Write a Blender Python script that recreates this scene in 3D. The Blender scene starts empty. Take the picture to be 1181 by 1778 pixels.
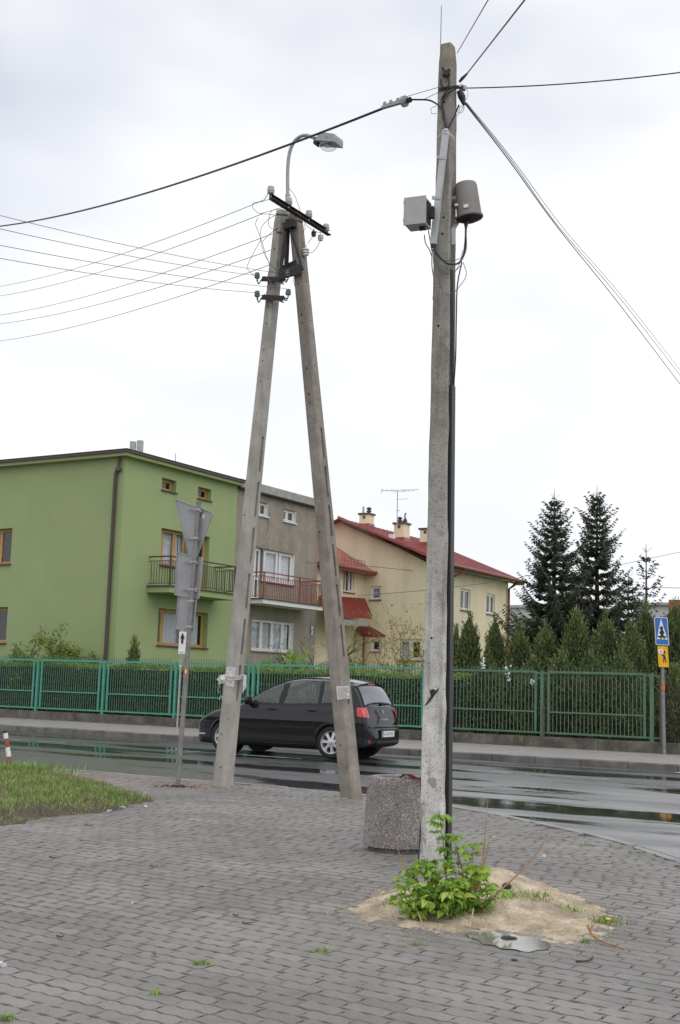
import bpy, bmesh, math, random
import numpy as np
from mathutils import Vector, Matrix
rnd = random.Random(7)
nr = np.random.RandomState(11)
sc = bpy.context.scene
PI = math.pi

# ------------------------------------------------------------------ camera
F, PITCH, ROLL, TH = 2150.0, math.radians(7.92), math.radians(1.75), math.radians(31)
cam_d = bpy.data.cameras.new('camera'); cam = bpy.data.objects.new('camera', cam_d)
sc.collection.objects.link(cam); sc.camera = cam
cam.location = (0, 0, 1.5)
CR = Matrix.Rotation(PI/2 + PITCH, 3, 'X') @ Matrix.Rotation(ROLL, 3, 'Z')
cam.rotation_euler = CR.to_euler()
cam_d.sensor_fit = 'VERTICAL'; cam_d.sensor_height = 24; cam_d.lens = 24*F/1778
cam_d.clip_start = 0.1; cam_d.clip_end = 2000

# ------------------------------------------------------------------ world, sun, exposure
SUN_EL, SUN_AZ = math.radians(52), math.radians(146)     # azimuth clockwise from +Y
world = bpy.data.worlds.new('World'); sc.world = world; world.use_nodes = True
wt = world.node_tree; wt.nodes.clear()
def WN(t, **k):
    n = wt.nodes.new(t)
    for a, b in k.items(): setattr(n, a, b)
    return n
w_out = WN('ShaderNodeOutputWorld'); w_bg = WN('ShaderNodeBackground')
w_sky = WN('ShaderNodeTexSky', sky_type='NISHITA', sun_disc=False, sun_elevation=SUN_EL, sun_rotation=SUN_AZ)
w_tc = WN('ShaderNodeTexCoord'); w_map = WN('ShaderNodeMapping'); w_map.inputs['Scale'].default_value = (1, 1, 2.1)
w_n = WN('ShaderNodeTexNoise'); w_n.inputs['Scale'].default_value = 2.3; w_n.inputs['Detail'].default_value = 3.5; w_n.inputs['Roughness'].default_value = .5
w_r = WN('ShaderNodeValToRGB')
w_r.color_ramp.elements[0].position = .36; w_r.color_ramp.elements[0].color = (8.5, 9.0, 10.3, 1)
w_r.color_ramp.elements[1].position = .60; w_r.color_ramp.elements[1].color = (13.6, 13.7, 14.0, 1)
w_sep = WN('ShaderNodeSeparateXYZ')
w_el = WN('ShaderNodeMapRange'); w_el.inputs[1].default_value = .14; w_el.inputs[2].default_value = .46
w_el.inputs[3].default_value = .62; w_el.inputs[4].default_value = 0.0
w_mh = WN('ShaderNodeMix', data_type='RGBA'); w_mh.inputs['B'].default_value = (14.6, 14.8, 15.3, 1)
w_mx = WN('ShaderNodeMix', data_type='RGBA'); w_mx.inputs['Factor'].default_value = .93
L = wt.links.new
L(w_tc.outputs['Generated'], w_map.inputs['Vector']); L(w_map.outputs[0], w_n.inputs['Vector']); L(w_n.outputs['Fac'], w_r.inputs['Fac'])
L(w_tc.outputs['Generated'], w_sep.inputs[0]); L(w_sep.outputs['Z'], w_el.inputs[0])
L(w_el.outputs[0], w_mh.inputs['Factor']); L(w_r.outputs['Color'], w_mh.inputs['A'])
L(w_sky.outputs[0], w_mx.inputs['A']); L(w_mh.outputs['Result'], w_mx.inputs['B'])
L(w_mx.outputs['Result'], w_bg.inputs['Color']); w_bg.inputs['Strength'].default_value = .078
L(w_bg.outputs[0], w_out.inputs['Surface'])
sun_d = bpy.data.lights.new('sun', 'SUN'); sun_d.energy = 1.15; sun_d.angle = math.radians(65); sun_d.color = (1, .965, .92)
sun = bpy.data.objects.new('sun', sun_d); sc.collection.objects.link(sun)
sdir = Vector((math.sin(SUN_AZ)*math.cos(SUN_EL), math.cos(SUN_AZ)*math.cos(SUN_EL), math.sin(SUN_EL)))
sun.rotation_euler = sdir.to_track_quat('Z', 'Y').to_euler()
vs = sc.view_settings
vs.view_transform = 'Standard'; vs.look = 'None'; vs.exposure = 0.04; vs.gamma = 1; vs.use_curve_mapping = False
try:
    sc.cycles.max_bounces = 8; sc.cycles.transparent_max_bounces = 12
except Exception: pass

# ------------------------------------------------------------------ geometry of the place
U = Vector((math.cos(TH), -math.sin(TH), 0)); N = Vector((math.sin(TH), math.cos(TH), 0)); Z = Vector((0, 0, 1))
C0 = Vector((0, 0, 1.5))
def W(u, n, z=0.0): return U*u + N*n + Z*z
def ray(x, y): return CR @ Vector(((x-590.5)/F, -(y-889)/F, -1))
def onp(x, y, nv, d):
    v = ray(x, y); return C0 + v*((d - C0.dot(nv))/v.dot(nv))
def onZ(x, y, z=0.0): return onp(x, y, Z, z)
def onN(x, y, n): return onp(x, y, N, n)
def onU(x, y, u): return onp(x, y, U, u)
def onY(x, y, Y): return onp(x, y, Vector((0, 1, 0)), Y)

# ------------------------------------------------------------------ object helpers
def link(name, me, mats, parent=None):
    o = bpy.data.objects.new(name, me); sc.collection.objects.link(o)
    if mats is not None and len(me.materials) == 0:
        for m in (mats if isinstance(mats, (list, tuple)) else [mats]): me.materials.append(m)
    if parent is not None: o.parent = parent
    return o
def tag(o, label=None, cat=None, group=None, kind=None):
    if label: o['label'] = label
    if cat: o['category'] = cat
    if group: o['group'] = group
    if kind: o['kind'] = kind
    return o
def thing(name, label, cat, loc=(0, 0, 0), group=None):
    o = bpy.data.objects.new(name, None); sc.collection.objects.link(o)
    o.location = loc; o.empty_display_size = .2
    bpy_root.append(o)
    return tag(o, label, cat, group)
bpy_root = []
def struct(o): o['kind'] = 'structure'; return o
def fix(o, parent):          # parent while keeping world-space vertices
    o.parent = parent
    o.matrix_parent_inverse = Matrix.Translation(-Vector(parent.location))
    return o
def smooth(o, angle=40):
    me = o.data
    me.polygons.foreach_set('use_smooth', [True]*len(me.polygons))
    try: me.set_sharp_from_angle(angle=math.radians(angle))
    except Exception: pass
    return o

class MB:
    def __init__(s): s.v = []; s.f = []; s.mi = []; s.m = 0
    def add(s, vs_, fs):
        b = len(s.v); s.v += [tuple(v) for v in vs_]
        for f in fs: s.f.append(tuple(b+i for i in f)); s.mi.append(s.m)
    def box(s, c, sx, sy, sz, X=Vector((1, 0, 0)), Y=Vector((0, 1, 0)), Zv=Vector((0, 0, 1))):
        c = Vector(c); p = []
        for k in (-1, 1):
            for a, b in ((-1, -1), (1, -1), (1, 1), (-1, 1)):
                p.append(c + X*(a*sx/2) + Y*(b*sy/2) + Zv*(k*sz/2))
        s.add(p, [(3, 2, 1, 0), (4, 5, 6, 7), (0, 1, 5, 4), (1, 2, 6, 5), (2, 3, 7, 6), (3, 0, 4, 7)])
    def ubox(s, u0, u1, n0, n1, z0, z1):
        s.box(W((u0+u1)/2, (n0+n1)/2, (z0+z1)/2), abs(u1-u0), abs(n1-n0), abs(z1-z0), U, N, Z)
    def bar(s, a, b, w, h=None, up=None):
        a, b = Vector(a), Vector(b); h = h or w; d = (b-a); ln = d.length; d.normalize()
        up = Vector(up) if up is not None else (Z if abs(d.z) < .9 else N)
        x = d.cross(up).normalized(); y = x.cross(d).normalized()
        s.box((a+b)/2, w, h, ln, x, y, d)
    def tube(s, pts, r, n=8, cap=True):
        pts = [Vector(p) for p in pts]; rs = r if isinstance(r, (list, tuple)) else [r]*len(pts)
        ring = []; prev = None
        for i, p in enumerate(pts):
            d = (pts[min(i+1, len(pts)-1)] - pts[max(i-1, 0)])
            if d.length < 1e-9: d = Vector((0, 0, 1))
            d.normalize()
            if prev is None:
                x = d.orthogonal().normalized()
            else:
                x = prev - d*prev.dot(d)
                x = x.normalized() if x.length > 1e-6 else d.orthogonal().normalized()
            prev = x; y = d.cross(x)
            ring.append([p + (x*math.cos(2*PI*k/n) + y*math.sin(2*PI*k/n))*rs[i] for k in range(n)])
        vs_ = [v for q in ring for v in q]; fs = []
        for i in range(len(pts)-1):
            for k in range(n):
                k2 = (k+1) % n; fs.append((i*n+k, i*n+k2, (i+1)*n+k2, (i+1)*n+k))
        if cap: fs.append(tuple(range(n-1, -1, -1))); fs.append(tuple(range((len(pts)-1)*n, len(pts)*n)))
        s.add(vs_, fs)
    def lathe(s, c, axis, prof, n=24, x=None):
        axis = Vector(axis).normalized(); x = x or axis.orthogonal().normalized(); y = axis.cross(x); c = Vector(c)
        vs_ = []; fs = []
        for (t, r) in prof:
            for k in range(n):
                a = 2*PI*k/n; vs_.append(c + axis*t + (x*math.cos(a)+y*math.sin(a))*max(r, 1e-4))
        for i in range(len(prof)-1):
            for k in range(n):
                k2 = (k+1) % n; fs.append((i*n+k, i*n+k2, (i+1)*n+k2, (i+1)*n+k))
        s.add(vs_, fs)
    def prism(s, poly, ext):         # poly: list of Vector, extruded by ext
        n = len(poly); poly = [Vector(p) for p in poly]; ext = Vector(ext)
        vs_ = poly + [p+ext for p in poly]
        fs = [tuple(range(n-1, -1, -1)), tuple(range(n, 2*n))] + [(i, (i+1) % n, (i+1) % n+n, i+n) for i in range(n)]
        s.add(vs_, fs)
    def build(s, name, mats, parent=None, sm=False, fixn=True):
        me = bpy.data.meshes.new(name); me.from_pydata([tuple(v) for v in s.v], [], s.f)
        o = link(name, me, mats, None)
        if isinstance(mats, (list, tuple)) and len(mats) > 1: me.polygons.foreach_set('material_index', s.mi)
        if fixn:
            bm = bmesh.new(); bm.from_mesh(me); bmesh.ops.recalc_face_normals(bm, faces=bm.faces); bm.to_mesh(me); bm.free()
        if parent is not None:
            o.parent = parent
            o.matrix_parent_inverse = Matrix.Translation(-world_loc(parent))
        if sm: smooth(o, sm if sm > 1 else 40)
        return o
def world_loc(o):
    p = Vector((0, 0, 0)); q = o
    # every mesh part is stored in world coordinates; only Empties at the root carry a location
    while q.parent is not None: q = q.parent
    return Vector(q.location) if o.type == 'EMPTY' else Vector((0, 0, 0))
def npmesh(name, V, Fc, mats, parent=None, k=3, smooth_=False):
    me = bpy.data.meshes.new(name); V = np.asarray(V, np.float32).reshape(-1, 3); Fc = np.asarray(Fc, np.int32).reshape(-1, k)
    me.vertices.add(len(V)); me.vertices.foreach_set('co', V.ravel())
    me.loops.add(Fc.size); me.loops.foreach_set('vertex_index', Fc.ravel())
    me.polygons.add(len(Fc)); me.polygons.foreach_set('loop_start', np.arange(0, Fc.size, k, dtype=np.int32))
    me.polygons.foreach_set('loop_total', np.full(len(Fc), k, np.int32))
    me.update(calc_edges=True)
    if smooth_: me.polygons.foreach_set('use_smooth', np.ones(len(Fc), bool))
    o = link(name, me, mats)
    if parent is not None: o.parent = parent; o.matrix_parent_inverse = Matrix.Translation(-world_loc(parent))
    return o
def catenary(a, b, sag, n=24):
    a, b = Vector(a), Vector(b)
    return [a.lerp(b, i/n) - Z*(sag*4*(i/n)*(1-i/n)) for i in range(n+1)]
def spline(pts, n=8):
    P = [Vector(p) for p in pts]; P = [P[0]*2-P[1]] + P + [P[-1]*2-P[-2]]; out = []
    for i in range(1, len(P)-2):
        for k in range(n):
            t = k/n
            out.append(.5*((2*P[i]) + (P[i+1]-P[i-1])*t + (2*P[i-1]-5*P[i]+4*P[i+1]-P[i+2])*t*t + (3*P[i]-P[i-1]-3*P[i+1]+P[i+2])*t**3))
    out.append(P[-2]); return out

# ------------------------------------------------------------------ materials
def nt(name):
    m = bpy.data.materials.new(name); m.use_nodes = True; t = m.node_tree
    return m, t, t.nodes['Principled BSDF']
def nd(t, typ, **k):
    n = t.nodes.new(typ)
    for a, b in k.items():
        if a in n.inputs: n.inputs[a].default_value = b
        else: setattr(n, a, b)
    return n
def c4(c): return (c[0], c[1], c[2], 1)
def coords(t, scale=(1, 1, 1), rot=(0, 0, 0), obj=True):
    tc = nd(t, 'ShaderNodeTexCoord'); mp = nd(t, 'ShaderNodeMapping')
    mp.inputs['Scale'].default_value = scale; mp.inputs['Rotation'].default_value = rot
    t.links.new(tc.outputs['Object' if obj else 'Generated'], mp.inputs['Vector']); return mp.outputs[0]
def noise(t, vec, scale, detail=4, rough=.55):
    n = nd(t, 'ShaderNodeTexNoise'); n.inputs['Scale'].default_value = scale; n.inputs['Detail'].default_value = detail; n.inputs['Roughness'].default_value = rough
    t.links.new(vec, n.inputs['Vector']); return n.outputs['Fac']
def ramp(t, fac, stops):
    r = nd(t, 'ShaderNodeValToRGB'); e = r.color_ramp.elements
    e[0].position, e[0].color = stops[0][0], c4(stops[0][1]); e[1].position, e[1].color = stops[1][0], c4(stops[1][1])
    for p, c in stops[2:]:
        x = e.new(p); x.color = c4(c)
    t.links.new(fac, r.inputs['Fac']); return r.outputs['Color']
def mixc(t, fac, a, b, mode='MIX'):
    m = nd(t, 'ShaderNodeMix', data_type='RGBA', blend_type=mode)
    for s, v in (('Factor', fac), ('A', a), ('B', b)):
        i = m.inputs[s]
        if isinstance(v, (int, float)): i.default_value = v
        elif isinstance(v, tuple): i.default_value = c4(v)
        else: t.links.new(v, i)
    return m.outputs['Result']
def maprange(t, fac, a, b, c, d):
    m = nd(t, 'ShaderNodeMapRange'); t.links.new(fac, m.inputs[0])
    for i, v in zip((1, 2, 3, 4), (a, b, c, d)): m.inputs[i].default_value = v
    return m.outputs[0]
def bump(t, b, h, strength=.3, dist=.01, prev=None):
    n = nd(t, 'ShaderNodeBump'); n.inputs['Strength'].default_value = strength; n.inputs['Distance'].default_value = dist
    t.links.new(h, n.inputs['Height'])
    if prev is not None: t.links.new(prev, n.inputs['Normal'])
    t.links.new(n.outputs[0], b.inputs['Normal']); return n.outputs[0]
def mat(name, c1, c2=None, sc_=3., rough=.7, metal=0., bs=0, bst=.3, bd=.01, speck=None, streak=None, spec=None, island=0):
    m, t, b = nt(name); v = coords(t); col = None
    c2 = c2 or tuple(x*.82 for x in c1)
    f = noise(t, v, sc_, 6); col = ramp(t, f, [(.36, c2), (.64, c1)])
    if streak:                                                       # vertical weathering streaks
        v2 = coords(t, (1, 1, .08)); f2 = noise(t, v2, streak[0], 4)
        col = mixc(t, maprange(t, f2, .45, .7, 0, streak[2]), col, streak[1])
    if speck:                                                        # (scale, colour, lo, hi)
        for s_, c_, lo, hi in speck:
            f3 = noise(t, v, s_, 2); col = mixc(t, maprange(t, f3, lo, hi, 0, 1), col, c_)
    if island:
        g = nd(t, 'ShaderNodeNewGeometry')
        hsv = nd(t, 'ShaderNodeHueSaturation'); t.links.new(col, hsv.inputs['Color'])
        t.links.new(maprange(t, g.outputs['Random Per Island'], 0, 1, 1-island, 1+island), hsv.inputs['Value'])
        col = hsv.outputs['Color']
    t.links.new(col, b.inputs['Base Color']); b.inputs['Roughness'].default_value = rough; b.inputs['Metallic'].default_value = metal
    if spec is not None: b.inputs['Specular IOR Level'].default_value = spec
    if bs: bump(t, b, noise(t, v, bs, 4), bst, bd)
    return m
def flat(name, c, rough=.5, metal=0., **k): return mat(name, c, tuple(x*.9 for x in c), 8, rough, metal, **k)

M = {}
M['concrete_a'] = mat('weathered_concrete', (.52, .495, .445), (.38, .36, .32), 4, .85, bs=90, bst=.5, speck=[(140, (.12, .11, .10), .62, .70), (60, (.50, .48, .44), .66, .74)], streak=(6, (.27, .255, .23), .7))
M['concrete_b'] = mat('dark_rough_concrete', (.36, .315, .27), (.23, .205, .175), 5, .9, bs=110, bst=.8, speck=[(120, (.09, .08, .07), .58, .66), (90, (.46, .43, .38), .64, .72)], streak=(5, (.14, .125, .11), .7))
M['concrete_c'] = None
M['conc_plain'] = mat('concrete_slab', (.40, .39, .36), (.29, .28, .26), 3, .85, bs=60, bst=.3)
M['wallconc'] = mat('mossy_wall_concrete', (.175, .16, .135), (.075, .070, .058), 2.4, .9, bs=30, bst=.6, bd=.02, speck=[(2.1, (.15, .15, .07), .60, .72), (40, (.30, .28, .25), .64, .72)], streak=(3, (.06, .055, .05), .7))
M['kerb'] = mat('kerb_concrete', (.19, .18, .168), (.11, .105, .096), 3, .6, bs=50, bst=.4)
M['kerb_pale'] = mat('pale_kerb_concrete', (.33, .32, .30), (.23, .22, .21), 3, .6, bs=50, bst=.4)
M['green_wall'] = mat('olive_green_render', (.325, .395, .185), (.305, .372, .174), .8, .9, bs=70, bst=.35, bd=.008, streak=(1.5, (.29, .335, .165), .4))
M['grey_wall'] = mat('brown_grey_roughcast', (.40, .35, .29), (.33, .285, .24), 2.2, .95, bs=38, bst=1.0, bd=.03, speck=[(30, (.13, .11, .09), .56, .66), (24, (.36, .32, .27), .60, .70)], streak=(1.6, (.24, .21, .175), .5))
M['beige_wall'] = mat('cream_render', (.85, .765, .54), (.81, .725, .51), 1.0, .9, bs=70, bst=.2, streak=(1.2, (.62, .53, .37), .5))
M['brown_metal'] = flat('brown_sheet_metal', (.085, .062, .052), .45)
M['red_gutter'] = flat('red_brown_gutter', (.24, .065, .05), .4)
M['wood_frame'] = mat('golden_wood_frame', (.56, .34, .12), (.45, .26, .085), 6, .5)
M['white_frame'] = flat('white_plastic_frame', (.82, .82, .81), .4)
M['grey_sill'] = flat('grey_sill', (.30, .28, .26), .6)
M['curtain'] = mat('net_curtain', (.84, .85, .88), (.66, .67, .70), 14, .9)
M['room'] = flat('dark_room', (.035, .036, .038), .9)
M['rail_brown'] = flat('dark_brown_railing', (.060, .042, .035), .5)
M['rail_red'] = mat('rusty_red_railing', (.33, .10, .07), (.22, .07, .05), 8, .6)
M['teal'] = mat('teal_fence_paint', (.085, .34, .245), (.07, .28, .20), 5, .5, speck=[(50, (.10, .14, .11), .66, .72)])
M['green_paint'] = mat('worn_green_fence_paint', (.095, .20, .13), (.075, .155, .105), 5, .55, speck=[(40, (.14, .10, .07), .62, .70)])
M['tealbar'] = mat('thin_bar_paint', (.11, .23, .165), (.08, .17, .125), 6, .6)
M['greenbar'] = mat('worn_thin_bar_paint', (.13, .19, .14), (.10, .14, .11), 6, .6)
M['rust'] = mat('rusty_iron', (.12, .085, .07), (.07, .055, .05), 20, .8)
M['galv'] = mat('galvanised_steel', (.46, .465, .47), (.36, .365, .37), 8, .5, .35)
M['postgalv'] = mat('dull_zinc_post', (.27, .26, .25), (.19, .183, .175), 9, .6, .2)
M['sign_back'] = mat('grey_sign_back', (.36, .365, .38), (.32, .325, .34), 4, .5, .1)
M['white'] = flat('white_paint', (.80, .80, .79), .5)
M['blue'] = flat('blue_sign_sheet', (.045, .16, .52), .4)
M['plateblue'] = flat('dull_slate_blue_enamel', (.10, .14, .19), .4)
M['yellow'] = flat('amber_sign_sheet', (.85, .47, .01), .4)
M['black'] = flat('black_plastic', (.018, .018, .020), .45)
M['blackp'] = flat('black_print', (.02, .02, .02), .6)
M['redp'] = flat('red_print', (.62, .03, .04), .5)
M['orange'] = flat('orange_sticker', (.80, .12, .02), .5)
M['darkiron'] = mat('dark_iron', (.055, .050, .048), (.03, .028, .027), 20, .7, .3)
M['cable'] = flat('black_cable', (.022, .022, .026), .5)
M['wire'] = flat('grey_wire', (.12, .12, .125), .5, .3)
M['porcelain'] = flat('glazed_porcelain', (.72, .72, .70), .2)
M['box_grey'] = flat('light_grey_cabinet', (.42, .43, .40), .5)
M['can_grey'] = mat('warm_grey_hood', (.21, .195, .18), (.18, .165, .155), 5, .55)
M['duct'] = flat('pale_grey_duct', (.55, .56, .57), .45)
M['lampgrey'] = flat('cast_grey_housing', (.36, .37, .37), .45, .2)
M['paper'] = mat('weathered_paper', (.72, .71, .69), (.60, .59, .57), 20, .9)
M['tyre'] = mat('tyre_rubber', (.02, .02, .021), (.015, .015, .016), 30, .8, bs=80)
M['alloy'] = flat('silver_alloy', (.62, .63, .65), .3, .55)
M['soil'] = mat('garden_soil', (.10, .080, .055), (.06, .05, .035), 3, .95, bs=20, bst=.8, bd=.03)
M['bark'] = mat('bark', (.10, .08, .065), (.05, .042, .035), 12, .95, bs=40, bst=.8)
M['twig'] = mat('pale_twig', (.42, .26, .13), (.30, .17, .08), 20, .8)
M['drystem'] = mat('dry_stem', (.46, .36, .24), (.34, .26, .17), 20, .85)
M['redbrick'] = mat('red_brick', (.36, .13, .08), (.26, .09, .06), 20, .9)
M['farwhite'] = mat('pale_far_render', (.62, .62, .62), (.54, .54, .54), 2, .9)
M['paintline'] = mat('worn_road_paint', (.55, .55, .54), (.16, .16, .16), 3.5, .5)
M['litter'] = flat('white_litter', (.75, .76, .78), .6)
M['pink'] = flat('red_plastic_bag', (.85, .12, .16), .35)
M['redlamp'] = None
M['rubber'] = flat('black_rubber_trim', (.012, .012, .013), .6)

def glass_mat(name, tint, refl=1.0, base_t=4.0, f0=.07):
    m, t, b = nt(name); t.nodes.remove(b); out = t.nodes['Material Output']
    ge = nd(t, 'ShaderNodeNewGeometry'); dt = nd(t, 'ShaderNodeVectorMath', operation='DOT_PRODUCT'); t.links.new(ge.outputs['Normal'], dt.inputs[0]); t.links.new(ge.outputs['Incoming'], dt.inputs[1])
    ab = nd(t, 'ShaderNodeMath', operation='ABSOLUTE'); t.links.new(dt.outputs['Value'], ab.inputs[0]); om = nd(t, 'ShaderNodeMath', operation='SUBTRACT'); om.inputs[0].default_value = 1; t.links.new(ab.outputs[0], om.inputs[1])
    fr = nd(t, 'ShaderNodeMath', operation='POWER'); t.links.new(om.outputs[0], fr.inputs[0]); fr.inputs[1].default_value = base_t
    tr = nd(t, 'ShaderNodeBsdfTransparent'); tr.inputs['Color'].default_value = c4(tint)
    gl = nd(t, 'ShaderNodeBsdfGlossy'); gl.inputs['Roughness'].default_value = .02; gl.inputs['Color'].default_value = (refl, refl, refl, 1)
    mp = maprange(t, fr.outputs[0], 0, 1, f0, 1)
    mx = nd(t, 'ShaderNodeMixShader'); t.links.new(mp, mx.inputs[0]); t.links.new(tr.outputs[0], mx.inputs[1]); t.links.new(gl.outputs[0], mx.inputs[2])
    t.links.new(mx.outputs[0], out.inputs['Surface']); return m
M['glass'] = glass_mat('window_glass', (.80, .83, .84))
M['carglass'] = glass_mat('tinted_car_glass', (.78, .86, .82), f0=.09)
M['cargl_dark'] = glass_mat('dark_car_glass', (.14, .15, .16), f0=.22, base_t=3.0)
M['bulbglass'] = glass_mat('clear_lamp_bowl', (.85, .87, .87))

def leafmat(name, c1, c2, rough=.6, var=.35, trans=.25):
    m, t, b = nt(name); g = nd(t, 'ShaderNodeNewGeometry'); v = coords(t)
    col = ramp(t, noise(t, v, 1.7, 4), [(.38, c2), (.62, c1)])
    hsv = nd(t, 'ShaderNodeHueSaturation'); t.links.new(col, hsv.inputs['Color'])
    t.links.new(maprange(t, g.outputs['Random Per Island'], 0, 1, 1-var, 1+var), hsv.inputs['Value'])
    wn = nd(t, 'ShaderNodeTexWhiteNoise', noise_dimensions='1D'); t.links.new(g.outputs['Random Per Island'], wn.inputs['W'])
    t.links.new(maprange(t, wn.outputs['Value'], 0, 1, .478, .512), hsv.inputs['Hue'])
    t.links.new(hsv.outputs[0], b.inputs['Base Color']); b.inputs['Roughness'].default_value = rough; b.inputs['Specular IOR Level'].default_value = .3
    tl = nd(t, 'ShaderNodeBsdfTranslucent'); t.links.new(hsv.outputs[0], tl.inputs['Color'])
    mx = nd(t, 'ShaderNodeMixShader'); mx.inputs[0].default_value = trans
    out = t.nodes['Material Output']; t.links.new(b.outputs[0], mx.inputs[1]); t.links.new(tl.outputs[0], mx.inputs[2]); t.links.new(mx.outputs[0], out.inputs['Surface'])
    return m
M['hedge'] = leafmat('privet_leaves', (.135, .20, .075), (.085, .145, .055))
M['hedgetop'] = leafmat('young_hedge_leaves', (.25, .37, .075), (.16, .27, .055))
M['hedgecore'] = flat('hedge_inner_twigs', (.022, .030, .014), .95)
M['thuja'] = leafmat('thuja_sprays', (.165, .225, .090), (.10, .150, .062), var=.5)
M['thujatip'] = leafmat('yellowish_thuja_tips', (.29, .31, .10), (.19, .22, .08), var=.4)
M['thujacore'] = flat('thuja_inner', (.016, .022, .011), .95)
M['spruce'] = leafmat('spruce_needles', (.078, .092, .054), (.050, .062, .040), var=.3, trans=.1)
M['shrub'] = leafmat('fresh_shrub_leaves', (.30, .48, .07), (.18, .36, .05), rough=.45, var=.35, trans=.4)
M['bushleaf'] = leafmat('olive_bush_leaves', (.22, .27, .055), (.12, .18, .045), var=.4)
M['budleaf'] = leafmat('spring_bud_leaves', (.33, .33, .08), (.2, .24, .06), var=.4)
M['grass'] = leafmat('grass_blades', (.26, .40, .09), (.18, .29, .065), var=.5)
M['grassdry'] = leafmat('dry_grass_blades', (.40, .37, .19), (.27, .26, .13), var=.4)
M['drygrass2'] = M['grassdry']
M['petal'] = flat('dandelion_petals', (.85, .55, .01), .6)

# main pole: paler toward the foot (limewash left on it), grime higher up
def pole_mat():
    m, t, b = nt('limewashed_pole_concrete'); v = coords(t)
    base = ramp(t, noise(t, v, 5, 6), [(.36, (.24, .228, .20)), (.64, (.36, .34, .30))])
    pale = ramp(t, noise(t, v, 7, 6), [(.36, (.52, .51, .485)), (.66, (.72, .71, .68))])
    sp = nd(t, 'ShaderNodeSeparateXYZ'); t.links.new(v, sp.inputs[0])
    h = nd(t, 'ShaderNodeMath', operation='MULTIPLY_ADD'); t.links.new(noise(t, v, 2.5, 5), h.inputs[0]); h.inputs[1].default_value = 1.8
    t.links.new(sp.outputs['Z'], h.inputs[2])
    col = mixc(t, maprange(t, h.outputs[0], 2.0, 4.6, 0, 1), pale, base)
    vs2 = coords(t, (1, 1, .12))
    col = mixc(t, maprange(t, noise(t, vs2, 12, 5), .50, .68, 0, .55), col, (.13, .12, .105))
    for s_, c_, lo, hi in ((70, (.07, .065, .06), .63, .68), (160, (.10, .09, .085), .60, .67), (6, (.30, .28, .25), .64, .66)):
        col = mixc(t, maprange(t, noise(t, v, s_, 2), lo, hi, 0, .9), col, c_)
    # lichen on the very top
    col = mixc(t, maprange(t, sp.outputs['Z'], 6.82, 7.0, 0, .35), col, (.20, .13, .04))
    t.links.new(col, b.inputs['Base Color']); b.inputs['Roughness'].default_value = .9
    p = bump(t, b, noise(t, v, 120, 3), .6, .006); bump(t, b, noise(t, v, 14, 5), .5, .02, p); return m
M['pole'] = pole_mat()

def aggregate_mat():
    m, t, b = nt('exposed_aggregate'); v = coords(t)
    vo = nd(t, 'ShaderNodeTexVoronoi'); vo.inputs['Scale'].default_value = 150; t.links.new(v, vo.inputs['Vector'])
    sp = nd(t, 'ShaderNodeSeparateColor'); t.links.new(vo.outputs['Color'], sp.inputs[0])
    col = ramp(t, sp.outputs[0], [(.0, (.13, .118, .108)), (.5, (.26, .236, .22)), (.8, (.42, .39, .37)), (.96, (.64, .61, .58))])
    col = mixc(t, maprange(t, noise(t, v, 4, 5), .4, .65, 0, .45), col, (.12, .10, .09))
    t.links.new(col, b.inputs['Base Color']); b.inputs['Roughness'].default_value = .8
    iv = nd(t, 'ShaderNodeMath', operation='SUBTRACT'); iv.inputs[0].default_value = 1; t.links.new(vo.outputs['Distance'], iv.inputs[1])
    bump(t, b, iv.outputs[0], .9, .006); return m
M['aggregate'] = aggregate_mat()

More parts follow.
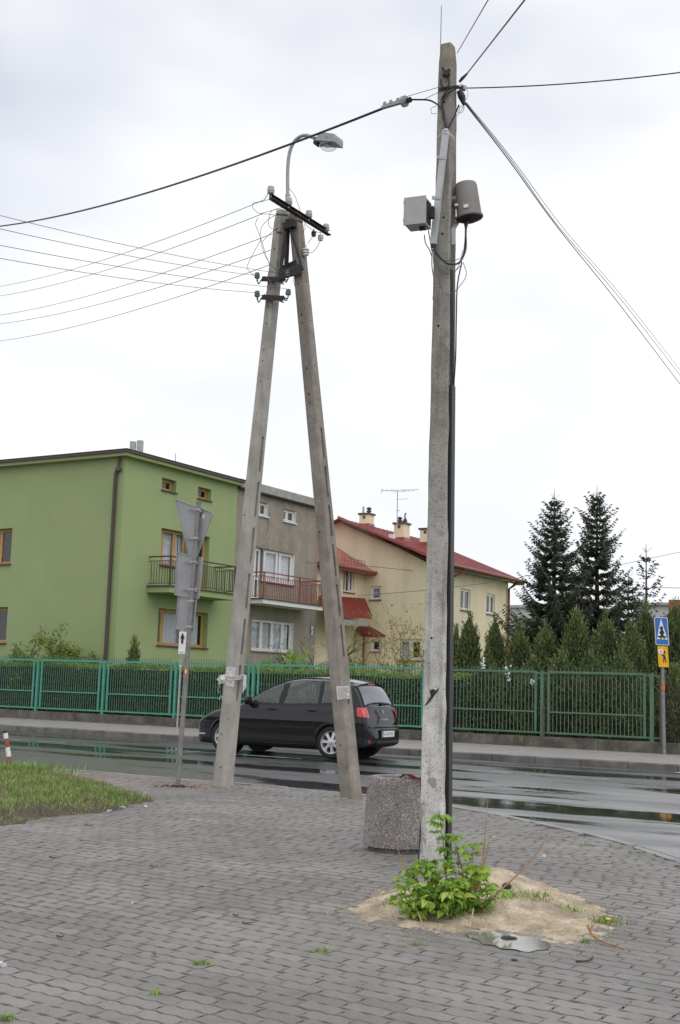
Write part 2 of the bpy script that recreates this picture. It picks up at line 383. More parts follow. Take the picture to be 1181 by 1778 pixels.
def road_mat():
    m, t, b = nt('wet_asphalt'); v = coords(t)
    tc = nd(t, 'ShaderNodeTexCoord'); rt = nd(t, 'ShaderNodeMapping'); rt.inputs['Rotation'].default_value = (0, 0, TH); rt.inputs['Scale'].default_value = (1, 1, 1)
    t.links.new(tc.outputs['Object'], rt.inputs['Vector'])
    st = nd(t, 'ShaderNodeMapping'); st.inputs['Scale'].default_value = (.22, 1.15, 1); t.links.new(rt.outputs[0], st.inputs['Vector'])
    wet = noise(t, st.outputs[0], .75, 6, .62)
    grain = noise(t, v, 160, 3)
    col = ramp(t, grain, [(.3, (.030, .030, .031)), (.7, (.085, .084, .083))])
    col = mixc(t, maprange(t, noise(t, st.outputs[0], 2.2, 5), .35, .65, 0, .5), col, (.035, .034, .034))
    sp = nd(t, 'ShaderNodeSeparateXYZ'); t.links.new(rt.outputs[0], sp.inputs[0])     # x = along the road, y = across
    fu = maprange(t, sp.outputs['X'], -9.5, -6.0, 0, 1); fn = maprange(t, sp.outputs['Y'], 21.5, 18.0, 0, 1)
    mu = nd(t, 'ShaderNodeMath', operation='MULTIPLY'); t.links.new(fu, mu.inputs[0]); t.links.new(fn, mu.inputs[1])
    film = maprange(t, noise(t, st.outputs[0], 1.3, 6), .36, .60, .25, 1)
    mf_ = nd(t, 'ShaderNodeMath', operation='MULTIPLY'); t.links.new(mu.outputs[0], mf_.inputs[0]); t.links.new(film, mf_.inputs[1]); film = mf_.outputs[0]
    pud = maprange(t, wet, .50, .56, 0, 1)                # 1 = standing water
    t.links.new(mixc(t, pud, col, (.020, .020, .020)), b.inputs['Base Color'])
    r1 = maprange(t, noise(t, st.outputs[0], 3.0, 4), .32, .68, .27, .44)
    r = nd(t, 'ShaderNodeMix', data_type='FLOAT'); t.links.new(pud, r.inputs[0]); t.links.new(r1, r.inputs[2]); r.inputs[3].default_value = .07
    t.links.new(r.outputs[0], b.inputs['Roughness']); b.inputs['Specular IOR Level'].default_value = .8; b.inputs['IOR'].default_value = 1.5; fi = nd(t, 'ShaderNodeMix', data_type='FLOAT'); t.links.new(film, fi.inputs[0]); fi.inputs[2].default_value = 0.0; fi.inputs[3].default_value = 1.0; np_ = nd(t, 'ShaderNodeMath', operation='SUBTRACT'); np_.inputs[0].default_value = 1; t.links.new(pud, np_.inputs[1]); cw = nd(t, 'ShaderNodeMath', operation='MULTIPLY'); t.links.new(fi.outputs[0], cw.inputs[0]); t.links.new(np_.outputs[0], cw.inputs[1]); t.links.new(cw.outputs[0], b.inputs['Coat Weight']); b.inputs['Coat Roughness'].default_value = .34; b.inputs['Coat IOR'].default_value = 2.3
    bn = nd(t, 'ShaderNodeBump'); bn.inputs['Distance'].default_value = .004
    t.links.new(grain, bn.inputs['Height']); t.links.new(maprange(t, pud, 0, 1, .45, .0), bn.inputs['Strength'])
    b2 = nd(t, 'ShaderNodeBump'); b2.inputs['Distance'].default_value = .004; b2.inputs['Strength'].default_value = .05
    t.links.new(noise(t, v, 22, 3), b2.inputs['Height']); t.links.new(bn.outputs[0], b2.inputs['Normal'])
    t.links.new(b2.outputs[0], b.inputs['Normal']); return m
M['road'] = road_mat()

def paver_mat(name, single, c=(.240, .222, .207), c2=(.178, .165, .154), red=False):
    m, t, b = nt(name)
    geo = nd(t, 'ShaderNodeNewGeometry'); mp = nd(t, 'ShaderNodeMapping'); t.links.new(geo.outputs['Position'], mp.inputs['Vector']); v = mp.outputs[0]
    col = ramp(t, noise(t, v, .9, 5), [(.35, c2), (.62, c)])
    if single:
        oi = nd(t, 'ShaderNodeObjectInfo'); rv = oi.outputs['Random']
    else:
        rv = geo.outputs['Random Per Island']
    pale = maprange(t, rv, .93, .99, 0, .35)
    hsv = nd(t, 'ShaderNodeHueSaturation'); t.links.new(col, hsv.inputs['Color']); t.links.new(maprange(t, rv, 0, .9, .90, 1.08), hsv.inputs['Value'])
    col = mixc(t, pale, hsv.outputs[0], (.31, .285, .265))
    f = noise(t, v, 130, 3)
    col = mixc(t, maprange(t, f, .60, .68, 0, .55), col, (.40, .38, .36))
    col = mixc(t, maprange(t, noise(t, v, 170, 3), .58, .66, 0, .6), col, (.07, .068, .066))
    col = mixc(t, maprange(t, noise(t, v, 5, 6), .52, .72, 0, .5), col, (.11, .103, .096))
    col = mixc(t, maprange(t, noise(t, v, .45, 4), .50, .66, 0, .35), col, (.30, .275, .25))
    col = mixc(t, maprange(t, noise(t, v, 26, 4), .62, .70, 0, .45), col, (.14, .15, .07))
    t.links.new(col, b.inputs['Base Color'])
    t.links.new(maprange(t, noise(t, v, 1.1, 5), .35, .65, .46, .72), b.inputs['Roughness'])
    p = bump(t, b, noise(t, v, 140, 3), .55, .004); bump(t, b, noise(t, v, 18, 4), .3, .008, p)
    return m
M['paver1'] = paver_mat('grey_paver_single', True)
M['paver2'] = paver_mat('grey_paver', False)
M['paver3'] = paver_mat('reddish_paver', False, (.27, .205, .185), (.20, .155, .142))
M['joint'] = mat('sandy_joint', (.105, .095, .075), (.052, .048, .042), 3.0, .95, bs=120, bst=.6, speck=[(9, (.10, .125, .035), .56, .64)])
M['jointdirt'] = mat('dirty_paver_edge', (.172, .160, .142), (.120, .112, .100), 3.0, .95, speck=[(5, (.14, .15, .07), .58, .68)])
M['farpave'] = mat('far_pavement', (.30, .28, .262), (.245, .228, .213), 1.5, .6, bs=40, bst=.3)
M['lawn'] = mat('lawn', (.09, .14, .04), (.06, .10, .03), 2, .95, bs=40, bst=.8)
def sand_mat():
    m, t, b = nt('builders_sand'); v = coords(t)
    col = ramp(t, noise(t, v, 5, 6), [(.38, (.44, .35, .245)), (.6, (.68, .56, .41))])
    col = mixc(t, maprange(t, noise(t, v, 2.6, 6, .65), .50, .62, 0, .65), col, (.26, .215, .165))
    sp = nd(t, 'ShaderNodeSeparateXYZ'); t.links.new(v, sp.inputs[0])
    col = mixc(t, maprange(t, noise(t, v, 75, 3), .60, .70, 0, .6), col, (.12, .10, .08))
    t.links.new(col, b.inputs['Base Color']); b.inputs['Roughness'].default_value = .95
    p = bump(t, b, noise(t, v, 90, 4), .9, .012); bump(t, b, noise(t, v, 16, 5), .7, .04, p); return m
M['sand'] = sand_mat()
def water_mat():
    m, t, b = nt('puddle_water'); v = coords(t)
    b.inputs['Base Color'].default_value = (.20, .185, .16, 1); b.inputs['Roughness'].default_value = .06; b.inputs['IOR'].default_value = 1.6; t.links.new(ramp(t, noise(t, v, 4, 5), [(.38, (.17, .155, .13)), (.62, (.25, .235, .21))]), b.inputs['Base Color'])
    bump(t, b, noise(t, v, 14, 2), .04, .003); return m
M['water'] = water_mat()
def roof_mat():
    m, t, b = nt('red_metal_tiles'); v = coords(t)
    col = ramp(t, noise(t, v, 3, 4), [(.36, (.29, .075, .070)), (.64, (.36, .10, .09))])
    t.links.new(col, b.inputs['Base Color']); b.inputs['Roughness'].default_value = .28
    bump(t, b, noise(t, v, 9, 2), .1, .01); return m
M['redroof'] = roof_mat()
M['redtin'] = mat('red_trapezoid_tin', (.27, .050, .040), (.20, .036, .032), 5, .45)
def carpaint():
    m, t, b = nt('black_car_paint'); b.inputs['Base Color'].default_value = (.008, .008, .010, 1)
    b.inputs['Roughness'].default_value = .22; b.inputs['Coat Weight'].default_value = 1; b.inputs['Coat Roughness'].default_value = .04
    b.inputs['Specular IOR Level'].default_value = .02
    v = coords(t); t.links.new(maprange(t, noise(t, v, 30, 3), .3, .7, .18, .30), b.inputs['Roughness'])
    return m
M['carpaint'] = carpaint()
def lampmat(name, c):
    m, t, b = nt(name); b.inputs['Base Color'].default_value = c4(c); b.inputs['Roughness'].default_value = .1
    b.inputs['Coat Weight'].default_value = 1; return m
M['redlamp'] = lampmat('red_lamp_lens', (.55, .025, .03)); M['whitelamp'] = lampmat('clear_lamp_lens', (.6, .62, .64))
M['insul'] = lampmat('bluish_glass_insulator', (.18, .30, .28))

# ================================================================== GROUND, ROAD, PAVEMENTS
g = MB(); g.box((0, 300, -.30), 1600, 1400, .1); struct(g.build('ground', M['soil']))
KN = 15.42                                            # near road edge runs parallel to the far one, then swings toward the viewer
kerb_path = [W(-40, KN), W(-30, KN), W(-15.9, KN), W(-11.2, KN), W(-9.2, 15.38), (1.56, 16.3), (2.37, 14.75), (2.95, 13.2), (3.25, 11.8), (3.42, 10.2), (3.5, 8.5), (3.55, 4), (3.6, -4)]
kerb_path = [Vector((p[0], p[1], 0)) for p in kerb_path]
kp_s = spline(kerb_path, 14)
kpx = np.array([p.x for p in kp_s]); kpy = np.array([p.y for p in kp_s])
def road_z(n): return -.025 + .105*max(0.0, 1 - ((n-20.2)/4.9)**2)
# road: one crowned sheet
us = np.arange(-70, 30.1, 1.0); ns = np.concatenate([[-12, -6, 0, 5, 10, 13, 14.5], np.linspace(15.3, 25.1, 22)])
V = []; 
for u_ in us:
    for n_ in ns: p = W(u_, n_, road_z(n_)); V.append(tuple(p))
Fq = []; nn = len(ns)
for i in range(len(us)-1):
    for j in range(nn-1): Fq.append((i*nn+j, (i+1)*nn+j, (i+1)*nn+j+1, i*nn+j+1))
road = struct(npmesh('road', V, Fq, M['road'], k=4, smooth_=True))

# near pavement bed (joint sand) following the road edge
edge = kp_s; bed = MB()
bv = [Vector((p.x, p.y, -.004)) for p in edge] + [Vector((3.0, -4, -.004)), Vector((-45, -4, -.004))]
bed.prism([v for v in bv], (0, 0, -.12)); struct(bed.build('pavement_bed', M['joint']))

# wavy pavers
PL, PW, PR = .250, .125, math.radians(36)
def outline(inset, ix, z):
    pts = []; a = .0080; n_ = 8
    g_ = lambda x: a*math.sin(2*PI*x/(PL/2))
    hx, hy = PL/2 - ix, PW/2 - inset
    for i in range(n_+1): x = -hx + 2*hx*i/n_; pts.append((x, -hy + g_(x)))
    for i in range(1, 4): y = -hy + 2*hy*i/4; pts.append((hx + .007*math.sin(2*PI*(y+hy)/(2*hy)), y))
    for i in range(n_+1): x = hx - 2*hx*i/n_; pts.append((x, hy + g_(x)))
    for i in range(1, 4): y = hy - 2*hy*i/4; pts.append((-hx + .007*math.sin(2*PI*(y+hy)/(2*hy)), y))
    return [(x, y, z) for x, y in pts]
top = outline(.0082, .0030, 0); mid = outline(.0036, .0012, -.0055); low = outline(.0036, .0012, -.02); K = len(top)
pv = np.array(top + mid + low)
pf3 = []
for i in range(1, K-1): pf3.append((0, i, i+1))
# fan over a wavy outline gives slivers; use strip triangulation between the two long sides instead
lo_i = list(range(0, 9)); hi_i = list(range(20, 11, -1))
pf3 = []
for i in range(8):
    a_, b_, c_, d_ = lo_i[i], lo_i[i+1], hi_i[i+1], hi_i[i]
    pf3 += [(a_, b_, c_), (a_, c_, d_)]
pf3 += [(8, 9, 10), (8, 10, 11), (8, 11, 12), (20, 21, 22), (20, 22, 23), (20, 23, 0)]
for L0, L1 in ((0, K), (K, 2*K)):
    for i in range(K):
        j = (i+1) % K; pf3 += [(L0+i, L1+i, L1+j), (L0+i, L1+j, L0+j)]
pf3 = np.array(pf3); pm3 = np.array([0]*22 + [1]*(len(pf3)-22), np.int32)
pu = np.array([math.cos(PR), -math.sin(PR)]); pn = np.array([math.sin(PR), math.cos(PR)])
rowoff = {k: rnd.choice((0, .25, .5, 0)) + rnd.uniform(-.05, .05) for k in range(-70, 190)}
cells = []
for r_ in range(-70, 190):
    for c_ in range(-80, 60):
        x = (c_ + (.5 if r_ % 2 else 0) + rowoff[r_])*PL; y = r_*PW
        p = pu*x + pn*y
        if not (-9.5 < p[0] < 4.2 and 3.9 < p[1] < 24): continue
        if abs(p[0]) > .36*p[1] + 1.2: continue
        cells.append((p[0], p[1]))
cells = np.array(cells)
# distance to road edge
segA = np.stack([kpx[:-1], kpy[:-1]], 1); segB = np.stack([kpx[1:], kpy[1:]], 1)
def edge_info(P):
    d = segB-segA; L2 = (d**2).sum(1); rel = P[:, None, :]-segA[None]
    t_ = np.clip((rel*d[None]).sum(2)/L2, 0, 1); q = segA[None]+t_[..., None]*d[None]
    dist = np.sqrt(((P[:, None, :]-q)**2).sum(2)); k = dist.argmin(1); i = np.arange(len(P))
    side = d[k, 0]*(P[:, 1]-segA[k, 1]) - d[k, 1]*(P[:, 0]-segA[k, 0])
    return dist[i, k]*np.where(side > 0, -1, 1)      # positive = pavement side
# path goes left to right: pavement is on its right-hand side
ed = edge_info(cells); cells = cells[ed > .20]; ed = ed[ed > .20]
MH = np.array([9.0, 9.0])                            # small valve cover in the puddle
keep = np.hypot(cells[:, 0]-MH[0], cells[:, 1]-MH[1]) > .16
cells = cells[keep]; ed = ed[keep]
nn_ = cells @ np.array([math.sin(TH), math.cos(TH)])
red = (ed < 1.75) & (cells[:, 0] < -1.6) 
zj = nr.uniform(-.0014, .0014, len(cells)); rj = nr.normal(0, .008, len(cells)); tx = nr.normal(0, .006, len(cells)); ty = nr.normal(0, .006, len(cells))
# gentle settling of the whole surface
def settle(x, y): return .010*math.sin(x*.9+1.3)*math.sin(y*.55+.4) + .006*math.sin(x*2.1+y*1.3) - .008
Mrot = np.array([[pu[0], pn[0]], [pu[1], pn[1]]])
def paver_verts(i):
    c, s = math.cos(rj[i]), math.sin(rj[i]); q = pv.copy()
    xy = q[:, :2] @ np.array([[c, s], [-s, c]])
    zz = q[:, 2] + zj[i] + tx[i]*q[:, 0] + ty[i]*q[:, 1] + settle(cells[i, 0], cells[i, 1])*.12 + .005
    w = xy @ Mrot.T + cells[i]
    return np.column_stack([w, zz])
dist_cam = np.hypot(cells[:, 0], cells[:, 1])
inview = np.abs(cells[:, 0]) < .275*cells[:, 1] + .12
order = np.argsort(np.where(inview & (cells[:, 1] > 5.55) & ~red, dist_cam, 1e6))
single = order[:300]; smask = np.zeros(len(cells), bool); smask[single] = True
pav = bpy.data.objects.new('pavement', None); sc.collection.objects.link(pav); struct(pav); pav['label'] = 'grey wavy concrete block paving of the near pavement'
pme = bpy.data.meshes.new('paver'); pme.from_pydata([tuple(v) for v in pv], [], [tuple(f) for f in pf3]); pme.materials.append(M['paver1']); pme.materials.append(M['jointdirt']); pme.polygons.foreach_set('material_index', pm3)
for i in single:
    o = bpy.data.objects.new('paver', pme); sc.collection.objects.link(o); o.parent = pav
    o.location = (cells[i, 0], cells[i, 1], zj[i] + settle(*cells[i])*.12 + .005)
    o.rotation_euler = (ty[i], -tx[i], -PR + rj[i])
for nm, msk, mt in (('pavers', ~smask & ~red, M['paver2']), ('reddish_pavers', ~smask & red, M['paver3'])):
    idx = np.where(msk)[0]
    VV = np.concatenate([paver_verts(i) for i in idx]); FF = np.concatenate([pf3 + k*len(pv) for k in range(len(idx))])
    o = npmesh(nm, VV, FF, [mt, M['jointdirt']], pav); o['kind'] = 'stuff'; o.data.polygons.foreach_set('material_index', np.tile(pm3, len(idx)))

# kerb stones: near edge flush with the paving, far edge a real step
def kerb_run(path, width, zt, zb, ln, m_, name, label, side=1, gap=.012):
    root = bpy.data.objects.new(name, None); sc.collection.objects.link(root); struct(root); root['label'] = label
    d = [0]
    for a, b in zip(path[:-1], path[1:]): d.append(d[-1] + (b-a).length)
    def at(s_):
        s_ = min(max(s_, 0), d[-1]-1e-4)
        k = max(i for i in range(len(d)) if d[i] <= s_); k = min(k, len(path)-2)
        t_ = (s_-d[k])/(d[k+1]-d[k]); return path[k].lerp(path[k+1], t_)
    s_ = 0
    while s_ + ln < d[-1]:
        a, b = at(s_), at(s_+ln-gap); dr = (b-a).normalized(); nr_ = Vector((dr.y, -dr.x, 0))*side
        if abs((a.x+b.x)/2) < .34*(a.y)+3 and a.y > 3:
            q = MB(); z0 = zt + rnd.uniform(-.006, .006); c_ = .02; hw = width
            pr = [Vector((0, 0, zb)), Vector((0, 0, z0-c_)), nr_*c_+Vector((0, 0, z0)), nr_*(hw)+Vector((0, 0, z0)), nr_*hw+Vector((0, 0, zb))]
            off = nr_*rnd.uniform(-.006, .006)
            q.prism([Vector((a.x, a.y, 0))+p+off for p in pr], b-a); q.build('kerb_stone', m_, root)
        s_ += ln
    return root
kerb_run(kp_s, .13, .004, -.12, 1.0, M['kerb_pale'], 'near_kerb', 'flush concrete edging between near pavement and wet road')
KF = 24.95
far_line = [W(-60+i, KF) for i in range(0, 80)]
kerb_run(far_line, .15, .125, -.10, 1.0, M['kerb'], 'far_kerb', 'raised kerb of the far pavement', side=-1)
q = MB(); q.ubox(-70, 30, KF+.155, 29.2, -.2, .118); struct(q.build('far_pavement', M['farpave']))
q = MB(); q.ubox(-90, 60, 29.45, 110, -.22, .30); struct(q.build('garden_ground', M['lawn']))
# painted lines: worn centre line and the white edge mark at the far right
def paint(u0, u1, n0, n1, name, mt=None):
    V = []; Fq = []; k = max(2, int(abs(u1-u0)*2))
    for i in range(k+1):
        u_ = u0+(u1-u0)*i/k
        for n_ in (n0, n1): V.append(tuple(W(u_, n_, road_z(n_)+.005)))
        if i: Fq.append((2*i-2, 2*i, 2*i+1, 2*i-1))
    return struct(npmesh(name, V, Fq, mt or M['paintline'], k=4))
for a in range(-52, 10, 6): paint(a, a+3.2, 20.10, 20.20, 'lane_line')
paint(-6.9, -4, 24.3, 24.75, 'edge_mark', M['white'])

# ================================================================== OVERHEAD: A-FRAME POLE
def boolean_cut(o, cutter):
    md = o.modifiers.new('b', 'BOOLEAN'); md.operation = 'DIFFERENCE'; md.object = cutter; md.solver = 'EXACT'
    dg = bpy.context.evaluated_depsgraph_get(); me = bpy.data.meshes.new_from_object(o.evaluated_get(dg))
    o.modifiers.clear(); old = o.data; nm = old.name; o.data = me; bpy.data.meshes.remove(old); me.name = nm
    bpy.data.objects.remove(cutter, do_unlink=True)

def leg_mesh(base, topp, X, Y, a0, b0, a1, b1, name, m_, parent, holes, slots, channel=None, rag=.0, side_x=1):
    """tapered precast pole shaft; X,Y horizontal section axes. holes/slots in (t along, across) on the -Y face / +X face"""
    base, topp = Vector(base), Vector(topp); ax = (topp-base); ln = ax.length; ax.normalize()
    o_mb = MB(); ch = .012; K = 46; rings = []
    for i in range(K+1):
        t = i/K; a = a0+(a1-a0)*t; b = b0+(b1-b0)*t; c = base + (topp-base)*t
        if i == K: a *= .8; b *= .85
        jx = lambda: rnd.uniform(-rag, rag)
        r_ = [(-a/2+ch, -b/2), (a/2-ch, -b/2), (a/2, -b/2+ch)]
        if channel:
            cw, cd = channel; cdd = cd*(1-.35*t)*max(.04, min(1, (.86-t)/.06))
            r_ += [(a/2+jx(), -b/2+b*.16), (a/2-cdd, -b/2+b*.16+.01), (a/2-cdd, b/2-b*.14-.01), (a/2+jx(), b/2-b*.14)]
        r_ += [(a/2, b/2-ch), (a/2-ch, b/2), (-a/2+ch, b/2), (-a/2, b/2-ch), (-a/2+jx()*.4, -b/2+ch)]
        rings.append([c + X*x + Y*y for x, y in r_])
    n_ = len(rings[0]); vs_ = [v for q_ in rings for v in q_]; fs = []
    for i in range(K):
        for k in range(n_): fs.append((i*n_+k, i*n_+(k+1) % n_, (i+1)*n_+(k+1) % n_, (i+1)*n_+k))
    fs += [tuple(range(n_-1, -1, -1)), tuple(range(K*n_, (K+1)*n_))]
    o_mb.add(vs_, fs); o = o_mb.build(name, m_, parent)
    c = MB()
    for (t, acr, r_) in holes:
        p = base.lerp(topp, t); b = b0+(b1-b0)*t; a = a0+(a1-a0)*t
        q0 = p + X*(acr*a) - Y*(b/2+.02); c.tube([q0, q0+Y*.07], r_, 10)
    for (t, acr, r_) in [(h[0]+.006, h[1]*.5, h[2]) for h in holes[::2]]:
        p = base.lerp(topp, t); a = a0+(a1-a0)*t
        if not channel: q0 = p + X*(a/2+.02) - Y*.0; c.tube([q0, q0-X*.06], r_, 8)
    for (t0, t1, w) in slots:
        p0, p1 = base.lerp(topp, t0), base.lerp(topp, t1)
        pts = []
        a = a0+(a1-a0)*t0; L_ = (p1-p0).length
        for k in range(7): an = PI + PI*k/6; pts.append((w/2*math.cos(an), w/2+w/2*math.sin(an)))
        for k in range(7): an = PI*k/6; pts.append((w/2*math.cos(an), L_-w/2+w/2*math.sin(an)))
        ax_ = (p1-p0).normalized()
        c.prism([p0 + X*(a/2+.02) + Y*(x_+.01) + ax_*y_ for x_, y_ in pts], -X*.085)
    if holes or slots:
        cu = c.build('cut', m_); boolean_cut(o, cu)
    return o

AN = 14.37
apole = thing('double_leg_pole', 'A-shaped double concrete pole with crossarm carrying the street lamp and wires', 'utility pole', W(-9.36, AN, 0))
t1 = onN(489, 366, AN); t2 = onN(513, 372, AN); b1 = onZ(386, 1366, 0); b2 = onZ(612, 1386, 0)
b1.z = -.1; b2.z = -.1
hl = [(.045, .1, .014), (.10, -.1, .013), (.125, .35, .010), (.47, -.18, .012), (.63, -.05, .010), (.645, -.05, .010), (.70, 0, .013), (.735, 0, .013), (.755, 0, .013), (.80, 0, .013), (.83, 0, .014), (.86, 0, .014), (.89, 0, .013), (.93, 0, .014), (.965, 0, .014), (.985, 0, .01)]
slots = [(.155+.078*k, .155+.078*k+.062, .055) for k in range(6)]
sl_b = [(.16, .185, .05)] + [(.235+.066*k, .235+.066*k+.054, .05) for k in range(6)]
leg_mesh(b1, t1, U, N, .185, .26, .135, .15, 'leg', M['concrete_a'], apole, hl, slots)
hl2 = [(.06, .25, .011), (.095, -.1, .012), (.44, -.2, .014), (.465, .1, .009), (.66, 0, .014), (.675, 0, .014), (.72, 0, .014), (.76, -.05, .010), (.80, 0, .014), (.815, 0, .014), (.87, 0, .014), (.90, .1, .012), (.94, 0, .014)]
leg_mesh(b2, t2, U, N, .195, .27, .15, .17, 'leg', M['concrete_b'], apole, hl2, sl_b)
q = MB(); pA, pB = onN(493, 470, AN-.1), onN(516, 462, AN-.1)
q.bar(onN(484, 478, AN-.13), onN(524, 466, AN-.13), .15, .02, up=N); q.bar(onN(490, 470, AN-.02), onN(518, 458, AN-.02), .10, .10)
q.bar(onN(488, 468, AN-.13), onN(499, 380, AN-.13), .055, .012, up=N); q.bar(onN(497, 466, AN-.1), onN(500, 395, AN-.1), .02, .09, up=N)
q.bar(onN(526, 468, AN-.13), onN(504, 395, AN-.13), .02, .05, up=N)
q.bar(onN(494, 395, AN-.13), onN(512, 388, AN-.13), .10, .10, up=N)
q.build('bracing_frame', M['darkiron'], apole)
# bands round the legs
q = MB()
for (x0, y0, x1, y1) in ((480, 372, 500, 374), (503, 380, 526, 386), (481, 404, 497, 406)):
    q.bar(onN(x0, y0, AN-.14), onN(x1, y1, AN-.14), .03, .008, up=N)
q.build('steel_band', M['rust'], apole)
# crossarm runs along n, at the apex
ca = onN(518, 373, AN)
def along_n(px, x0=518, y0=373):
    # point on the crossarm line (direction N through ca) seen at column px
    lo, hi = -3.0, 3.0
    for _ in range(40):
        md_ = (lo+hi)/2; p = ca + N*md_; v = CR.transposed() @ (p-C0); x = 590.5 + F*v.x/-v.z
        if x < px: lo = md_
        else: hi = md_
    return ca + N*lo
e0, e1 = along_n(468), along_n(569)
q = MB(); q.bar(e0, e1, .012, .085, up=Z); q.bar(e0-Z*.04+U*.035, e1-Z*.04+U*.035, .07, .010, up=Z); q.bar(e0+Z*.038+U*.02, e1+Z*.038+U*.02, .04, .010, up=Z)
q.build('crossarm', M['darkiron'], apole)
def insulator(c, parent, up=Z, m_=None, s=1.0):
    q = MB(); q.lathe(c, up, [(-.055*s, .012*s), (0, .014*s), (0, .044*s), (.020*s, .056*s), (.026*s, .026*s), (.040*s, .026*s), (.044*s, .052*s), (.060*s, .055*s), (.066*s, .026*s), (.080*s, .026*s), (.084*s, .046*s), (.098*s, .046*s), (.112*s, .022*s), (.12*s, .003)], 14)
    return q.build('insulator', m_ or M['porcelain'], parent, 30)
ins = []
for px, dz in ((470, .06), (501, .06), (536, .06), (566, .02)):
    p = along_n(px)+Z*dz; insulator(p, apole, Z); ins.append(p+Z*.07)
insulator(onN(531, 432, AN), apole, -Z, M['porcelain']); insulator(onN(545, 402, AN), apole, -Z, M['darkiron'], .7); insulator(onN(557, 408, AN), apole, -Z, M['porcelain'], .8)
# lower brackets with glass insulators on the left leg
for yb, yi in ((484, 478), (516, 510)):
    q = MB(); l_, r_ = onN(455, yb, AN-.12), onN(493, yb+2, AN-.12)
    q.bar(l_, r_, .075, .012, up=N); q.bar(l_+Z*.02+N*.04, r_+Z*.02+N*.04, .012, .08, up=N)
    q.bar(onN(483, yb+5, AN-.12), onN(492, yb+9, AN-.12), .02, .03, up=N)
    lp, rp = onN(447, yi+6, AN-.12), onN(501, yi+3, AN-.12)
    q.tube(spline([l_, onN(449, yb+9, AN-.12), lp, onN(446.5, yi+2, AN-.12)], 5), .009, 6)
    q.tube(spline([r_, onN(497, yb+6, AN-.12), rp, onN(500.5, yi, AN-.12)], 5), .009, 6)
    q.build('insulator_bracket', M['darkiron'], apole)
    insulator(onN(446.5, yi+5, AN-.12), apole, Z, M['insul'], .8); insulator(onN(500.5, yi+2, AN-.12), apole, Z, M['insul'], .8)
# loose jumper leads at the head
q = MB()
J = [[(470, 345), (455, 350), (441, 352), (439, 360), (446, 368), (453, 371), (467, 372), (480, 374)],
     [(453, 371), (470, 366), (478, 364), (488, 361)],
     [(492, 360), (472, 366), (467, 380), (467, 392), (474, 398), (482, 401), (489, 402)],
     [(478, 374), (466, 381), (455, 393), (452, 405), (453, 420), (461, 445), (475, 465), (489, 474)],
     [(448, 378), (444, 390), (452, 411), (461, 440), (468, 462), (465, 480), (470, 490), (478, 500), (484, 503)],
     [(452, 418), (440, 440), (430, 460), (430, 467), (436, 474), (443, 478)],
     [(484, 395), (470, 405), (455, 420)],
     [(468, 496), (466, 506), (458, 512), (451, 513)], [(557, 414), (553, 425), (545, 436), (536, 440)],
     [(528, 385), (540, 398), (557, 405)], [(548, 404), (540, 415), (534, 424)], [(528, 388), (530, 396), (525, 405)],
     [(502, 327), (511, 338), (517, 353), (522, 368)], [(509, 470), (510, 490), (518, 512), (524, 535), (525, 542)]]
for pl in J: q.tube(spline([onN(x, y, AN-.16+rnd.uniform(-.03, .03)) for x, y in pl], 6), .0042, 5)
q.build('jumper_lead', M['wire'], apole)
# paper notices and tape, tied to the legs
def leg_pt(b, t, px, py, n): return onN(px, py, n)
def sheet(pts, name, label, cat, m_, bulge=.0, thick=.0015, root=None):
    """thin slightly wrinkled sheet through 4 corner points (bilinear)"""
    a, b, c, d = [Vector(p) for p in pts]; nrm = (b-a).cross(d-a).normalized()
    V = []; Fq = []; k = 9
    for i in range(k+1):
        for j in range(k+1):
            s_, t_ = i/k, j/k; p = a.lerp(b, s_).lerp(d.lerp(c, s_), t_) + nrm*(rnd.uniform(-1, 1)*.0025 + bulge*math.sin(PI*s_)); V.append(p)
    for i in range(k):
        for j in range(k): Fq.append((i*(k+1)+j, (i+1)*(k+1)+j, (i+1)*(k+1)+j+1, i*(k+1)+j+1))
    q = MB(); q.add(V, Fq); q.add([v - nrm*.003 for v in V], [tuple(reversed(f)) for f in Fq]); o = q.build(name, m_, root, fixn=False)
    if label: tag(o, label, cat)
    return o
def front_n(b, t, py):      # n of the front face of a leg at image row py
    # solve along leg
    lo, hi = 0.0, 1.0
    for _ in range(30):
        md_ = (lo+hi)/2; p = b.lerp(t, md_); v = CR.transposed() @ (p-C0); y = 889 - F*v.y/-v.z
        if y > py: lo = md_
        else: hi = md_
    return b.lerp(t, lo).dot(N), lo
def on_front(b, t, px, py, b0, b1, extra=.004):
    n_, tt = front_n(b, t, py); bb = b0+(b1-b0)*tt
    return onN(px, py, n_ - bb/2 - extra)
fl = lambda x, y, e=.005: on_front(b1, t1, x, y, .26, .15, e)
fr = lambda x, y, e=.005: on_front(b2, t2, x, y, .27, .17, e)
paperA = thing('paper_notice', 'torn white notices tied with string round the left leg of the A-shaped pole', 'notice', fl(402, 1180))
sheet([fl(394, 1158), fl(409, 1159), fl(408, 1175), fl(392.5, 1174)], 'upper_sheet', None, None, M['paper'], root=paperA)
sheet([fl(391, 1177), fl(408, 1179), fl(406, 1193), fl(389.5, 1190)], 'lower_sheet', None, None, M['paper'], root=paperA)
q = MB()
for yy, am in ((1174, 0), (1177, 1), (1179.5, 0)):
    q.tube(spline([fl(391, yy-1, .01), fl(400, yy+1, .012), fl(409, yy, .012), fl(412, yy, .0)+U*.02, fl(421, yy-2, -.22)+U*.03], 5), .007, 6)
q.tube(spline([fl(379, 1187), fl(381, 1192), fl(378.5, 1198), fl(380, 1203)], 5), .004, 5); q.tube(spline([fl(408, 1190), fl(403, 1196), fl(401, 1199)], 5), .004, 5)
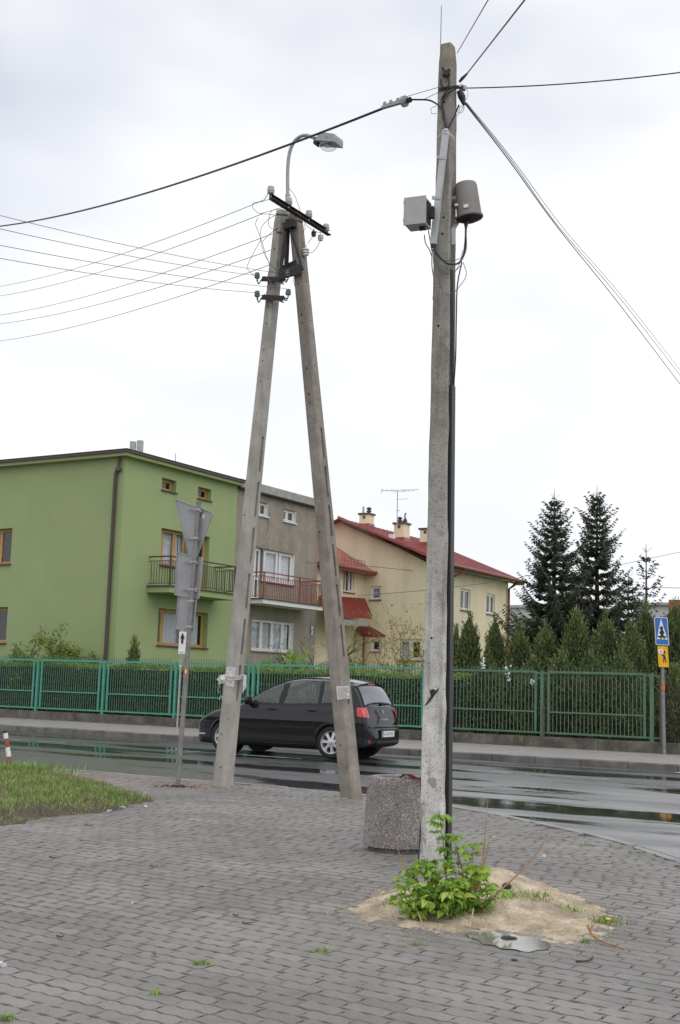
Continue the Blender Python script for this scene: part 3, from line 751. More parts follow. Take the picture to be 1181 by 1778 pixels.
q.tube(spline([fl(387, 1211), fl(384, 1208.5), fl(381.5, 1212), fl(381, 1216)], 5), .004, 5)
q.build('string', M['paper'], paperA)
q = MB(); rag_ = [fl(x, y, .01+.03*rnd.random()) for x, y in ((391, 1171), (383, 1172), (377, 1180), (382, 1185), (379, 1188), (390, 1186), (392, 1178))]
q.prism(rag_, -N*.012); q.add([fl(384, 1176, .06), fl(390, 1173, .02), fl(391, 1183, .02), fl(381, 1184, .05), fl(386, 1181, .08)], [(0, 1, 4), (1, 2, 4), (2, 3, 4), (3, 0, 4)])
q.add([fl(420, 1170, -.1)+U*.04, fl(423, 1172, -.2)+U*.05, fl(423, 1193, -.2)+U*.05, fl(418, 1204, -.1)+U*.03, fl(418.5, 1188, -.05)+U*.03], [(0, 1, 2, 3, 4)])
o = q.build('torn_flap', M['paper'], paperA); o['kind'] = 'stuff'
pb = thing('paper_notice', 'handwritten white paper notice stuck to the right leg of the A-shaped pole', 'notice', fr(595, 1202))
sheet([fr(584, 1192), fr(606.5, 1190.5), fr(608, 1213), fr(586, 1215)], 'paper_sheet', None, None, M['paper'], root=pb)
q = MB()
for k in range(6):
    y = 1195+k*3.3; x = 586.5+k*.3
    while x < 603:
        w_ = rnd.uniform(1.0, 3.2); h_ = rnd.uniform(-.5, .5); q.bar(fr(x, y+h_, .012), fr(min(x+w_, 605), y+rnd.uniform(-.6, .6), .012), .0045, .001, up=N); x += w_+rnd.uniform(.4, 1.4)
o = q.build('handwriting', M['blackp'], pb); o['kind'] = 'stuff'
q = MB()
for (x0, y0, x1, y1) in ((398, 1163, 401, 1161), (396, 1183, 399, 1184), (400, 1186, 402, 1183)): q.bar(fl(x0, y0, .014), fl(x1, y1, .012), .005, .001, up=N)
o = q.build('handwriting', M['blackp'], paperA); o['kind'] = 'stuff'

# street lamp on the A-frame
lampr = thing('street_lamp', 'grey curved-arm street lamp with clear glass bowl above the A-shaped pole', 'street lamp', onN(500, 362, AN-.05))
q = MB(); armp = [onN(x, y, AN-.05) for x, y in ((500, 385), (500, 355), (499.5, 320), (499.5, 300), (501, 277), (505, 258), (512, 245), (522, 237), (532, 235), (542, 238), (552, 243))]
q.tube(spline(armp, 6), .026, 10); q.tube([onN(500, 392, AN-.05), onN(500, 338, AN-.05)], .038, 10); q.build('lamp_arm', M['lampgrey'], lampr, 50)
def lampsec():
    q = MB(); a, b = onN(549, 242, AN-.05), onN(592, 243, AN-.05)
    X = (onN(592, 252, AN-.05)-onN(553, 249, AN-.05)).normalized(); Yv = N; Zu = X.cross(Yv)*-1
    Zu = Zu if Zu.z > 0 else -Zu
    c = (onN(571, 249, AN-.05)); Lh = .165; Wd = .12
    prof = [(-Lh, .0), (-Lh*.9, .05), (-Lh*.72, .115), (Lh*.82, .105), (Lh*.98, .06), (Lh*1.04, 0)]
    q.prism([c + X*x + Zu*z - Yv*Wd for x, z in prof], Yv*2*Wd); q.box(c-Zu*.006, Lh*2.15, Wd*2.1, .012, X, Yv, Zu)
    q.box(c+X*.02+Zu*.05-Yv*(Wd+.006), .012, .012, .03, X, Yv, Zu)
    o = q.build('lamp_housing', M['lampgrey'], lampr)
    q = MB(); q.box(c-X*(Lh+.03)+Zu*.02, .10, .09, .09, X, Yv, Zu); q.box(c-X*(Lh+.02)-Zu*.03, .07, .12, .03, X, Yv, Zu); q.build('arm_clamp', M['darkiron'], lampr)
    q = MB(); n_ = 20; vs_ = []; fs = []
    for i in range(7):
        a_ = PI/2*i/6
        for k in range(n_):
            t_ = 2*PI*k/n_; vs_.append(c - Zu*.012 + X*(Lh*.93*math.cos(t_)*math.cos(a_)) + Yv*(Wd*.9*math.sin(t_)*math.cos(a_)) - Zu*(.11*math.sin(a_)))
    for i in range(6):
        for k in range(n_): fs.append((i*n_+k, i*n_+(k+1) % n_, (i+1)*n_+(k+1) % n_, (i+1)*n_+k))
    q.add(vs_, fs); q.build('glass_bowl', M['bulbglass'], lampr, 60)
    q = MB(); q.lathe(c-Zu*.035-X*.08, X, [(0, .01), (.02, .02), (.06, .028), (.12, .022), (.14, .004)], 12); q.build('bulb', M['white'], lampr, 50)
lampsec()

# ================================================================== MAIN POLE
pangle = math.radians(27); PX = Vector((math.cos(pangle), -math.sin(pangle), 0)); PY = Vector((math.sin(pangle), math.cos(pangle), 0))
mb_ = onZ(756, 1516, 0); mb_.z = -.1; mYd = mb_.y
mt_ = onY(778, 80, mYd+.02)
mpole = thing('concrete_pole', 'tall limewashed single concrete pole rising out of the sand heap, cabinet near its top', 'utility pole', (mb_.x, mb_.y, 0))
def mp_t(py):
    lo, hi = 0.0, 1.0
    for _ in range(30):
        md_ = (lo+hi)/2; p = mb_.lerp(mt_, md_); v = CR.transposed() @ (p-C0); y = 889 - F*v.y/-v.z
        if y > py: lo = md_
        else: hi = md_
    return lo
A0, B0, A1, B1 = .215, .215, .125, .135
def mface(px, py, e=.004):        # point on the pole's front face plane seen at a pixel
    t = mp_t(py); p = mb_.lerp(mt_, t); b = B0+(B1-B0)*t
    return onp(px, py, PY, p.dot(PY) - b/2 - e)
def mside(py, across=0, e=.004):  # point on the right-hand side face
    t = mp_t(py); p = mb_.lerp(mt_, t); a = A0+(A1-A0)*t; return p + PX*(a/2+e) + PY*across
def hpos(px, py):
    p = mface(px, py, 0); t = mp_t(py); c = mb_.lerp(mt_, t); a = A0+(A1-A0)*t; return ((mp_t(py)), (p-c).dot(PX)/a, .013)
mh = [hpos(761, 570), hpos(749, 1109), hpos(770, 383), hpos(768, 411), hpos(771, 183), hpos(768, 742), hpos(735, 1394)]
mh = [(t, a, .012 if i in (0, 1, 2, 3, 4) else .005) for i, (t, a, r_) in enumerate(mh)]
shaft = leg_mesh(mb_, mt_, PX, PY, A0, B0, A1, B1, 'shaft', M['pole'], mpole, mh, [], channel=(.1, .05), rag=.007)
q = MB(); sm_ = [mface(x, y, .003) for x, y in ((736.5, 1226), (742, 1218), (748, 1209), (746, 1199), (752, 1196), (757, 1199), (762, 1193), (761, 1199), (755, 1207), (749, 1215), (742, 1223))]
q.add(sm_, [tuple(range(len(sm_)))]); q.build('tar_smear', M['black'], mpole, fixn=False)
# cable protection channel on the side, with the cables dropping into it
q = MB()
cv = [mside(y, -.01, .008) for y in (672, 800, 1000, 1200, 1400, 1512)]
for a, b in zip(cv[:-1], cv[1:]): q.bar(a, b, .075, .034, up=PX)
cover = thing('cable_cover', 'long black cable cover strapped to the right side of the limewashed pole', 'cable cover', cv[-1])
q.build('cover_channel', M['black'], cover)
q = MB()
for dx in (-.022, 0, .02): q.tube([mside(470, dx*.6, -.01), mside(560, dx, .0), mside(680, dx*.8, .008), mside(700, dx, .008)], .008, 6)
q.build('dropping_cable', M['cable'], cover)
o = MB(); o.tube(spline([mside(672, 0, .02), mside(620, .0, .035), mside(560, .0, .038), mside(500, 0, .045), onY(802, 455, mYd)], 6), .006, 6)
tag(o.build('cable', M['cable']), 'single black cable running down from the hood into the cable cover', 'cable')
# thin cable at left foot
o = MB(); o.tube(spline([onY(725, 1525, mYd-.1), onY(727, 1490, mYd-.08), onY(730, 1440, mYd-.05), onY(731, 1395, mYd-.02), onY(731, 1350, mYd)], 6), .006, 6)
tag(o.build('cable', M['cable']), 'short black earthing cable hugging the left foot of the limewashed pole', 'cable')
# antenna rod
o = MB(); o.tube([onY(765, 92, mYd-.02), onY(766.5, 10, mYd-.02)], [.004, .003], 6); tag(o.build('antenna_rod', M['wire']), 'thin upright rod at the very top of the limewashed pole', 'antenna')
# top hardware
hw = thing('cable_anchor', 'dark steel hooks and looped cable ends at the head of the limewashed pole', 'cable anchor', mface(775, 140))
q = MB(); q.bar(mface(768, 118, .02), mface(777, 132, .03), .02, .02, up=PY); q.bar(mface(781, 120, .02), mface(769, 133, .03), .02, .02, up=PY); q.box(mface(776, 127, .02), .05, .04, .04)
q.bar(mface(762, 155, .01), mface(797, 150, .01), .022, .012, up=PY); q.build('hook', M['darkiron'], hw)
q = MB()
for pl in ([(765, 137), (766, 147), (773, 152), (780, 146), (777, 130)], [(780, 132), (779, 150), (773, 162), (767, 172), (768, 185), (770, 205), (776, 222)], [(797, 182), (790, 200), (784, 212), (778, 224)], [(805, 150), (790, 155), (775, 165), (768, 178), (771, 200), (774, 225)]):
    q.tube(spline([mface(x, y, .02) for x, y in pl], 6), .0075, 6)
q.build('looped_cable', M['cable'], hw)
q = MB()
for pl in ([(758, 184), (749, 188), (750, 197), (758, 197)], [(797, 186), (806, 184), (803, 194), (796, 196), (799, 186)], [(780, 224), (788, 210), (797, 196), (806, 184)], [(803, 152), (812, 158), (811, 170), (806, 176)]):
    q.tube(spline([mface(x, y, .015) for x, y in pl], 6), .003, 5)
q.build('binding_wire', M['galv'], hw)
q = MB(); q.bar(onY(798, 150, mYd), onY(809, 154, mYd), .05, .03); q.build('clamp_head', M['galv'], hw)
q = MB(); q.tube([onY(798, 158, mYd), onY(802, 168, mYd), onY(806, 182, mYd)], [.028, .034, .014], 8); q.tube([onY(798, 142, mYd), onY(803, 136, mYd), onY(812, 127, mYd)], [.012, .016, .008], 8); q.build('cable_grip', M['cable'], hw)
# pale duct across the face
duct = thing('cable_duct', 'long pale grey plastic duct clipped slantwise across the upper pole', 'cable duct', mface(755, 425))
q = MB(); d0, d1 = mface(774.5, 226, .032), mface(752.5, 424, .032); q.bar(d0, d1, .052, .04, up=PY); q.build('duct_channel', M['duct'], duct)
q = MB(); q.tube([mface(774.5, 229, .032), mface(774.7, 224, .032)], [.028, .02], 10)
for (x, y) in ((769, 274), (760.5, 344)): q.bar(mface(x-7, y, .056), mface(x+7, y, .056), .022, .004, up=PY); q.bar(mface(x-8, y+2, .045), mface(x-8, y-3, .045), .02, .02, up=PY)
q.build('clip', M['galv'], duct)
q = MB(); q.tube(spline([mface(759, 240, .01), mface(768, 231, .05), mface(777, 231, .055), mface(785, 236, .04), mface(789, 243, .01)], 6), .004, 6); q.build('strap', M['white'], duct)
q = MB(); q.tube([mface(752.5, 426, .032), mface(752, 430, .032)], .022, 10); q.build('end_plug', M['black'], duct)
# grey cabinet on the left
cab = thing('junction_cabinet', 'pale grey square metal cabinet bolted to the left side of the limewashed pole', 'cabinet', onY(727, 400, mYd))
def boxpx(c, X, Yv, Zu, sx, sy, sz, q): q.box(c, sx, sy, sz, X, Yv, Zu)
cX = Vector((math.cos(.15), math.sin(.15)*1, 0)).normalized(); cY = Vector((-math.sin(.15), math.cos(.15), 0))
cang = math.radians(-22); cX = Vector((math.cos(cang), math.sin(cang), 0)); cY = Vector((-math.sin(cang), math.cos(cang), 0))
cc = onY(726, 372, mYd-.10)
q = MB(); q.box(cc, .185, .17, .235, cX, cY, Z); q.box(cc - cX*.0 - cY*.09, .198, .014, .248, cX, cY, Z); q.build('cabinet_body', M['box_grey'], cab)
q = MB(); q.box(cc-cX*.0-cY*.0+cX*.098+Z*.0, .012, .10, .19, cX, cY, Z); q.box(cc+cX*.12, .05, .05, .10, cX, cY, Z)
q.box(cc+cX*.094-cY*.04+Z*.075, .012, .03, .03, cX, cY, Z); q.build('mounting_bracket', M['darkiron'], cab)
q = MB()
for dx in (.03, .06): q.tube([cc+cX*dx-Z*.115, cc+cX*dx-Z*.15], .016, 8)
q.build('cable_gland', M['black'], cab)
q = MB()
for k in range(2): q.box(cc-cX*(.097-.001)-cY*.097+Z*(.08-.16*k), .012, .008, .03, cX, cY, Z)
q.build('hinge', M['galv'], cab)
# hood closure on the right
hood = thing('cable_closure', 'round warm grey hood-shaped cable closure on the right of the limewashed pole', 'cable closure', onY(815, 378, mYd))
hc = onY(815, 376, mYd+.0); htop = onY(808.5, 318, mYd)
ax_ = (htop-hc).normalized(); hl_ = (htop-hc).length
q = MB(); q.lathe(hc, ax_, [(-.02, .115), (-.012, .122), (0, .122), (.006, .114), (.02, .110), (hl_*.9, .098), (hl_*.97, .090), (hl_, .070), (hl_+.004, .0)], 32); q.build('hood_shell', M['can_grey'], hood, 40)
q = MB(); q.lathe(hc, ax_, [(-.045, .0), (-.045, .06), (-.03, .09), (-.018, .112)], 32); q.build('hood_base', M['darkiron'], hood, 40)
q = MB(); sX = Vector((.93, -.37, 0)); q.box(hc+ax_*.085-PY*.09-PX*.075, .03, .012, .02, PX, PY, ax_)
q.bar(hc+ax_*.05-Vector((.055, .105, 0)), hc+ax_*.056-Vector((.015, .118, 0)), .03, .003, up=Vector((0, 1, 0))); q.build('sticker', M['white'], hood)
q = MB(); q.bar(onY(787, 395, mYd-.06), onY(788, 425, mYd-.08), .035, .01, up=PY); q.bar(hc-ax_*.03-PX*.11, onY(786, 400, mYd-.05), .03, .02); q.bar(hc+ax_*.1-PX*.10, mside(345, 0, 0), .04, .05); q.build('hanger', M['galv'], hood)
q = MB()
for k, (x0, y0) in enumerate(((806, 383), (810, 383), (813, 384))):
    q.tube(spline([onY(x0, y0, mYd-.02*k), onY(809, 400, mYd-.02*k), onY(807+k, 430, mYd-.04), onY(803, 448, mYd-.07), onY(794, 458, mYd-.12), mface(778, 458, .03+.012*k), mface(765, 448, .04+.01*k), mface(757, 438, .04), mface(753, 428, .035)], 7), .009, 7)
q.build('looped_cable', M['cable'], hood)
# thin loose loops
q = MB()
for pl in ([(753, 430), (756, 450), (765, 468), (778, 474), (790, 471), (801, 460)], [(752, 430), (755, 455), (764, 470), (775, 476), (788, 474), (800, 455)], [(753, 430), (753, 458), (760, 480), (768, 505), (777, 512), (790, 506), (805, 488), (810, 474), (804, 455)],
           [(737, 408), (739, 422), (746, 434), (750, 445)], [(744, 400), (747, 418), (750, 436)], [(755, 434), (765, 450), (785, 452), (800, 448), (803, 435)], [(751, 432), (750, 460), (754, 490), (752, 520)]):
    q.tube(spline([mface(x, y, .03+.02*rnd.random()) for x, y in pl], 6), .0032 if len(pl) > 4 else .005, 5)
q.build('loose_lead', M['wire'], hood)

# ================================================================== OVERHEAD CABLES
def cable(pts, r, label, group=None, m_=None, name='overhead_cable', n=6):
    pts = [Vector(p) for p in pts]; v_ = CR.transposed() @ (pts[-1]-C0); w_ = CR.transposed() @ (pts[0]-C0)
    def off(v): x_, y_ = 590.5+F*v.x/-v.z, 889-F*v.y/-v.z; return x_ < -5 or x_ > 1186 or y_ < -4
    if off(v_):                                   # runs on to its next pole, out of the frame
        d_ = (pts[-1]-pts[-3 if len(pts) > 3 else 0]).normalized(); pts = pts + [pts[-1]+d_*8+Z*.25, pts[-1]+d_*22+Z*1.6]
    if off(w_):
        d_ = (pts[0]-pts[2]).normalized(); pts = [pts[0]+d_*20+Z*1.6, pts[0]+d_*8+Z*.3] + pts
    q = MB(); q.tube(pts, r, n); o = q.build(name, m_ or M['cable'], None, 60); tag(o, label, 'cable', group); return o
mY = mYd
clos = thing('splice_closure', 'finned grey cable splice hanging on the thick cable left of the pole top', 'cable splice', onY(690, 181, mY+.15))
q = MB(); s0, s1 = onY(664, 187, mY+.35), onY(713, 173, mY+.12)
q.bar(s0.lerp(s1, .0), s0.lerp(s1, .72), .035, .022, up=Z); q.bar(s0.lerp(s1, .05)+Z*.015, s0.lerp(s1, .72)+Z*.02, .012, .02, up=Z)
q.build('splice_body', M['lampgrey'], clos)
q = MB(); dd = (s1-s0).normalized()
for t_ in (.08, .30, .55): q.bar(s0.lerp(s1, t_)-Z*.005, s0.lerp(s1, t_)+Z*.05, .012, .03, up=dd)
q.lathe(s0.lerp(s1, .74), dd, [(0, .02), (0, .052), (.03, .052), (.032, .03), (.05, .03), (.05, .02)], 10); q.build('fin', M['lampgrey'], clos)
q = MB(); q.tube([s0.lerp(s1, .82), s1], [.022, .026], 8); q.build('rubber_boot', M['rubber'], clos)
cable(catenary(s0+dd*.1, onY(-60, 398, 24), .25), .0125, 'thick black overhead cable running left from the finned splice')
cable(spline([s1, onY(725, 173, mY+.1), onY(745, 174, mY+.05), mface(759, 181, .02), mface(768, 190, .02)], 6), .008, 'short bowed black cable from the splice to the pole')
cable([onY(705, 168, mY+.3), mface(760, 152, .0)], .003, 'upper thin stay wire from the splice to the pole', m_=M['wire']); cable([onY(735, 173, mY+.3), mface(762, 160, .0)], .003, 'lower thin stay wire from the splice to the pole', m_=M['wire'])
cable(catenary(onY(803, 153, mY), onY(1260, 115, 9.4), .04), .0055, 'cable leaving the pole head almost level to the right')
cable([onY(811, 128, mY), onY(915, -5, 6.6)], .006, 'thicker of the two cables rising to the top right edge')
cable([onY(794, 92, mY), onY(851, -6, 6.2)], .0038, 'thinner of the two cables rising to the top edge', m_=M['wire'])
for i, (yy, r_, lb, xm, ym) in enumerate(((712, .0058, 'lowest and thickest of the bundled cables falling to the right', 970, 397), (696, .0042, 'middle of the bundled cables falling to the right', 972, 396), (686, .0032, 'uppermost of the bundled cables falling to the right', 983, 402))):
    a = onY(806+i*2, 178, mY); m1 = onY(xm, ym, 15.5); b = onY(1215, yy, 26)
    cable(spline([a, onY(885+i*3, 280-i, 12.2), m1, onY(1080+i*4, 530-i*3+(4 if i == 0 else 0), 19.5), b], 8), r_, lb)
wl = [((459, 347), (-40, 503), 'topmost'), ((456, 371), (-40, 519), 'second'), ((486, 401), (-40, 552), 'third'), ((482, 430), (-40, 566), 'fourth'), ((482, 455), (-40, 596), 'lowest')]
for (a, b, w_) in wl: cable(catenary(onN(a[0], a[1], AN-.05), onY(b[0], b[1], 34), .22), .0052, w_+' of the five wires sagging from the A-shaped pole to the left edge below', m_=M['wire'])
wr = [((-40, 364), (482, 474), 'topmost'), ((-40, 388), (443, 478), 'second'), ((-40, 418), (497, 501), 'third'), ((-40, 441), (443, 508), 'lowest')]
for (a, b, w_) in wr: cable(catenary(onY(a[0], a[1], 11.5), onN(b[0], b[1], AN-.12), .05), .0036, w_+' of the four fine wires crossing from the left edge down to the glass insulators', m_=M['wire'])
cable([ins[0], onN(459, 347, AN-.05)], .006, 'short lead tying the end insulator to the topmost wire', m_=M['wire'])
cable([onU(532, 977, -27.8), onN(620, 981, 46), onN(905, 1010, 60)], .012, 'thin service wire crossing in front of the cream house from the grey one', m_=M['wire'])
cable(catenary(onY(620, 1034, 52), onY(905, 1003, 60), .1), .012, 'thin service wire rising in front of the cream house to its right eave', m_=M['wire'])
cable([onY(905, 1001, 60), onY(1060, 984, 64), onY(1240, 946, 60)], .012, 'faint distant wire passing behind the spruces', m_=M['wire']); cable([onY(1130, 1020, 62), onY(1240, 1022, 60)], .014, 'faint distant level wire at the right edge', m_=M['wire'])

# ================================================================== HOUSES
class Frame:
    """vertical facade frame: A along, D outward; coordinates (a, z, d)"""
    def __init__(s, fixedvec, fixed, A, D): s.fv, s.fx, s.A, s.D = fixedvec, fixed, A, D
    def P(s, a, z, d=0.0): return s.fv*s.fx + s.A*a + Z*z + s.D*d
    def px(s, x, y, d=0.0):
        off = d*(1 if s.D.dot(s.fv) > 0 else -1)
        p = onp(x, y, s.fv, s.fx + off); return p.dot(s.A), p.z
    def box(s, q, a0, a1, z0, z1, d0, d1):
        q.box(s.P((a0+a1)/2, (z0+z1)/2, (d0+d1)/2), abs(a1-a0), abs(d1-d0), abs(z1-z0), s.A, s.D, Z)
def facU(u0): return Frame(U, u0, N, U)
def facN(n0): return Frame(N, n0, U, -N)
def wall(fr, a0, a1, z0, z1, holes, m_, parent, depth=.2, name='wall', top=None):
    q = MB(); As = sorted({a0, a1} | {h[0] for h in holes} | {h[1] for h in holes}); Zs = sorted({z0, z1} | {h[2] for h in holes} | {h[3] for h in holes})
    for i in range(len(As)-1):
        for j in range(len(Zs)-1):
            ca_, cz = (As[i]+As[i+1])/2, (Zs[j]+Zs[j+1])/2
            if any(h[0] < ca_ < h[1] and h[2] < cz < h[3] for h in holes): continue
            q.add([fr.P(As[i], Zs[j]), fr.P(As[i+1], Zs[j]), fr.P(As[i+1], Zs[j+1]), fr.P(As[i], Zs[j+1])], [(0, 1, 2, 3)])
    for h in holes:
        c = [(h[0], h[2]), (h[1], h[2]), (h[1], h[3]), (h[0], h[3])]
        for k in range(4):
            p, r = c[k], c[(k+1) % 4]; q.add([fr.P(*p), fr.P(*r), fr.P(*r, -depth), fr.P(*p, -depth)], [(0, 1, 2, 3)])
    if top: q.add([fr.P(*p) for p in top], [tuple(range(len(top)))])
    return q.build(name, m_, parent, fixn=False)
def window(fr, h, muls, fm, parent, depth=.2, sill=True, sillm=None, curtain=(.0, 0.), fw=.055, door=None, name='window', transom=None, handle=False, shade=None, sash=True):
    a0, a1, z0, z1 = h; d = -depth+.03; q = MB()
    def rect(x0, x1, y0, y1, w, d0, d1):
        fr.box(q, x0, x0+w, y0, y1, d0, d1); fr.box(q, x1-w, x1, y0, y1, d0, d1); fr.box(q, x0+w, x1-w, y0, y0+w, d0, d1); fr.box(q, x0+w, x1-w, y1-w, y1, d0, d1)
    rect(a0, a1, z0, z1, fw, d-.05, d+.012)
    xs = [a0] + [a0+(a1-a0)*m for m in muls] + [a1]
    for x in xs[1:-1]: fr.box(q, x-fw*.5, x+fw*.5, z0+fw, z1-fw, d-.05, d+.018)
    if transom: fr.box(q, a0+fw, a1-fw, transom-fw*.4, transom+fw*.4, d-.05, d+.015)
    f = q.build(name, fm, parent)
    for i in range(len(xs)-1):
        x0, x1 = xs[i]+(fw if i == 0 else fw*.5), xs[i+1]-(fw if i == len(xs)-2 else fw*.5)
        if sash and x1-x0 > .25:
            q = MB(); rect(x0+.004, x1-.004, z0+fw+.004, z1-fw-.004, .045, d-.03, d+.030); q.build('sash', fm, f)
        g_ = MB(); g_.add([fr.P(x0, z0+fw, d-.01), fr.P(x1, z0+fw, d-.01), fr.P(x1, z1-fw, d-.01), fr.P(x0, z1-fw, d-.01)], [(0, 1, 2, 3)]); g_.build('pane', M['glass'], f, fixn=False)
    if handle: q = MB(); fr.box(q, xs[1]-.03, xs[1]-.01, (z0+z1)/2-.05, (z0+z1)/2+.05, d+.03, d+.05); q.build('handle', M['white'], f)
    if curtain[1] > curtain[0]:
        q = MB(); n_ = 60; c0, c1 = a0+(a1-a0)*curtain[0], a0+(a1-a0)*curtain[1]; zb = z0 + (z1-z0)*(curtain[2] if len(curtain) > 2 else .02)
        V = []
        for i in range(n_+1):
            a = c0+(c1-c0)*i/n_; dd_ = -depth-.085+.018*math.sin(i*1.1)+.008*math.sin(i*2.7); V += [fr.P(a, zb, dd_), fr.P(a, z1-.03, dd_)]
        q.add(V, [(2*i, 2*i+2, 2*i+3, 2*i+1) for i in range(n_)]); q.build('curtain', M['curtain'], f, fixn=False)
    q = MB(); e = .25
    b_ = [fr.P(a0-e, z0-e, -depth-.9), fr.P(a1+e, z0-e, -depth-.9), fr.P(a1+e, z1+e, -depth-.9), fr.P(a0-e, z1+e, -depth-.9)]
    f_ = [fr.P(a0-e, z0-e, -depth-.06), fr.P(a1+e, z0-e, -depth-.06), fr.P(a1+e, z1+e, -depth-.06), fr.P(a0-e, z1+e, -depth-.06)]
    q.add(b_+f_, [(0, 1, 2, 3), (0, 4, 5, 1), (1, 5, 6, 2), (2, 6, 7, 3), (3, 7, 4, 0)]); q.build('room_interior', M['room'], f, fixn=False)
    if sill: q = MB(); fr.box(q, a0-.04, a1+.04, z0-.045, z0-.002, -depth+.05, .07); q.build('sill', sillm or M['brown_metal'], f)
    return f
def hole(fr, xl, xr, ytl, ybl):
    a, zt = fr.px(xl, ytl); _, zb = fr.px(xl, ybl); b, _ = fr.px(xr, ytl); return [a, b, zb, zt]
def hole_r(fr, xl, xr, ytr, ybr):
    b, zt = fr.px(xr, ytr); _, zb = fr.px(xr, ybr); a, _ = fr.px(xl, ytr); return [a, b, zb, zt]
UG = -27.87
gh = thing('green_house', 'olive green rendered flat-roofed house with golden wood windows and dark railed balcony', 'house', W(UG-5, 36, .3))
fe, ff = facU(UG), facN(32.0)
NB = 38.62                                      # party line green / grey
s1 = hole(fe, 282, 307, 829.7, 853.5); s2 = hole(fe, 344.5, 367.5, 844, 866.5)
s1[2] = s2[2] = 8.17; s1[3] = s2[3] = 8.60
bw = [34.14, 35.75, 5.50, 6.81]; bd = [35.75, 36.97, 4.70, 6.81]; gw = [34.2, 37.1, 2.68, 3.97]
wall(fe, 32.0, NB, .2, 9.0, [s1, s2, bw, bd, gw], M['green_wall'], gh, .3)
lw1 = [UG-6.5, 0, 5.5, 6.8]; lw2 = [UG-6.5, 0, 2.7, 4.0]
lw1[1] = ff.px(22, 917)[0]; lw2[1] = ff.px(14, 1054)[0]; lw1[0] = lw1[1]-1.5; lw2[0] = lw2[1]-1.5
lw1[3] = ff.px(22, 917)[1]; lw1[2] = ff.px(22, 979)[1]; lw2[3] = ff.px(14, 1054)[1]; lw2[2] = ff.px(14, 1116)[1]
wall(ff, UG-11, UG, .2, 9.0, [lw1, lw2], M['green_wall'], gh, .3, 'side_wall')
q = MB(); q.ubox(UG-11, UG-10.9, 32.01, NB, .2, 9.0); q.ubox(UG-11, UG-.31, NB-.2, NB-.1, .2, 9.0); q.build('rear_wall', M['green_wall'], gh)
wf = M['wood_frame']
window(fe, s1, [], wf, gh, .26, curtain=(.0, .35)); window(fe, s2, [], wf, gh, .26, curtain=(0, .3))
window(fe, bw, [.18, .62], wf, gh, .26, curtain=(.18, 1)); window(fe, bd, [.5], wf, gh, .26, curtain=(0, .2), sill=False)
window(fe, gw, [.16, .54, .62], wf, gh, .26, curtain=(.0, .95)); window(ff, lw1, [.5], wf, gh, .26); window(ff, lw2, [.5], wf, gh, .26)
# flat roof: green soffit band, brown fascia
zr = 9.19
q = MB(); q.ubox(UG-11.3, UG+.26, 31.74, NB+.05, 8.99, 9.10); q.build('roof_soffit', M['green_wall'], gh)
q = MB(); q.ubox(UG-11.4, UG+.33, 31.67, NB+.06, 9.105, zr); rf = q.build('roof', M['brown_metal'], gh)
q = MB(); q.ubox(UG-11.4, UG+.36, 31.64, NB+.06, zr, zr+.022); q.build('roof_edge', M['rust'], gh)
for x0, x1, yb, yt in ((226.5, 236, 785, 767), (238.5, 249, 786, 765.5)):
    a, b = onY(x0, yt, 46.5), onY(x1, yt, 46.5); q = MB(); w_ = (b-a).length
    q.box((a+b)/2 - Z*.45, w_, w_, .9); q.build('chimney_pipe', M['galv'], gh)
q = MB(); q.tube([onU(305, 803, UG-.5), onU(305.3, 787, UG-.5)], .012, 6); q.build('roof_rod', M['wire'], gh)
# downspout on the road side
q = MB(); dx = ff.px(194, 1000)[0]; q.tube([ff.P(dx+.12, 8.98, .10), ff.P(dx+.12, 8.55, .09)], .05, 10)
q.tube([ff.P(dx+.10, 8.62, .09), ff.P(dx, 8.40, .09), ff.P(dx, .3, .09)], .065, 12); q.box(ff.P(dx+.12, 8.55, .1), .17, .15, .10, U, N, Z)
q.build('downspout', M['brown_metal'], gh, 40)
def balcony(fr, a0, a1, zs, dep, slab_h, slabm, edgem, railm, parent, posts, nb, midposts=()):
    q = MB(); fr.box(q, a0, a1, zs-slab_h, zs, .0, dep); sl = q.build('balcony', slabm, parent)
    q = MB(); fr.box(q, a0-.05, a1+.05, zs+.002, zs+.045, .0, dep+.05); q.build('slab_edge', edgem, sl)
    q = MB(); zt, zm, zl = zs+1.05, zs+.90, zs+.12; w_ = .035
    for zz in (zt, zm, zl):
        ww = .045 if zz == zt else .022
        q.bar(fr.P(a0+.05, zz, dep-.04), fr.P(a1-.05, zz, dep-.04), ww, ww); q.bar(fr.P(a0+.05, zz, .0), fr.P(a0+.05, zz, dep-.04), ww, ww); q.bar(fr.P(a1-.05, zz, .0), fr.P(a1-.05, zz, dep-.04), ww, ww)
    rl = q.build('handrail', railm, sl)
    for a in (a0+.05, a1-.05) + tuple(midposts):
        q = MB(); q.bar(fr.P(a, zs+.04, dep-.04), fr.P(a, zt, dep-.04), .05, .05); q.build('railing_post', railm, sl)
    bmsh = None
    k = int((a1-a0)/.125)
    for i in range(1, k):
        a = a0+.05+(a1-a0-.1)*i/k; q = MB(); q.bar(fr.P(a, zl, dep-.04), fr.P(a, zm, dep-.04), .016, .016)
        if bmsh is None: o = q.build('baluster', railm, sl); bmsh = o; base_a = a
        else:
            o = bmsh.copy(); sc.collection.objects.link(o); o.location = fr.A*(a-base_a)
    for a in (a0+.05, a1-.05):
        for j in range(1, 8):
            q = MB(); d_ = (dep-.04)*j/8; q.bar(fr.P(a, zl, d_), fr.P(a, zm, d_), .016, .016); q.build('baluster', railm, sl)
    return sl
balcony(fe, 33.5, 37.42, 4.66, 1.0, .20, M['green_wall'], M['rust'], M['rail_brown'], gh, None, 0)
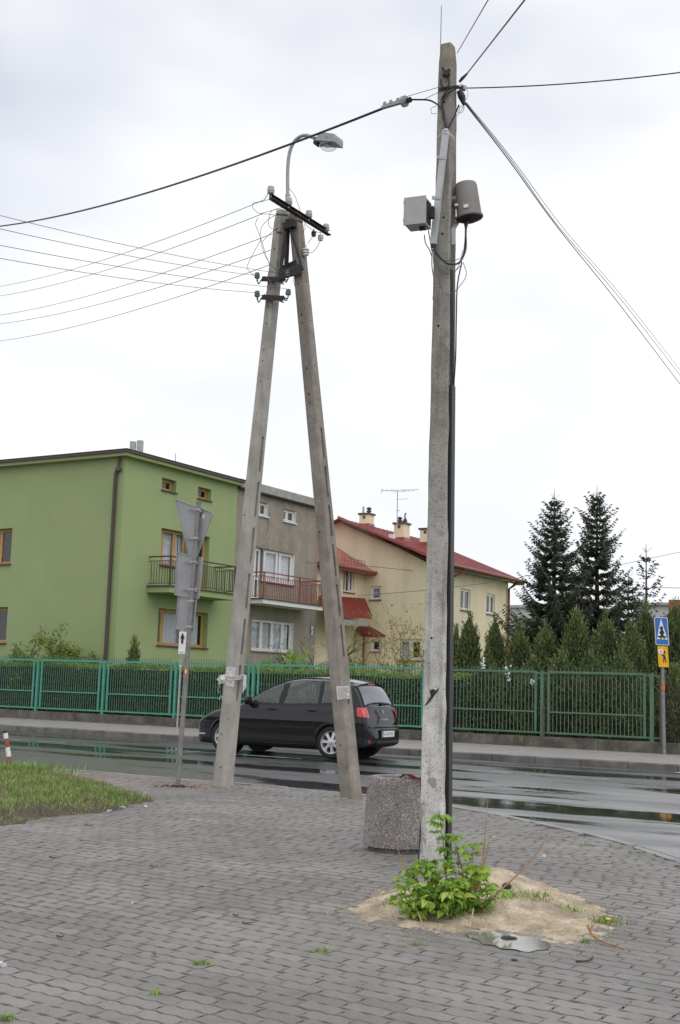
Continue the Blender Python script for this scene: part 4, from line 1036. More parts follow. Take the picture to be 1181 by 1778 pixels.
q = MB(); q.box(fe.P(34.7, 5.35, 1.0), .3, .25, .5, N, U, Z)
tag(q.build('blue_cloth', M['blue']), 'small blue cloth hung on the green house balcony railing behind the road signs', 'cloth')

# ---- grey roughcast house
UQ = UG - .14; fq = facU(UQ)
qh = thing('grey_house', 'brown-grey roughcast house half with white windows and rusty red balcony railing', 'house', W(UQ-5, 41.7, .3))
NE = 44.85
h1 = [40.05, 40.97, 8.09, 8.64]; h2 = [42.11, 43.04, 8.09, 8.60]; hb = [40.72, 43.05, 5.50, 6.80]; hd = [39.75, 40.72, 4.70, 6.80]; hg = [40.16, 43.16, 2.72, 3.97]
wall(fq, NB+.002, NE, .2, 9.02, [h1, h2, hb, hd, hg], M['grey_wall'], qh, .22)
q = MB(); q.ubox(UQ-11, UQ-.01, NE-.12, NE-.01, .2, 9.0); q.build('rear_wall', M['grey_wall'], qh)
wfm = M['white_frame']
window(fq, h1, [.45], wfm, qh, .16, sillm=M['white']); window(fq, h2, [.42], wfm, qh, .16, curtain=(0, .4), sillm=M['white'])
window(fq, hb, [.12, .52, .6], wfm, qh, .16, curtain=(.0, .98), sillm=M['rail_red'], fw=.075); window(fq, hd, [.55], wfm, qh, .16, curtain=(0, .9, .42), sill=False, fw=.08, transom=5.55)
window(fq, hg, [.27, .53, .78], wfm, qh, .16, curtain=(.0, .97, .05), sillm=M['grey_sill'], fw=.06)
for h in (h1, h2, hb, hg):          # whitewashed reveals
    q = MB(); a1_, z0_, z1_ = h[1], h[2], h[3]; fq.box(q, a1_-.014, a1_-.002, z0_+.002, z1_-.002, -.128, .006); q.build('white_reveal', M['white_frame'], qh)
q = MB(); q.ubox(UQ-11, UQ+.24, NB+.065, NE+.25, 8.98, 9.30); q.build('roof', M['conc_plain'], qh)
q = MB(); q.ubox(UQ-11, UQ+.20, NB+.065, NE+.2, 8.93, 8.978); q.build('roof_edge', M['rust'], qh)
balcony(fq, 39.35, 43.72, 4.66, 1.05, .16, M['white'], M['brown_metal'], M['rail_red'], qh, None, 0, (41.95,))
q = MB(); q.tube(spline([fq.P(41.0, 8.05, .03), fq.P(41.05, 7.6, .03), fq.P(40.8, 7.1, .03), fq.P(40.3, 6.85, .03)], 6), .014, 6); q.build('hanging_cable', M['galv'], qh)
q = MB(); pz = fq.px(544, 1091)[1]; fq.box(q, 44.44, 44.72, 3.50, 3.92, .0, .03); pl = q.build('number_plate', M['plateblue'], qh)
q = MB(); fq.box(q, 44.47, 44.69, 3.855, 3.895, .031, .036); fq.box(q, 44.47, 44.69, 3.525, 3.565, .031, .036); q.build('plate_border', M['white'], pl)
def text(s_, size, origin, X, Yv, m_, name, parent, ext=.002, bold=0):
    cu = bpy.data.curves.new(name, 'FONT'); cu.body = s_; cu.size = size; cu.extrude = ext; cu.align_x = 'CENTER'; cu.align_y = 'CENTER'; cu.offset = bold; cu.resolution_u = 3
    o = bpy.data.objects.new(name, cu); sc.collection.objects.link(o)
    Zv = X.cross(Yv); mt = Matrix((X, Yv, Zv)).transposed().to_4x4(); mt.translation = origin
    dg = bpy.context.evaluated_depsgraph_get(); me = bpy.data.meshes.new_from_object(o.evaluated_get(dg)); me.transform(mt)
    bpy.data.objects.remove(o, do_unlink=True); me.name = name; me.materials.clear()
    ob = link(name, me, m_, None)
    if parent is not None: ob.parent = parent; ob.matrix_parent_inverse = Matrix.Translation(-world_loc(parent))
    return ob
text('5', .34, fq.P(44.58, 3.71, .033), N, Z, M['white'], 'house_number', pl, .003, .010)
dish = thing('satellite_dish', 'small grey satellite dish at the far end of the rusty red balcony railing', 'satellite dish', fq.P(43.75, 5.2, 1.0))
q = MB(); dcn = onU(569, 1021, UQ+1.0); dn = (C0-dcn).normalized()*.3 + U*.7 + N*-.4; dn.normalize()
q.lathe(dcn, dn, [(0.05, .40), (.045, .40), (-.02, .28), (-.06, .12), (-.07, .0)], 24); q.build('reflector', M['galv'], dish, 40)
q = MB(); q.tube([dcn-Z*.3, dcn-dn*.06-Z*.1, dcn+dn*.3-Z*.05], .02, 6); q.box(dcn+dn*.3-Z*.03, .07, .07, .1); q.tube([dcn-dn*.08, dcn-dn*.1-Z*.6], .025, 6); q.build('dish_arm', M['darkiron'], dish)

# ---- cream house with red roof
GN = 50.2; UW, UE = -28.67, -25.01; NF = 58.5; RU = -29.93
bh = thing('cream_house', 'cream rendered house with red metal roof, chimneys and side wing behind the bare shrubs', 'house', W(-28, 54, .3))
fg, fs_, fwg = facN(GN), facU(UE), facU(UW)
wsm = hole(fg, 644, 662, 1018, 1041); wg = hole(fg, 693, 733, 1109, 1146); wd_ = hole(fg, 645, 661.5, 1110, 1131)
w5 = [52.85, 53.98, 5.15, 6.15]; a6, z6 = fs_.px(845, 1030); b6, _ = fs_.px(860, 1032); w6 = [a6, b6, 5.15, 6.15]
ridgeP = onN(588, 904, GN-.5); eaveZ = 7.05
wall(fg, -36, UE, .2, 6.9, [wsm, wg, wd_], M['beige_wall'], bh, .15, 'gable_wall', top=[(-36, 6.9), (UE, 6.9), (RU, 9.25)])
wall(fs_, GN, NF, .2, 6.9, [w5, w6], M['beige_wall'], bh, .15, 'side_wall')
q = MB(); q.ubox(-36, UE-.01, NF-.1, NF, .2, 6.9); q.build('rear_wall', M['beige_wall'], bh)
window(fg, wsm, [], wfm, bh, .12, sillm=M['red_gutter'], curtain=(0, 1, .3)); window(fg, wg, [.5], wfm, bh, .12, sillm=M['red_gutter'], curtain=(.1, .55), fw=.09); window(fg, wd_, [], wfm, bh, .12, sillm=M['red_gutter'])
window(fs_, w5, [.45], wfm, bh, .12, sillm=M['red_gutter'], handle=True); window(fs_, w6, [.5], wfm, bh, .12, sillm=M['red_gutter'])
# roof: plane over the side wall, up to the ridge, hip at the far end
rl0 = W(RU, GN-.5, 9.28); er0 = W(UE+.62, GN-.5, eaveZ-.02); er1 = W(UE+.62, NF+.6, eaveZ-.02)
rdr = onU(740, 943, RU); rl1 = W(RU, max(rdr.dot(N), GN+4), 9.28)
q = MB(); dn_ = Z*-.14
q.add([rl0, er0, er1, rl1], [(0, 1, 2, 3)]); q.add([rl1, er1, W(-36, NF+.6, eaveZ), W(-36, NF+.6, eaveZ)+N*0], [(0, 1, 2)])
lf0 = W(-36.5, GN-.5, eaveZ-.2); lf1 = W(-36.5, NF+.6, eaveZ-.2); q.add([rl0, rl1, lf1, lf0], [(0, 1, 2, 3)])
rf = q.build('roof', M['redroof'], bh, fixn=False)
# tile ribs on the visible plane: geometry strips
q = MB()
for i in range(1, 24):
    t_ = i/24; a = er0.lerp(er1, t_); tb = t_*(er1-er0).length/(rl1-rl0).length
    top_ = rl0.lerp(rl1, min(tb, 1)) if tb <= 1 else None
    if top_ is None:
        s_ = (t_*(er1-er0).length-(rl1-rl0).length)/((er1-er0).length-(rl1-rl0).length); top_ = rl1.lerp(er1, s_)
    if (top_-a).length > .2: q.bar(a+Z*.01, top_+Z*.01, .05, .03)
q.build('roof_rib', M['redroof'], rf)
q = MB(); q.bar(rl0-N*.02, er0-N*.02, .04, .26, up=N); q.bar(rl0-N*.05+Z*.05, er0-N*.05+Z*.05, .10, .06, up=N); q.build('barge_board', M['redroof'], bh)
q = MB(); q.add([er0-Z*.14, er1-Z*.14, er1-Z*.14-U*.62, er0-Z*.14-U*.62], [(0, 1, 2, 3)]); q.add([rl0-Z*.2, er0-Z*.2, er0-Z*.2+N*.5, rl0-Z*.2+N*.5], [(0, 1, 2, 3)])
q.box((er1-U*.3)-Z*.12, .62, .05, .2, U, N, Z); q.build('soffit', M['conc_plain'], bh)
q = MB(); q.tube([er0+U*.07-Z*.03, er1+U*.07-Z*.06+N*.15], .075, 10); q.build('gutter', M['red_gutter'], bh, 40)
q = MB(); c_ = W(UE+.55, NF-.1, 6.9); q.tube([c_, W(UE+.35, NF-.15, 6.72), W(UE+.12, NF-.2, 6.55), W(UE+.12, NF-.2, .3)], .065, 10); q.build('downspout', M['red_gutter'], bh, 40)
gp = fs_.px(804, 994, .6); q = MB(); q.tube([W(UE+.66, gp[0], 6.98), W(UE+.66, gp[0], 6.80), W(UE+.10, gp[0]-1.0, 6.30), W(UE+.10, gp[0]-1.0, .3)], .06, 10); q.build('downspout', M['red_gutter'], bh, 40)
# chimneys
def chimney(xl, xr, yt, yb, dist, pipes):
    a, b = onY(xl, yt, dist), onY(xr, yt, dist); w_ = (b-a).length*.78; zt = onY((xl+xr)/2, yt, dist).z; zb = onY((xl+xr)/2, yb, dist).z - .5
    c = (a+b)/2; c = Vector((c.x, c.y, 0)); q = MB(); q.box(c+Z*((zt+zb)/2), w_, w_, zt-zb, U, N, Z); ch = q.build('chimney', M['beige_wall'], bh)
    q = MB(); q.box(c+Z*(zt+.05), w_*1.22, w_*1.22, .09, U, N, Z); q.box(c+Z*(zt-.12)-N*(w_/2), w_*.25, .03, .14, U, N, Z); q.build('chimney_cap', M['brown_metal'], ch)
    q = MB(); q.box(c+Z*(zb+.50), w_*1.12, w_*1.12, .22, U, N, Z); q.build('flashing', M['redroof'], ch)
    for (dx, h_, r_, m_) in pipes:
        q = MB(); p = c+Z*(zt+.1)+U*dx; q.tube([p, p+Z*h_], r_, 8)
        if m_ == 'rust': q.lathe(p+Z*h_, Z, [(0, r_*1.6), (.05, r_*1.7), (.12, .01)], 10); q.box(p+Z*h_*.5, .22, .12, .07, U, N, Z)
        q.build('flue', M[m_], ch)
chimney(625, 649, 895, 914, 60.5, ((-.2, .35, .05, 'galv'), (.12, .2, .08, 'rust')))
chimney(685, 711, 911.5, 938, 59.5, ((-.12, .2, .08, 'rust'), (.15, .1, .05, 'rust')))
chimney(730, 756, 921, 946, 61.5, ())
q = MB(); pq = onY(706, 908, 59.5); q.tube(spline([pq, pq+Z*.15-U*.02, pq+Z*.3-U*.1, pq+Z*.5-U*.05], 4), .035, 6); q.build('bent_flue', M['rust'], bh)
# wing in front, with its own roof plane
fwN = 46.3
ww = [fwg.px(597, 990)[0], fwg.px(616, 992)[0], 5.0, 6.15]; ww[2] = fwg.px(616, 1030)[1]; ww[3] = fwg.px(616, 990)[1]
wall(fwg, 45.2, GN-.002, .2, 6.75, [ww], M['beige_wall'], bh, .15, 'wing_wall')
window(fwg, ww, [.3, .62], wfm, bh, .12, sillm=M['red_gutter'], fw=.07)
q = MB(); e0, e1 = W(UW+.55, 45.1, 6.72), W(UW+.55, GN-.01, 6.72); r0, r1 = W(UW-4.2, 45.1, 9.25), W(UW-3.4, GN-.01, 9.0)
q.add([e0, e1, r1, r0], [(0, 1, 2, 3)]); q.add([e0-Z*.14, e1-Z*.14, e1-U*.55-Z*.14, e0-U*.55-Z*.14], [(0, 1, 2, 3)]); wr_ = q.build('wing_roof', M['redroof'], bh, fixn=False)
q = MB(); q.bar(e0-Z*.08, e1-Z*.08, .14, .03, up=U); q.tube([e0-Z*.02+U*.06, e1-Z*.02+U*.06], .06, 8); q.build('gutter', M['redroof'], wr_)
q = MB(); k0, k1 = e0.lerp(r0, .12)+Z*.1, e1.lerp(r1, .12)+Z*.1
for dz in (.0, .12): q.tube([k0.lerp(k1, .55)+Z*dz, k0.lerp(k1, .96)+Z*dz], .015, 5)
for i in range(8): pq = k0.lerp(k1, .55+.41*i/7); q.tube([pq-Z*.12, pq+Z*.12], .012, 5)
q.build('snow_guard', M['redroof'], wr_)
# lower red awnings
def awning(p, name):       # list of 4 pixel corners -> on planes: upper pair on the wall, lower pair out from it
    q = MB(); q.add(p, [(0, 1, 2, 3)]); q.add([v - Z*.10 for v in p], [(3, 2, 1, 0)])
    for i in range(4): j = (i+1) % 4; q.add([p[i], p[j], p[j]-Z*.10, p[i]-Z*.10], [(0, 3, 2, 1)])
    nrm_ = (p[1]-p[0]).cross(p[3]-p[0]).normalized(); nrm_ = nrm_ if nrm_.z > 0 else -nrm_
    for i in range(0, 17): t_ = i/16; q.bar(p[0].lerp(p[1], t_)+nrm_*.02, p[3].lerp(p[2], t_)+nrm_*.02, .04, .03)
    return q.build(name, M['redtin'], bh, fixn=False)
awning([onU(556, 1034, UW+.02), onU(632, 1039, UW+.02), onU(646, 1071, UW+1.3), onU(566, 1066, UW+1.3)], 'porch_roof')
awning([onN(609, 1081, GN-.05), onN(634, 1084, GN-.05), onN(669, 1104, GN-1.3), onN(628, 1102, GN-1.3)], 'door_canopy')
q = MB(); q.add([onU(566, 1074, UW+1.25), onU(640, 1078, UW+1.25), onU(640, 1078, UW+1.25)-Z*.25, onU(566, 1074, UW+1.25)-Z*.25], [(0, 1, 2, 3)]); q.build('porch_fascia', M['conc_plain'], bh, fixn=False)
q = MB(); dl, dr_ = onN(611, 1105, GN-.06), onN(632, 1140, GN-.06); q.ubox(dl.dot(U), dr_.dot(U), GN-.10, GN-.04, .4, dl.z); dd2 = q.build('front_door', M['redbrick'], bh)
q = MB(); q.ubox(dl.dot(U)+.2, dr_.dot(U)-.25, GN-.13, GN-.105, 2.2, dl.z-.3); q.build('door_glass', M['room'], dd2)
q = MB(); lp_ = onN(679, 997, GN-.1); q.ubox(lp_.dot(U)-.12, lp_.dot(U)+.12, GN-.2, GN-.02, lp_.z-.1+1.75, lp_.z+.1+1.75); q.build('wall_lamp', M['white'], bh)
ant = thing('tv_antenna', 'thin television aerial mast above the cream house roof', 'antenna', onY(689, 935, 59))
q = MB(); q.tube([onY(689.5, 915, 59), onY(690.5, 852, 59)], .022, 6)
q.tube([onY(663, 852, 59), onY(727, 850, 59)], .014, 5); q.tube([onY(663, 848, 59), onY(663, 857, 59)], .014, 5)
for x in (668, 676, 684, 700, 708, 716): q.tube([onY(x, 851.5, 59)-N*.25, onY(x, 851.5, 59)+N*.25], .010, 5)
q.tube([onY(680, 854.5, 59), onY(706, 853, 59)], .010, 5); q.tube([onY(688, 867, 59), onY(708, 866, 59)], .012, 5); q.tube([onY(688, 887, 59), onY(694, 886, 59)], .02, 5)
q.build('mast', M['galv'], ant)

# ---- far houses behind the trees
fh = thing('far_white_house', 'distant pale house glimpsed at the right edge behind the spruces', 'house', onY(1165, 1180, 85))
q = MB(); a, b = onY(1128, 1046, 85), onY(1176, 1060, 85); q.ubox(a.dot(U)-1.0, b.dot(U)+.1, a.dot(N), a.dot(N)+8, 0, onY(1150, 1052, 85).z); q.build('wall', M['farwhite'], fh)
q = MB(); zz = onY(1150, 1052, 85).z; q.ubox(a.dot(U)-1.3, b.dot(U)+.4, a.dot(N)-.3, a.dot(N)+8.3, zz, zz+.18); q.build('roof', M['conc_plain'], fh)
q = MB(); c_ = onY(1178, 1050, 82); q.box(c_-Z*1.2, 1.0, 1.0, 3.0, U, N, Z); q.build('brick_chimney', M['redbrick'], fh)
fh2 = thing('far_low_building', 'distant pale low building glimpsed between the cream house and the spruces', 'building', onY(915, 1180, 95))
q = MB(); a, b = onY(896, 1056, 95), onY(935, 1056, 95); q.ubox(a.dot(U)-3, b.dot(U)+4, a.dot(N), a.dot(N)+8, 0, onY(915, 1056, 95).z); q.build('wall', M['farwhite'], fh2)
q = MB(); zz = onY(915, 1056, 95).z; q.ubox(a.dot(U)-3.3, b.dot(U)+4.3, a.dot(N)-.3, a.dot(N)+8.3, zz, zz+.2); q.build('roof', M['galv'], fh2)

# ================================================================== FENCES
FN = 29.32
wl_ = thing('low_wall', 'low mossy concrete plinth wall under the green fences', 'wall', W(-20, FN, .1))
for i, u_ in enumerate(np.arange(-50, 12, 1.9)):
    q = MB(); dz = rnd.uniform(-.008, .008); q.ubox(u_, u_+1.888, FN-.14, FN+.14, -.1, .375+dz); q.build('wall_panel', M['wallconc'], wl_)
ledge = MB(); ledge.ubox(-50, -16, FN-.30, FN-.145, 0, .15); tag(ledge.build('wall_ledge', M['wallconc'], wl_))
def fence(posts, name, label, mpaint, mbar, ztop, zmid, zbot, sp, ovh, seed, bw=.020):
    root = thing(name, label, 'fence', W((posts[0]+posts[-1])/2, FN, .38)); bar = None
    for i in range(len(posts)-1):
        a, b = posts[i]+.17, posts[i+1]-.17; q = MB()
        for zz, h_ in ((ztop, .055), (zmid, .035), (zbot, .045)): q.ubox(a-.02, b+.02, FN-.022, FN+.018, zz-h_/2, zz+h_/2)
        for x in (a, b): q.ubox(x-.028, x+.028, FN-.028, FN+.012, zbot+.022, ztop-.027)
        pn_ = q.build('fence_panel', mpaint, root)
        k = int((b-a)/sp)
        for j in range(1, k):
            u_ = a+(b-a)*j/k
            if bar is None:
                q = MB(); q.ubox(u_-bw/2, u_+bw/2, FN+.019, FN+.019+bw, zbot-.02, ztop+ovh); q.bar(W(u_, FN+.029, ztop+ovh), W(u_, FN+.029, ztop+ovh+.03), .010); bar = q.build('fence_bar', mbar, pn_); bu = u_
            else:
                o = bar.copy(); sc.collection.objects.link(o); o.parent = pn_; o.matrix_parent_inverse = Matrix.Identity(4)
                o.location = U*(u_-bu) + Z*rnd.uniform(-.008, .008)
    for i, u_ in enumerate(posts):
        q = MB(); q.ubox(u_-.038, u_+.038, FN-.038, FN+.038, .30, ztop+.03); q.ubox(u_-.19, u_+.19, FN-.025, FN+.02, ztop-.05, ztop-.01); q.ubox(u_-.19, u_+.19, FN-.03, FN-.005, zbot-.02, zbot+.02); q.build('fence_post', mpaint, root)
    return root
up = [onN(x, 1190, FN).dot(U) for x in (65, 180, 305, 440, 590, 745, 942, 1139)]
fence([up[0]-2*2.78, up[0]-2.78] + up[:6], 'teal_fence', 'bright teal steel bar fence in front of the green and grey houses', M['teal'], M['tealbar'], 1.98, 1.0, .47, .088, .10, 1, .015)
fence([up[5]+.42, up[6], up[7]-.1], 'dark_green_fence', 'duller worn green steel bar fence to the right of the limewashed pole', M['green_paint'], M['greenbar'], 1.96, .98, .47, .098, .08, 2, .015)
q = MB(); x_ = onN(951, 1240, FN).dot(U); q.ubox(x_-.04, x_+.04, FN+.03, FN+.09, .35, 2.02); q.ubox(x_-.10, x_-.05, FN-.09, FN-.045, .38, 1.15); tag(q.build('rusty_stake', M['rust']), 'rusty stake beside the middle post of the worn green fence', 'stake')
# wire mesh fence at the far right
mf = thing('wire_mesh_fence', 'rusty diamond wire mesh fence beyond the crossing sign at the right edge', 'fence', W(up[7]+2, FN, .38))
q = MB(); m0, m1 = up[7]+.15, up[7]+5.0; s_ = .085; hh = 1.35
k = int((m1-m0)/s_)
for i in range(-int(hh/s_), k):
    for sg in (1, -1):
        u0_, u1_ = m0+i*s_, m0+i*s_+hh
        z0_, z1_ = (.42, .42+hh) if sg > 0 else (.42+hh, .42)
        a_, b_ = W(u0_, FN+.01*sg, z0_), W(u1_, FN+.01*sg, z1_)
        if u0_ < m0: t_ = (m0-u0_)/hh; a_ = a_.lerp(b_, t_)
        q.bar(a_, b_, .0045)
for zz in (.42, 1.1, .42+hh): q.tube([W(m0, FN, zz), W(m1, FN, zz)], .006, 4)
o = q.build('wire_mesh', M['rust'], mf); o['kind'] = 'stuff'
for u_ in (m0-.04, m0+2.4, m0+4.8): q = MB(); q.tube([W(u_, FN, .3), W(u_, FN, 1.95)], .03, 8); q.build('fence_post', M['rust'], mf)

# ================================================================== VEGETATION
def rand_dirs(n, r): v = r.normal(size=(n, 3)); return v/np.linalg.norm(v, axis=1)[:, None]
def leaves(P, Lx, Wx, r, D=None, spread=1.0, jit=.35):
    """rhombic leaves: P centres, D preferred long axes"""
    n = len(P); d = rand_dirs(n, r)
    if D is not None: d = D + d*spread; d /= np.linalg.norm(d, axis=1)[:, None]
    s = np.cross(d, rand_dirs(n, r)); s /= np.linalg.norm(s, axis=1)[:, None]+1e-9
    l = (Lx*(1+jit*r.uniform(-1, 1, n)))[:, None]/2; w = (Wx*(1+jit*r.uniform(-1, 1, n)))[:, None]/2
    V = np.stack([P-d*l, P+s*w-d*l*.1, P+d*l, P-s*w-d*l*.1], 1).reshape(-1, 3)
    Fq = np.arange(4*n).reshape(-1, 4); return V, Fq
Un, Nn = np.array(U), np.array(N)
def hedge(u0, u1, n0, n1, h, label, seed, dens=420, topm='hedgetop'):
    r = np.random.RandomState(seed); L_ = u1-u0; D_ = n1-n0
    root = thing('clipped_hedge', label, 'hedge', W((u0+u1)/2, (n0+n1)/2, .3))
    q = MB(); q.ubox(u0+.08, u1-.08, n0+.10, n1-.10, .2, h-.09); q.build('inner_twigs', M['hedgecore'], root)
    def pts(n, face):
        a, b = r.uniform(0, 1, n), r.uniform(0, 1, n); e = np.abs(r.normal(0, .045, n))
        if face == 'f': u_, n_, z_ = u0+a*L_, n0+e, .3+b*(h-.3)
        elif face == 't': u_, n_, z_ = u0+a*L_, n0+b*D_, h-e+.02
        elif face == 'r': u_, n_, z_ = u1-e, n0+a*D_, .3+b*(h-.3)
        P = u_[:, None]*Un + n_[:, None]*Nn; P[:, 2] = z_
        bulge = .05*np.sin(u_*2.3)+.04*np.sin(u_*5.1+z_*3); P -= Nn*bulge[:, None]*(face == 'f')
        P[:, 2] += (.045*np.sin(u_*1.7)+.03*np.sin(u_*4.9))*(P[:, 2] > h-.35); return P
    Pf = np.concatenate([pts(int(L_*h*dens), 'f'), pts(int(D_*h*dens), 'r')])
    keep = r.uniform(size=len(Pf)) < np.where(Pf[:, 2] > h-.16, .4, 1); Pf = Pf[keep]
    V, Fq = leaves(Pf, .07, .038, r); npmesh('side_leaves', V, Fq, M['hedge'], root, 4)
    Pt = pts(int(L_*D_*dens*1.3), 't'); Pe = pts(int(L_*dens*.20), 'f'); Pe[:, 2] = h - np.abs(r.normal(0, .07, len(Pe)))
    Pt = np.concatenate([Pt, Pe]); Pt[:, 2] += np.abs(r.normal(0, .03, len(Pt)))
    V, Fq = leaves(Pt, .07, .036, r, np.array([[0, 0, 1.]]), 1.0); npmesh('top_leaves', V, Fq, M[topm], root, 4)
    return root
hedge(-36, -16.9, FN+.30, FN+1.5, 1.84, 'long clipped hedge behind the teal fence, its top fresh yellow-green', 1)
hedge(-16.8, onN(811, 1200, FN+.4).dot(U), FN+.30, FN+1.4, 1.80, 'clipped hedge block ending square beside the first thuja, right of the long hedge', 2)

def thuja(px, ytop, Y, wpx, seed, label, grp='thuja trees behind the worn green fence', tipf=.35):
    r = np.random.RandomState(seed); tp = onY(px, ytop, Y); H = tp.z-.2; R = wpx/2*Y/F
    x0, y0 = tp.x, tp.y; root = thing('thuja_tree', label, 'thuja', (x0, y0, .2), grp)
    prof = lambda t: R*1.08*np.where(t < .25, .86+.56*t, np.clip(1-(np.clip((t-.25)/.75, 0, 1))**2.5, 0.02, 1)**.75)
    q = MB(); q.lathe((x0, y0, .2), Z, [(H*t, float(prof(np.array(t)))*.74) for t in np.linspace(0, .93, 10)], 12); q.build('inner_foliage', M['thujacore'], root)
    q = MB(); q.tube([(x0, y0, .1), (x0, y0, H*.5)], [.06, .03], 8); q.build('trunk', M['bark'], root)
    n = int(3300*H*R*2); t = r.uniform(0, 1, n)**1.1; a = r.uniform(0, 2*PI, n)
    lump = 1+.10*np.sin(a*5+t*23+seed)+.08*np.sin(a*9-t*31)
    rr = prof(t)*lump*(1-np.abs(r.normal(0, .10, n))); P = np.stack([x0+rr*np.cos(a), y0+rr*np.sin(a), .2+t*H], 1)
    ns_ = int(60+H*30); tt = r.uniform(.15, 1.03, ns_); aa = r.uniform(0, 2*PI, ns_)      # protruding sprays
    for k in range(7):
        ex = prof(np.minimum(tt, 1))*(.98+.015*k)+.008*k; P = np.concatenate([P, np.stack([x0+ex*np.cos(aa), y0+ex*np.sin(aa), .2+tt*H+.03*k], 1)+r.normal(0, .012, (ns_, 3))])
    D = P-np.array([x0, y0, 0]); D[:, 2] = 0; D /= np.linalg.norm(D, axis=1)[:, None]+1e-6; D = D*.5+np.array([0, 0, 1.])
    tip = r.uniform(size=len(P)) < tipf*(P[:, 2]/(H+.2))
    for nm, mk, mt_ in (('crown', ~tip, 'thuja'), ('young_tips', tip, 'thujatip')):
        V, Fq = leaves(P[mk], .085, .036, r, D[mk], .35); npmesh(nm, V, Fq, M[mt_], root, 4)['kind'] = 'stuff'
thj = [(792, 1098, 36.5, 34, 'narrow thuja partly hidden by the black cable cover'), (815, 1075, 36, 46, 'thuja against the cream wall, first full one right of the pole'), (860, 1080, 35.6, 42, 'thuja in front of the red-brown downspout of the cream house'),
       (901, 1088, 35.0, 48, 'thuja standing under the left spruce boughs, right of the cream house corner'), (947, 1090, 34.4, 52, 'thuja in front of the left spruce, right of the fence post'), (1001, 1066, 33.8, 62, 'tall broad thuja between the two big spruces'),
       (1053, 1074, 33.2, 62, 'broad thuja below the right spruce'), (1096, 1088, 32.6, 60, 'low thuja left of the crossing sign'), (1122, 1060, 34.5, 56, 'tall thuja directly behind the crossing sign'), (1172, 1056, 33, 74, 'thuja at the right edge beyond the crossing sign')]
for i, (x, y, Y, w_, lb) in enumerate(thj): thuja(x, y, Y, w_, 20+i, lb)
for i, (x, y, Y, w_) in enumerate(((845, 1150, 33.3, 60), (885, 1160, 33, 60), (925, 1150, 32.6, 64), (975, 1140, 32.0, 70), (1027, 1140, 31.6, 70), (1078, 1138, 31.2, 66))):
    thuja(x, y, Y, w_, 50+i, ('low thuja bush right behind the worn green fence, between taller thujas', 'low thuja with white rags, right behind the worn green fence', 'low thuja behind the rusty stake of the fence', 'low thuja behind the left half of the last fence panel', 'low thuja behind the middle of the last fence panel', 'low thuja behind the right end of the last fence panel')[i], 'low thujas close behind the worn green fence', .1)
thuja(1172, 1165, 30.9, 70, 70, 'rounded thuja behind the wire mesh fence at the right edge', 'low thujas close behind the worn green fence', .2)

def spruce(px, ytop, Y, R, seed, label, H0=.2, dens=1.0, top_bare=.10, whorl=.34, sparse=False):
    r = np.random.RandomState(seed); tp = onY(px, ytop, Y); H = tp.z-H0; x0, y0 = tp.x, tp.y
    root = thing('spruce_tree', label, 'spruce', (x0, y0, H0), None)
    q = MB(); q.tube([(x0, y0, 0), (x0, y0, H*.5), (x0, y0, H0+H)], [.02*H, .011*H, .008], 8); q.build('trunk', M['bark'], root)
    P = []; D = []; br = MB(); z = .35
    while z < H*.955:
        t = z/H; Lb = R*(1-t)**.80
        nb = r.randint(8, 12) if not sparse else r.randint(4, 6)
        a0_ = r.uniform(0, 2*PI)
        for k in range(nb):
            a = a0_+2*PI*k/nb+r.normal(0, .22); L_ = Lb*(r.uniform(.50, 1.15) if r.uniform() > .12 else r.uniform(1.15, 1.5))+.04
            up_ = .75*(t**1.5)+(-.12 if not sparse else .15); dr = np.array([math.cos(a), math.sin(a)])
            m_ = max(5, int(L_/.07)); s_ = np.linspace(0, 1, m_)
            rad = L_*s_; dz = L_*(up_*s_ - .28*(1-t)*np.sin(s_*PI*.85) + .24*s_**3)
            B = np.stack([x0+dr[0]*rad, y0+dr[1]*rad, H0+z+dz], 1)
            br.tube([Vector(p) for p in B[::max(1, m_//4)]]+[Vector(B[-1])], [.016*(1-.7*i/6)*max(.5, L_/2) for i in range(len(B[::max(1, m_//4)])+1)], 4, False)
            perp = np.array([-dr[1], dr[0], 0]); tw = []; td = []
            for i in range(m_):
                if s_[i] < (.12 if not sparse else .3): continue
                sl = L_*.26*(1.05-s_[i])+.06*(1-.75*t)
                for sd in (-1, 1):
                    nq = max(2, int(sl/.05*dens)); f_ = np.linspace(.1, 1, nq)
                    dv = perp*sd*r.uniform(.5, 1)+np.array([dr[0], dr[1], 0])*.6
                    hang = (.55*(1-t)+.10)*r.uniform(.5, 1.3)
                    q_ = B[i]+dv*(sl*f_)[:, None]; q_[:, 2] -= hang*sl*f_**1.3*1.5
                    tw.append(q_); td.append(np.tile(dv+np.array([0, 0, -hang]), (nq, 1)))
            if tw: P.append(np.concatenate(tw)); D.append(np.concatenate(td))
        z += whorl*r.uniform(.75, 1.2)*(1 if t < .6 else .8)
    P = np.concatenate(P); D = np.concatenate(D); P += r.normal(0, .018, P.shape)
    sel_ = r.permutation(len(P))[:190000]; P, D = P[sel_], D[sel_]; print('spruce', len(P))
    V, Fq = leaves(P, .17, .050, r, D, .6); npmesh('crown', V, Fq, M['spruce'], root, 4)
    br.build('branches', M['bark'], root)
    # leader shoot
    q = MB(); q.tube([(x0, y0, H0+H*.90), (x0, y0, H0+H+.12)], [.025, .008], 5); [q.tube([(x0, y0, H0+H*.97), (x0+.22*math.cos(a_), y0+.22*math.sin(a_), H0+H*.97+.2)], [.010, .005], 4) for a_ in (0, 2.1, 4.2)]; q.build('leader_shoot', M['bark'], root)
spruce(963, 855, 50, 2.75, 3, 'tall dark spruce nearest the cream house, its boughs reaching the eave', dens=1.7)
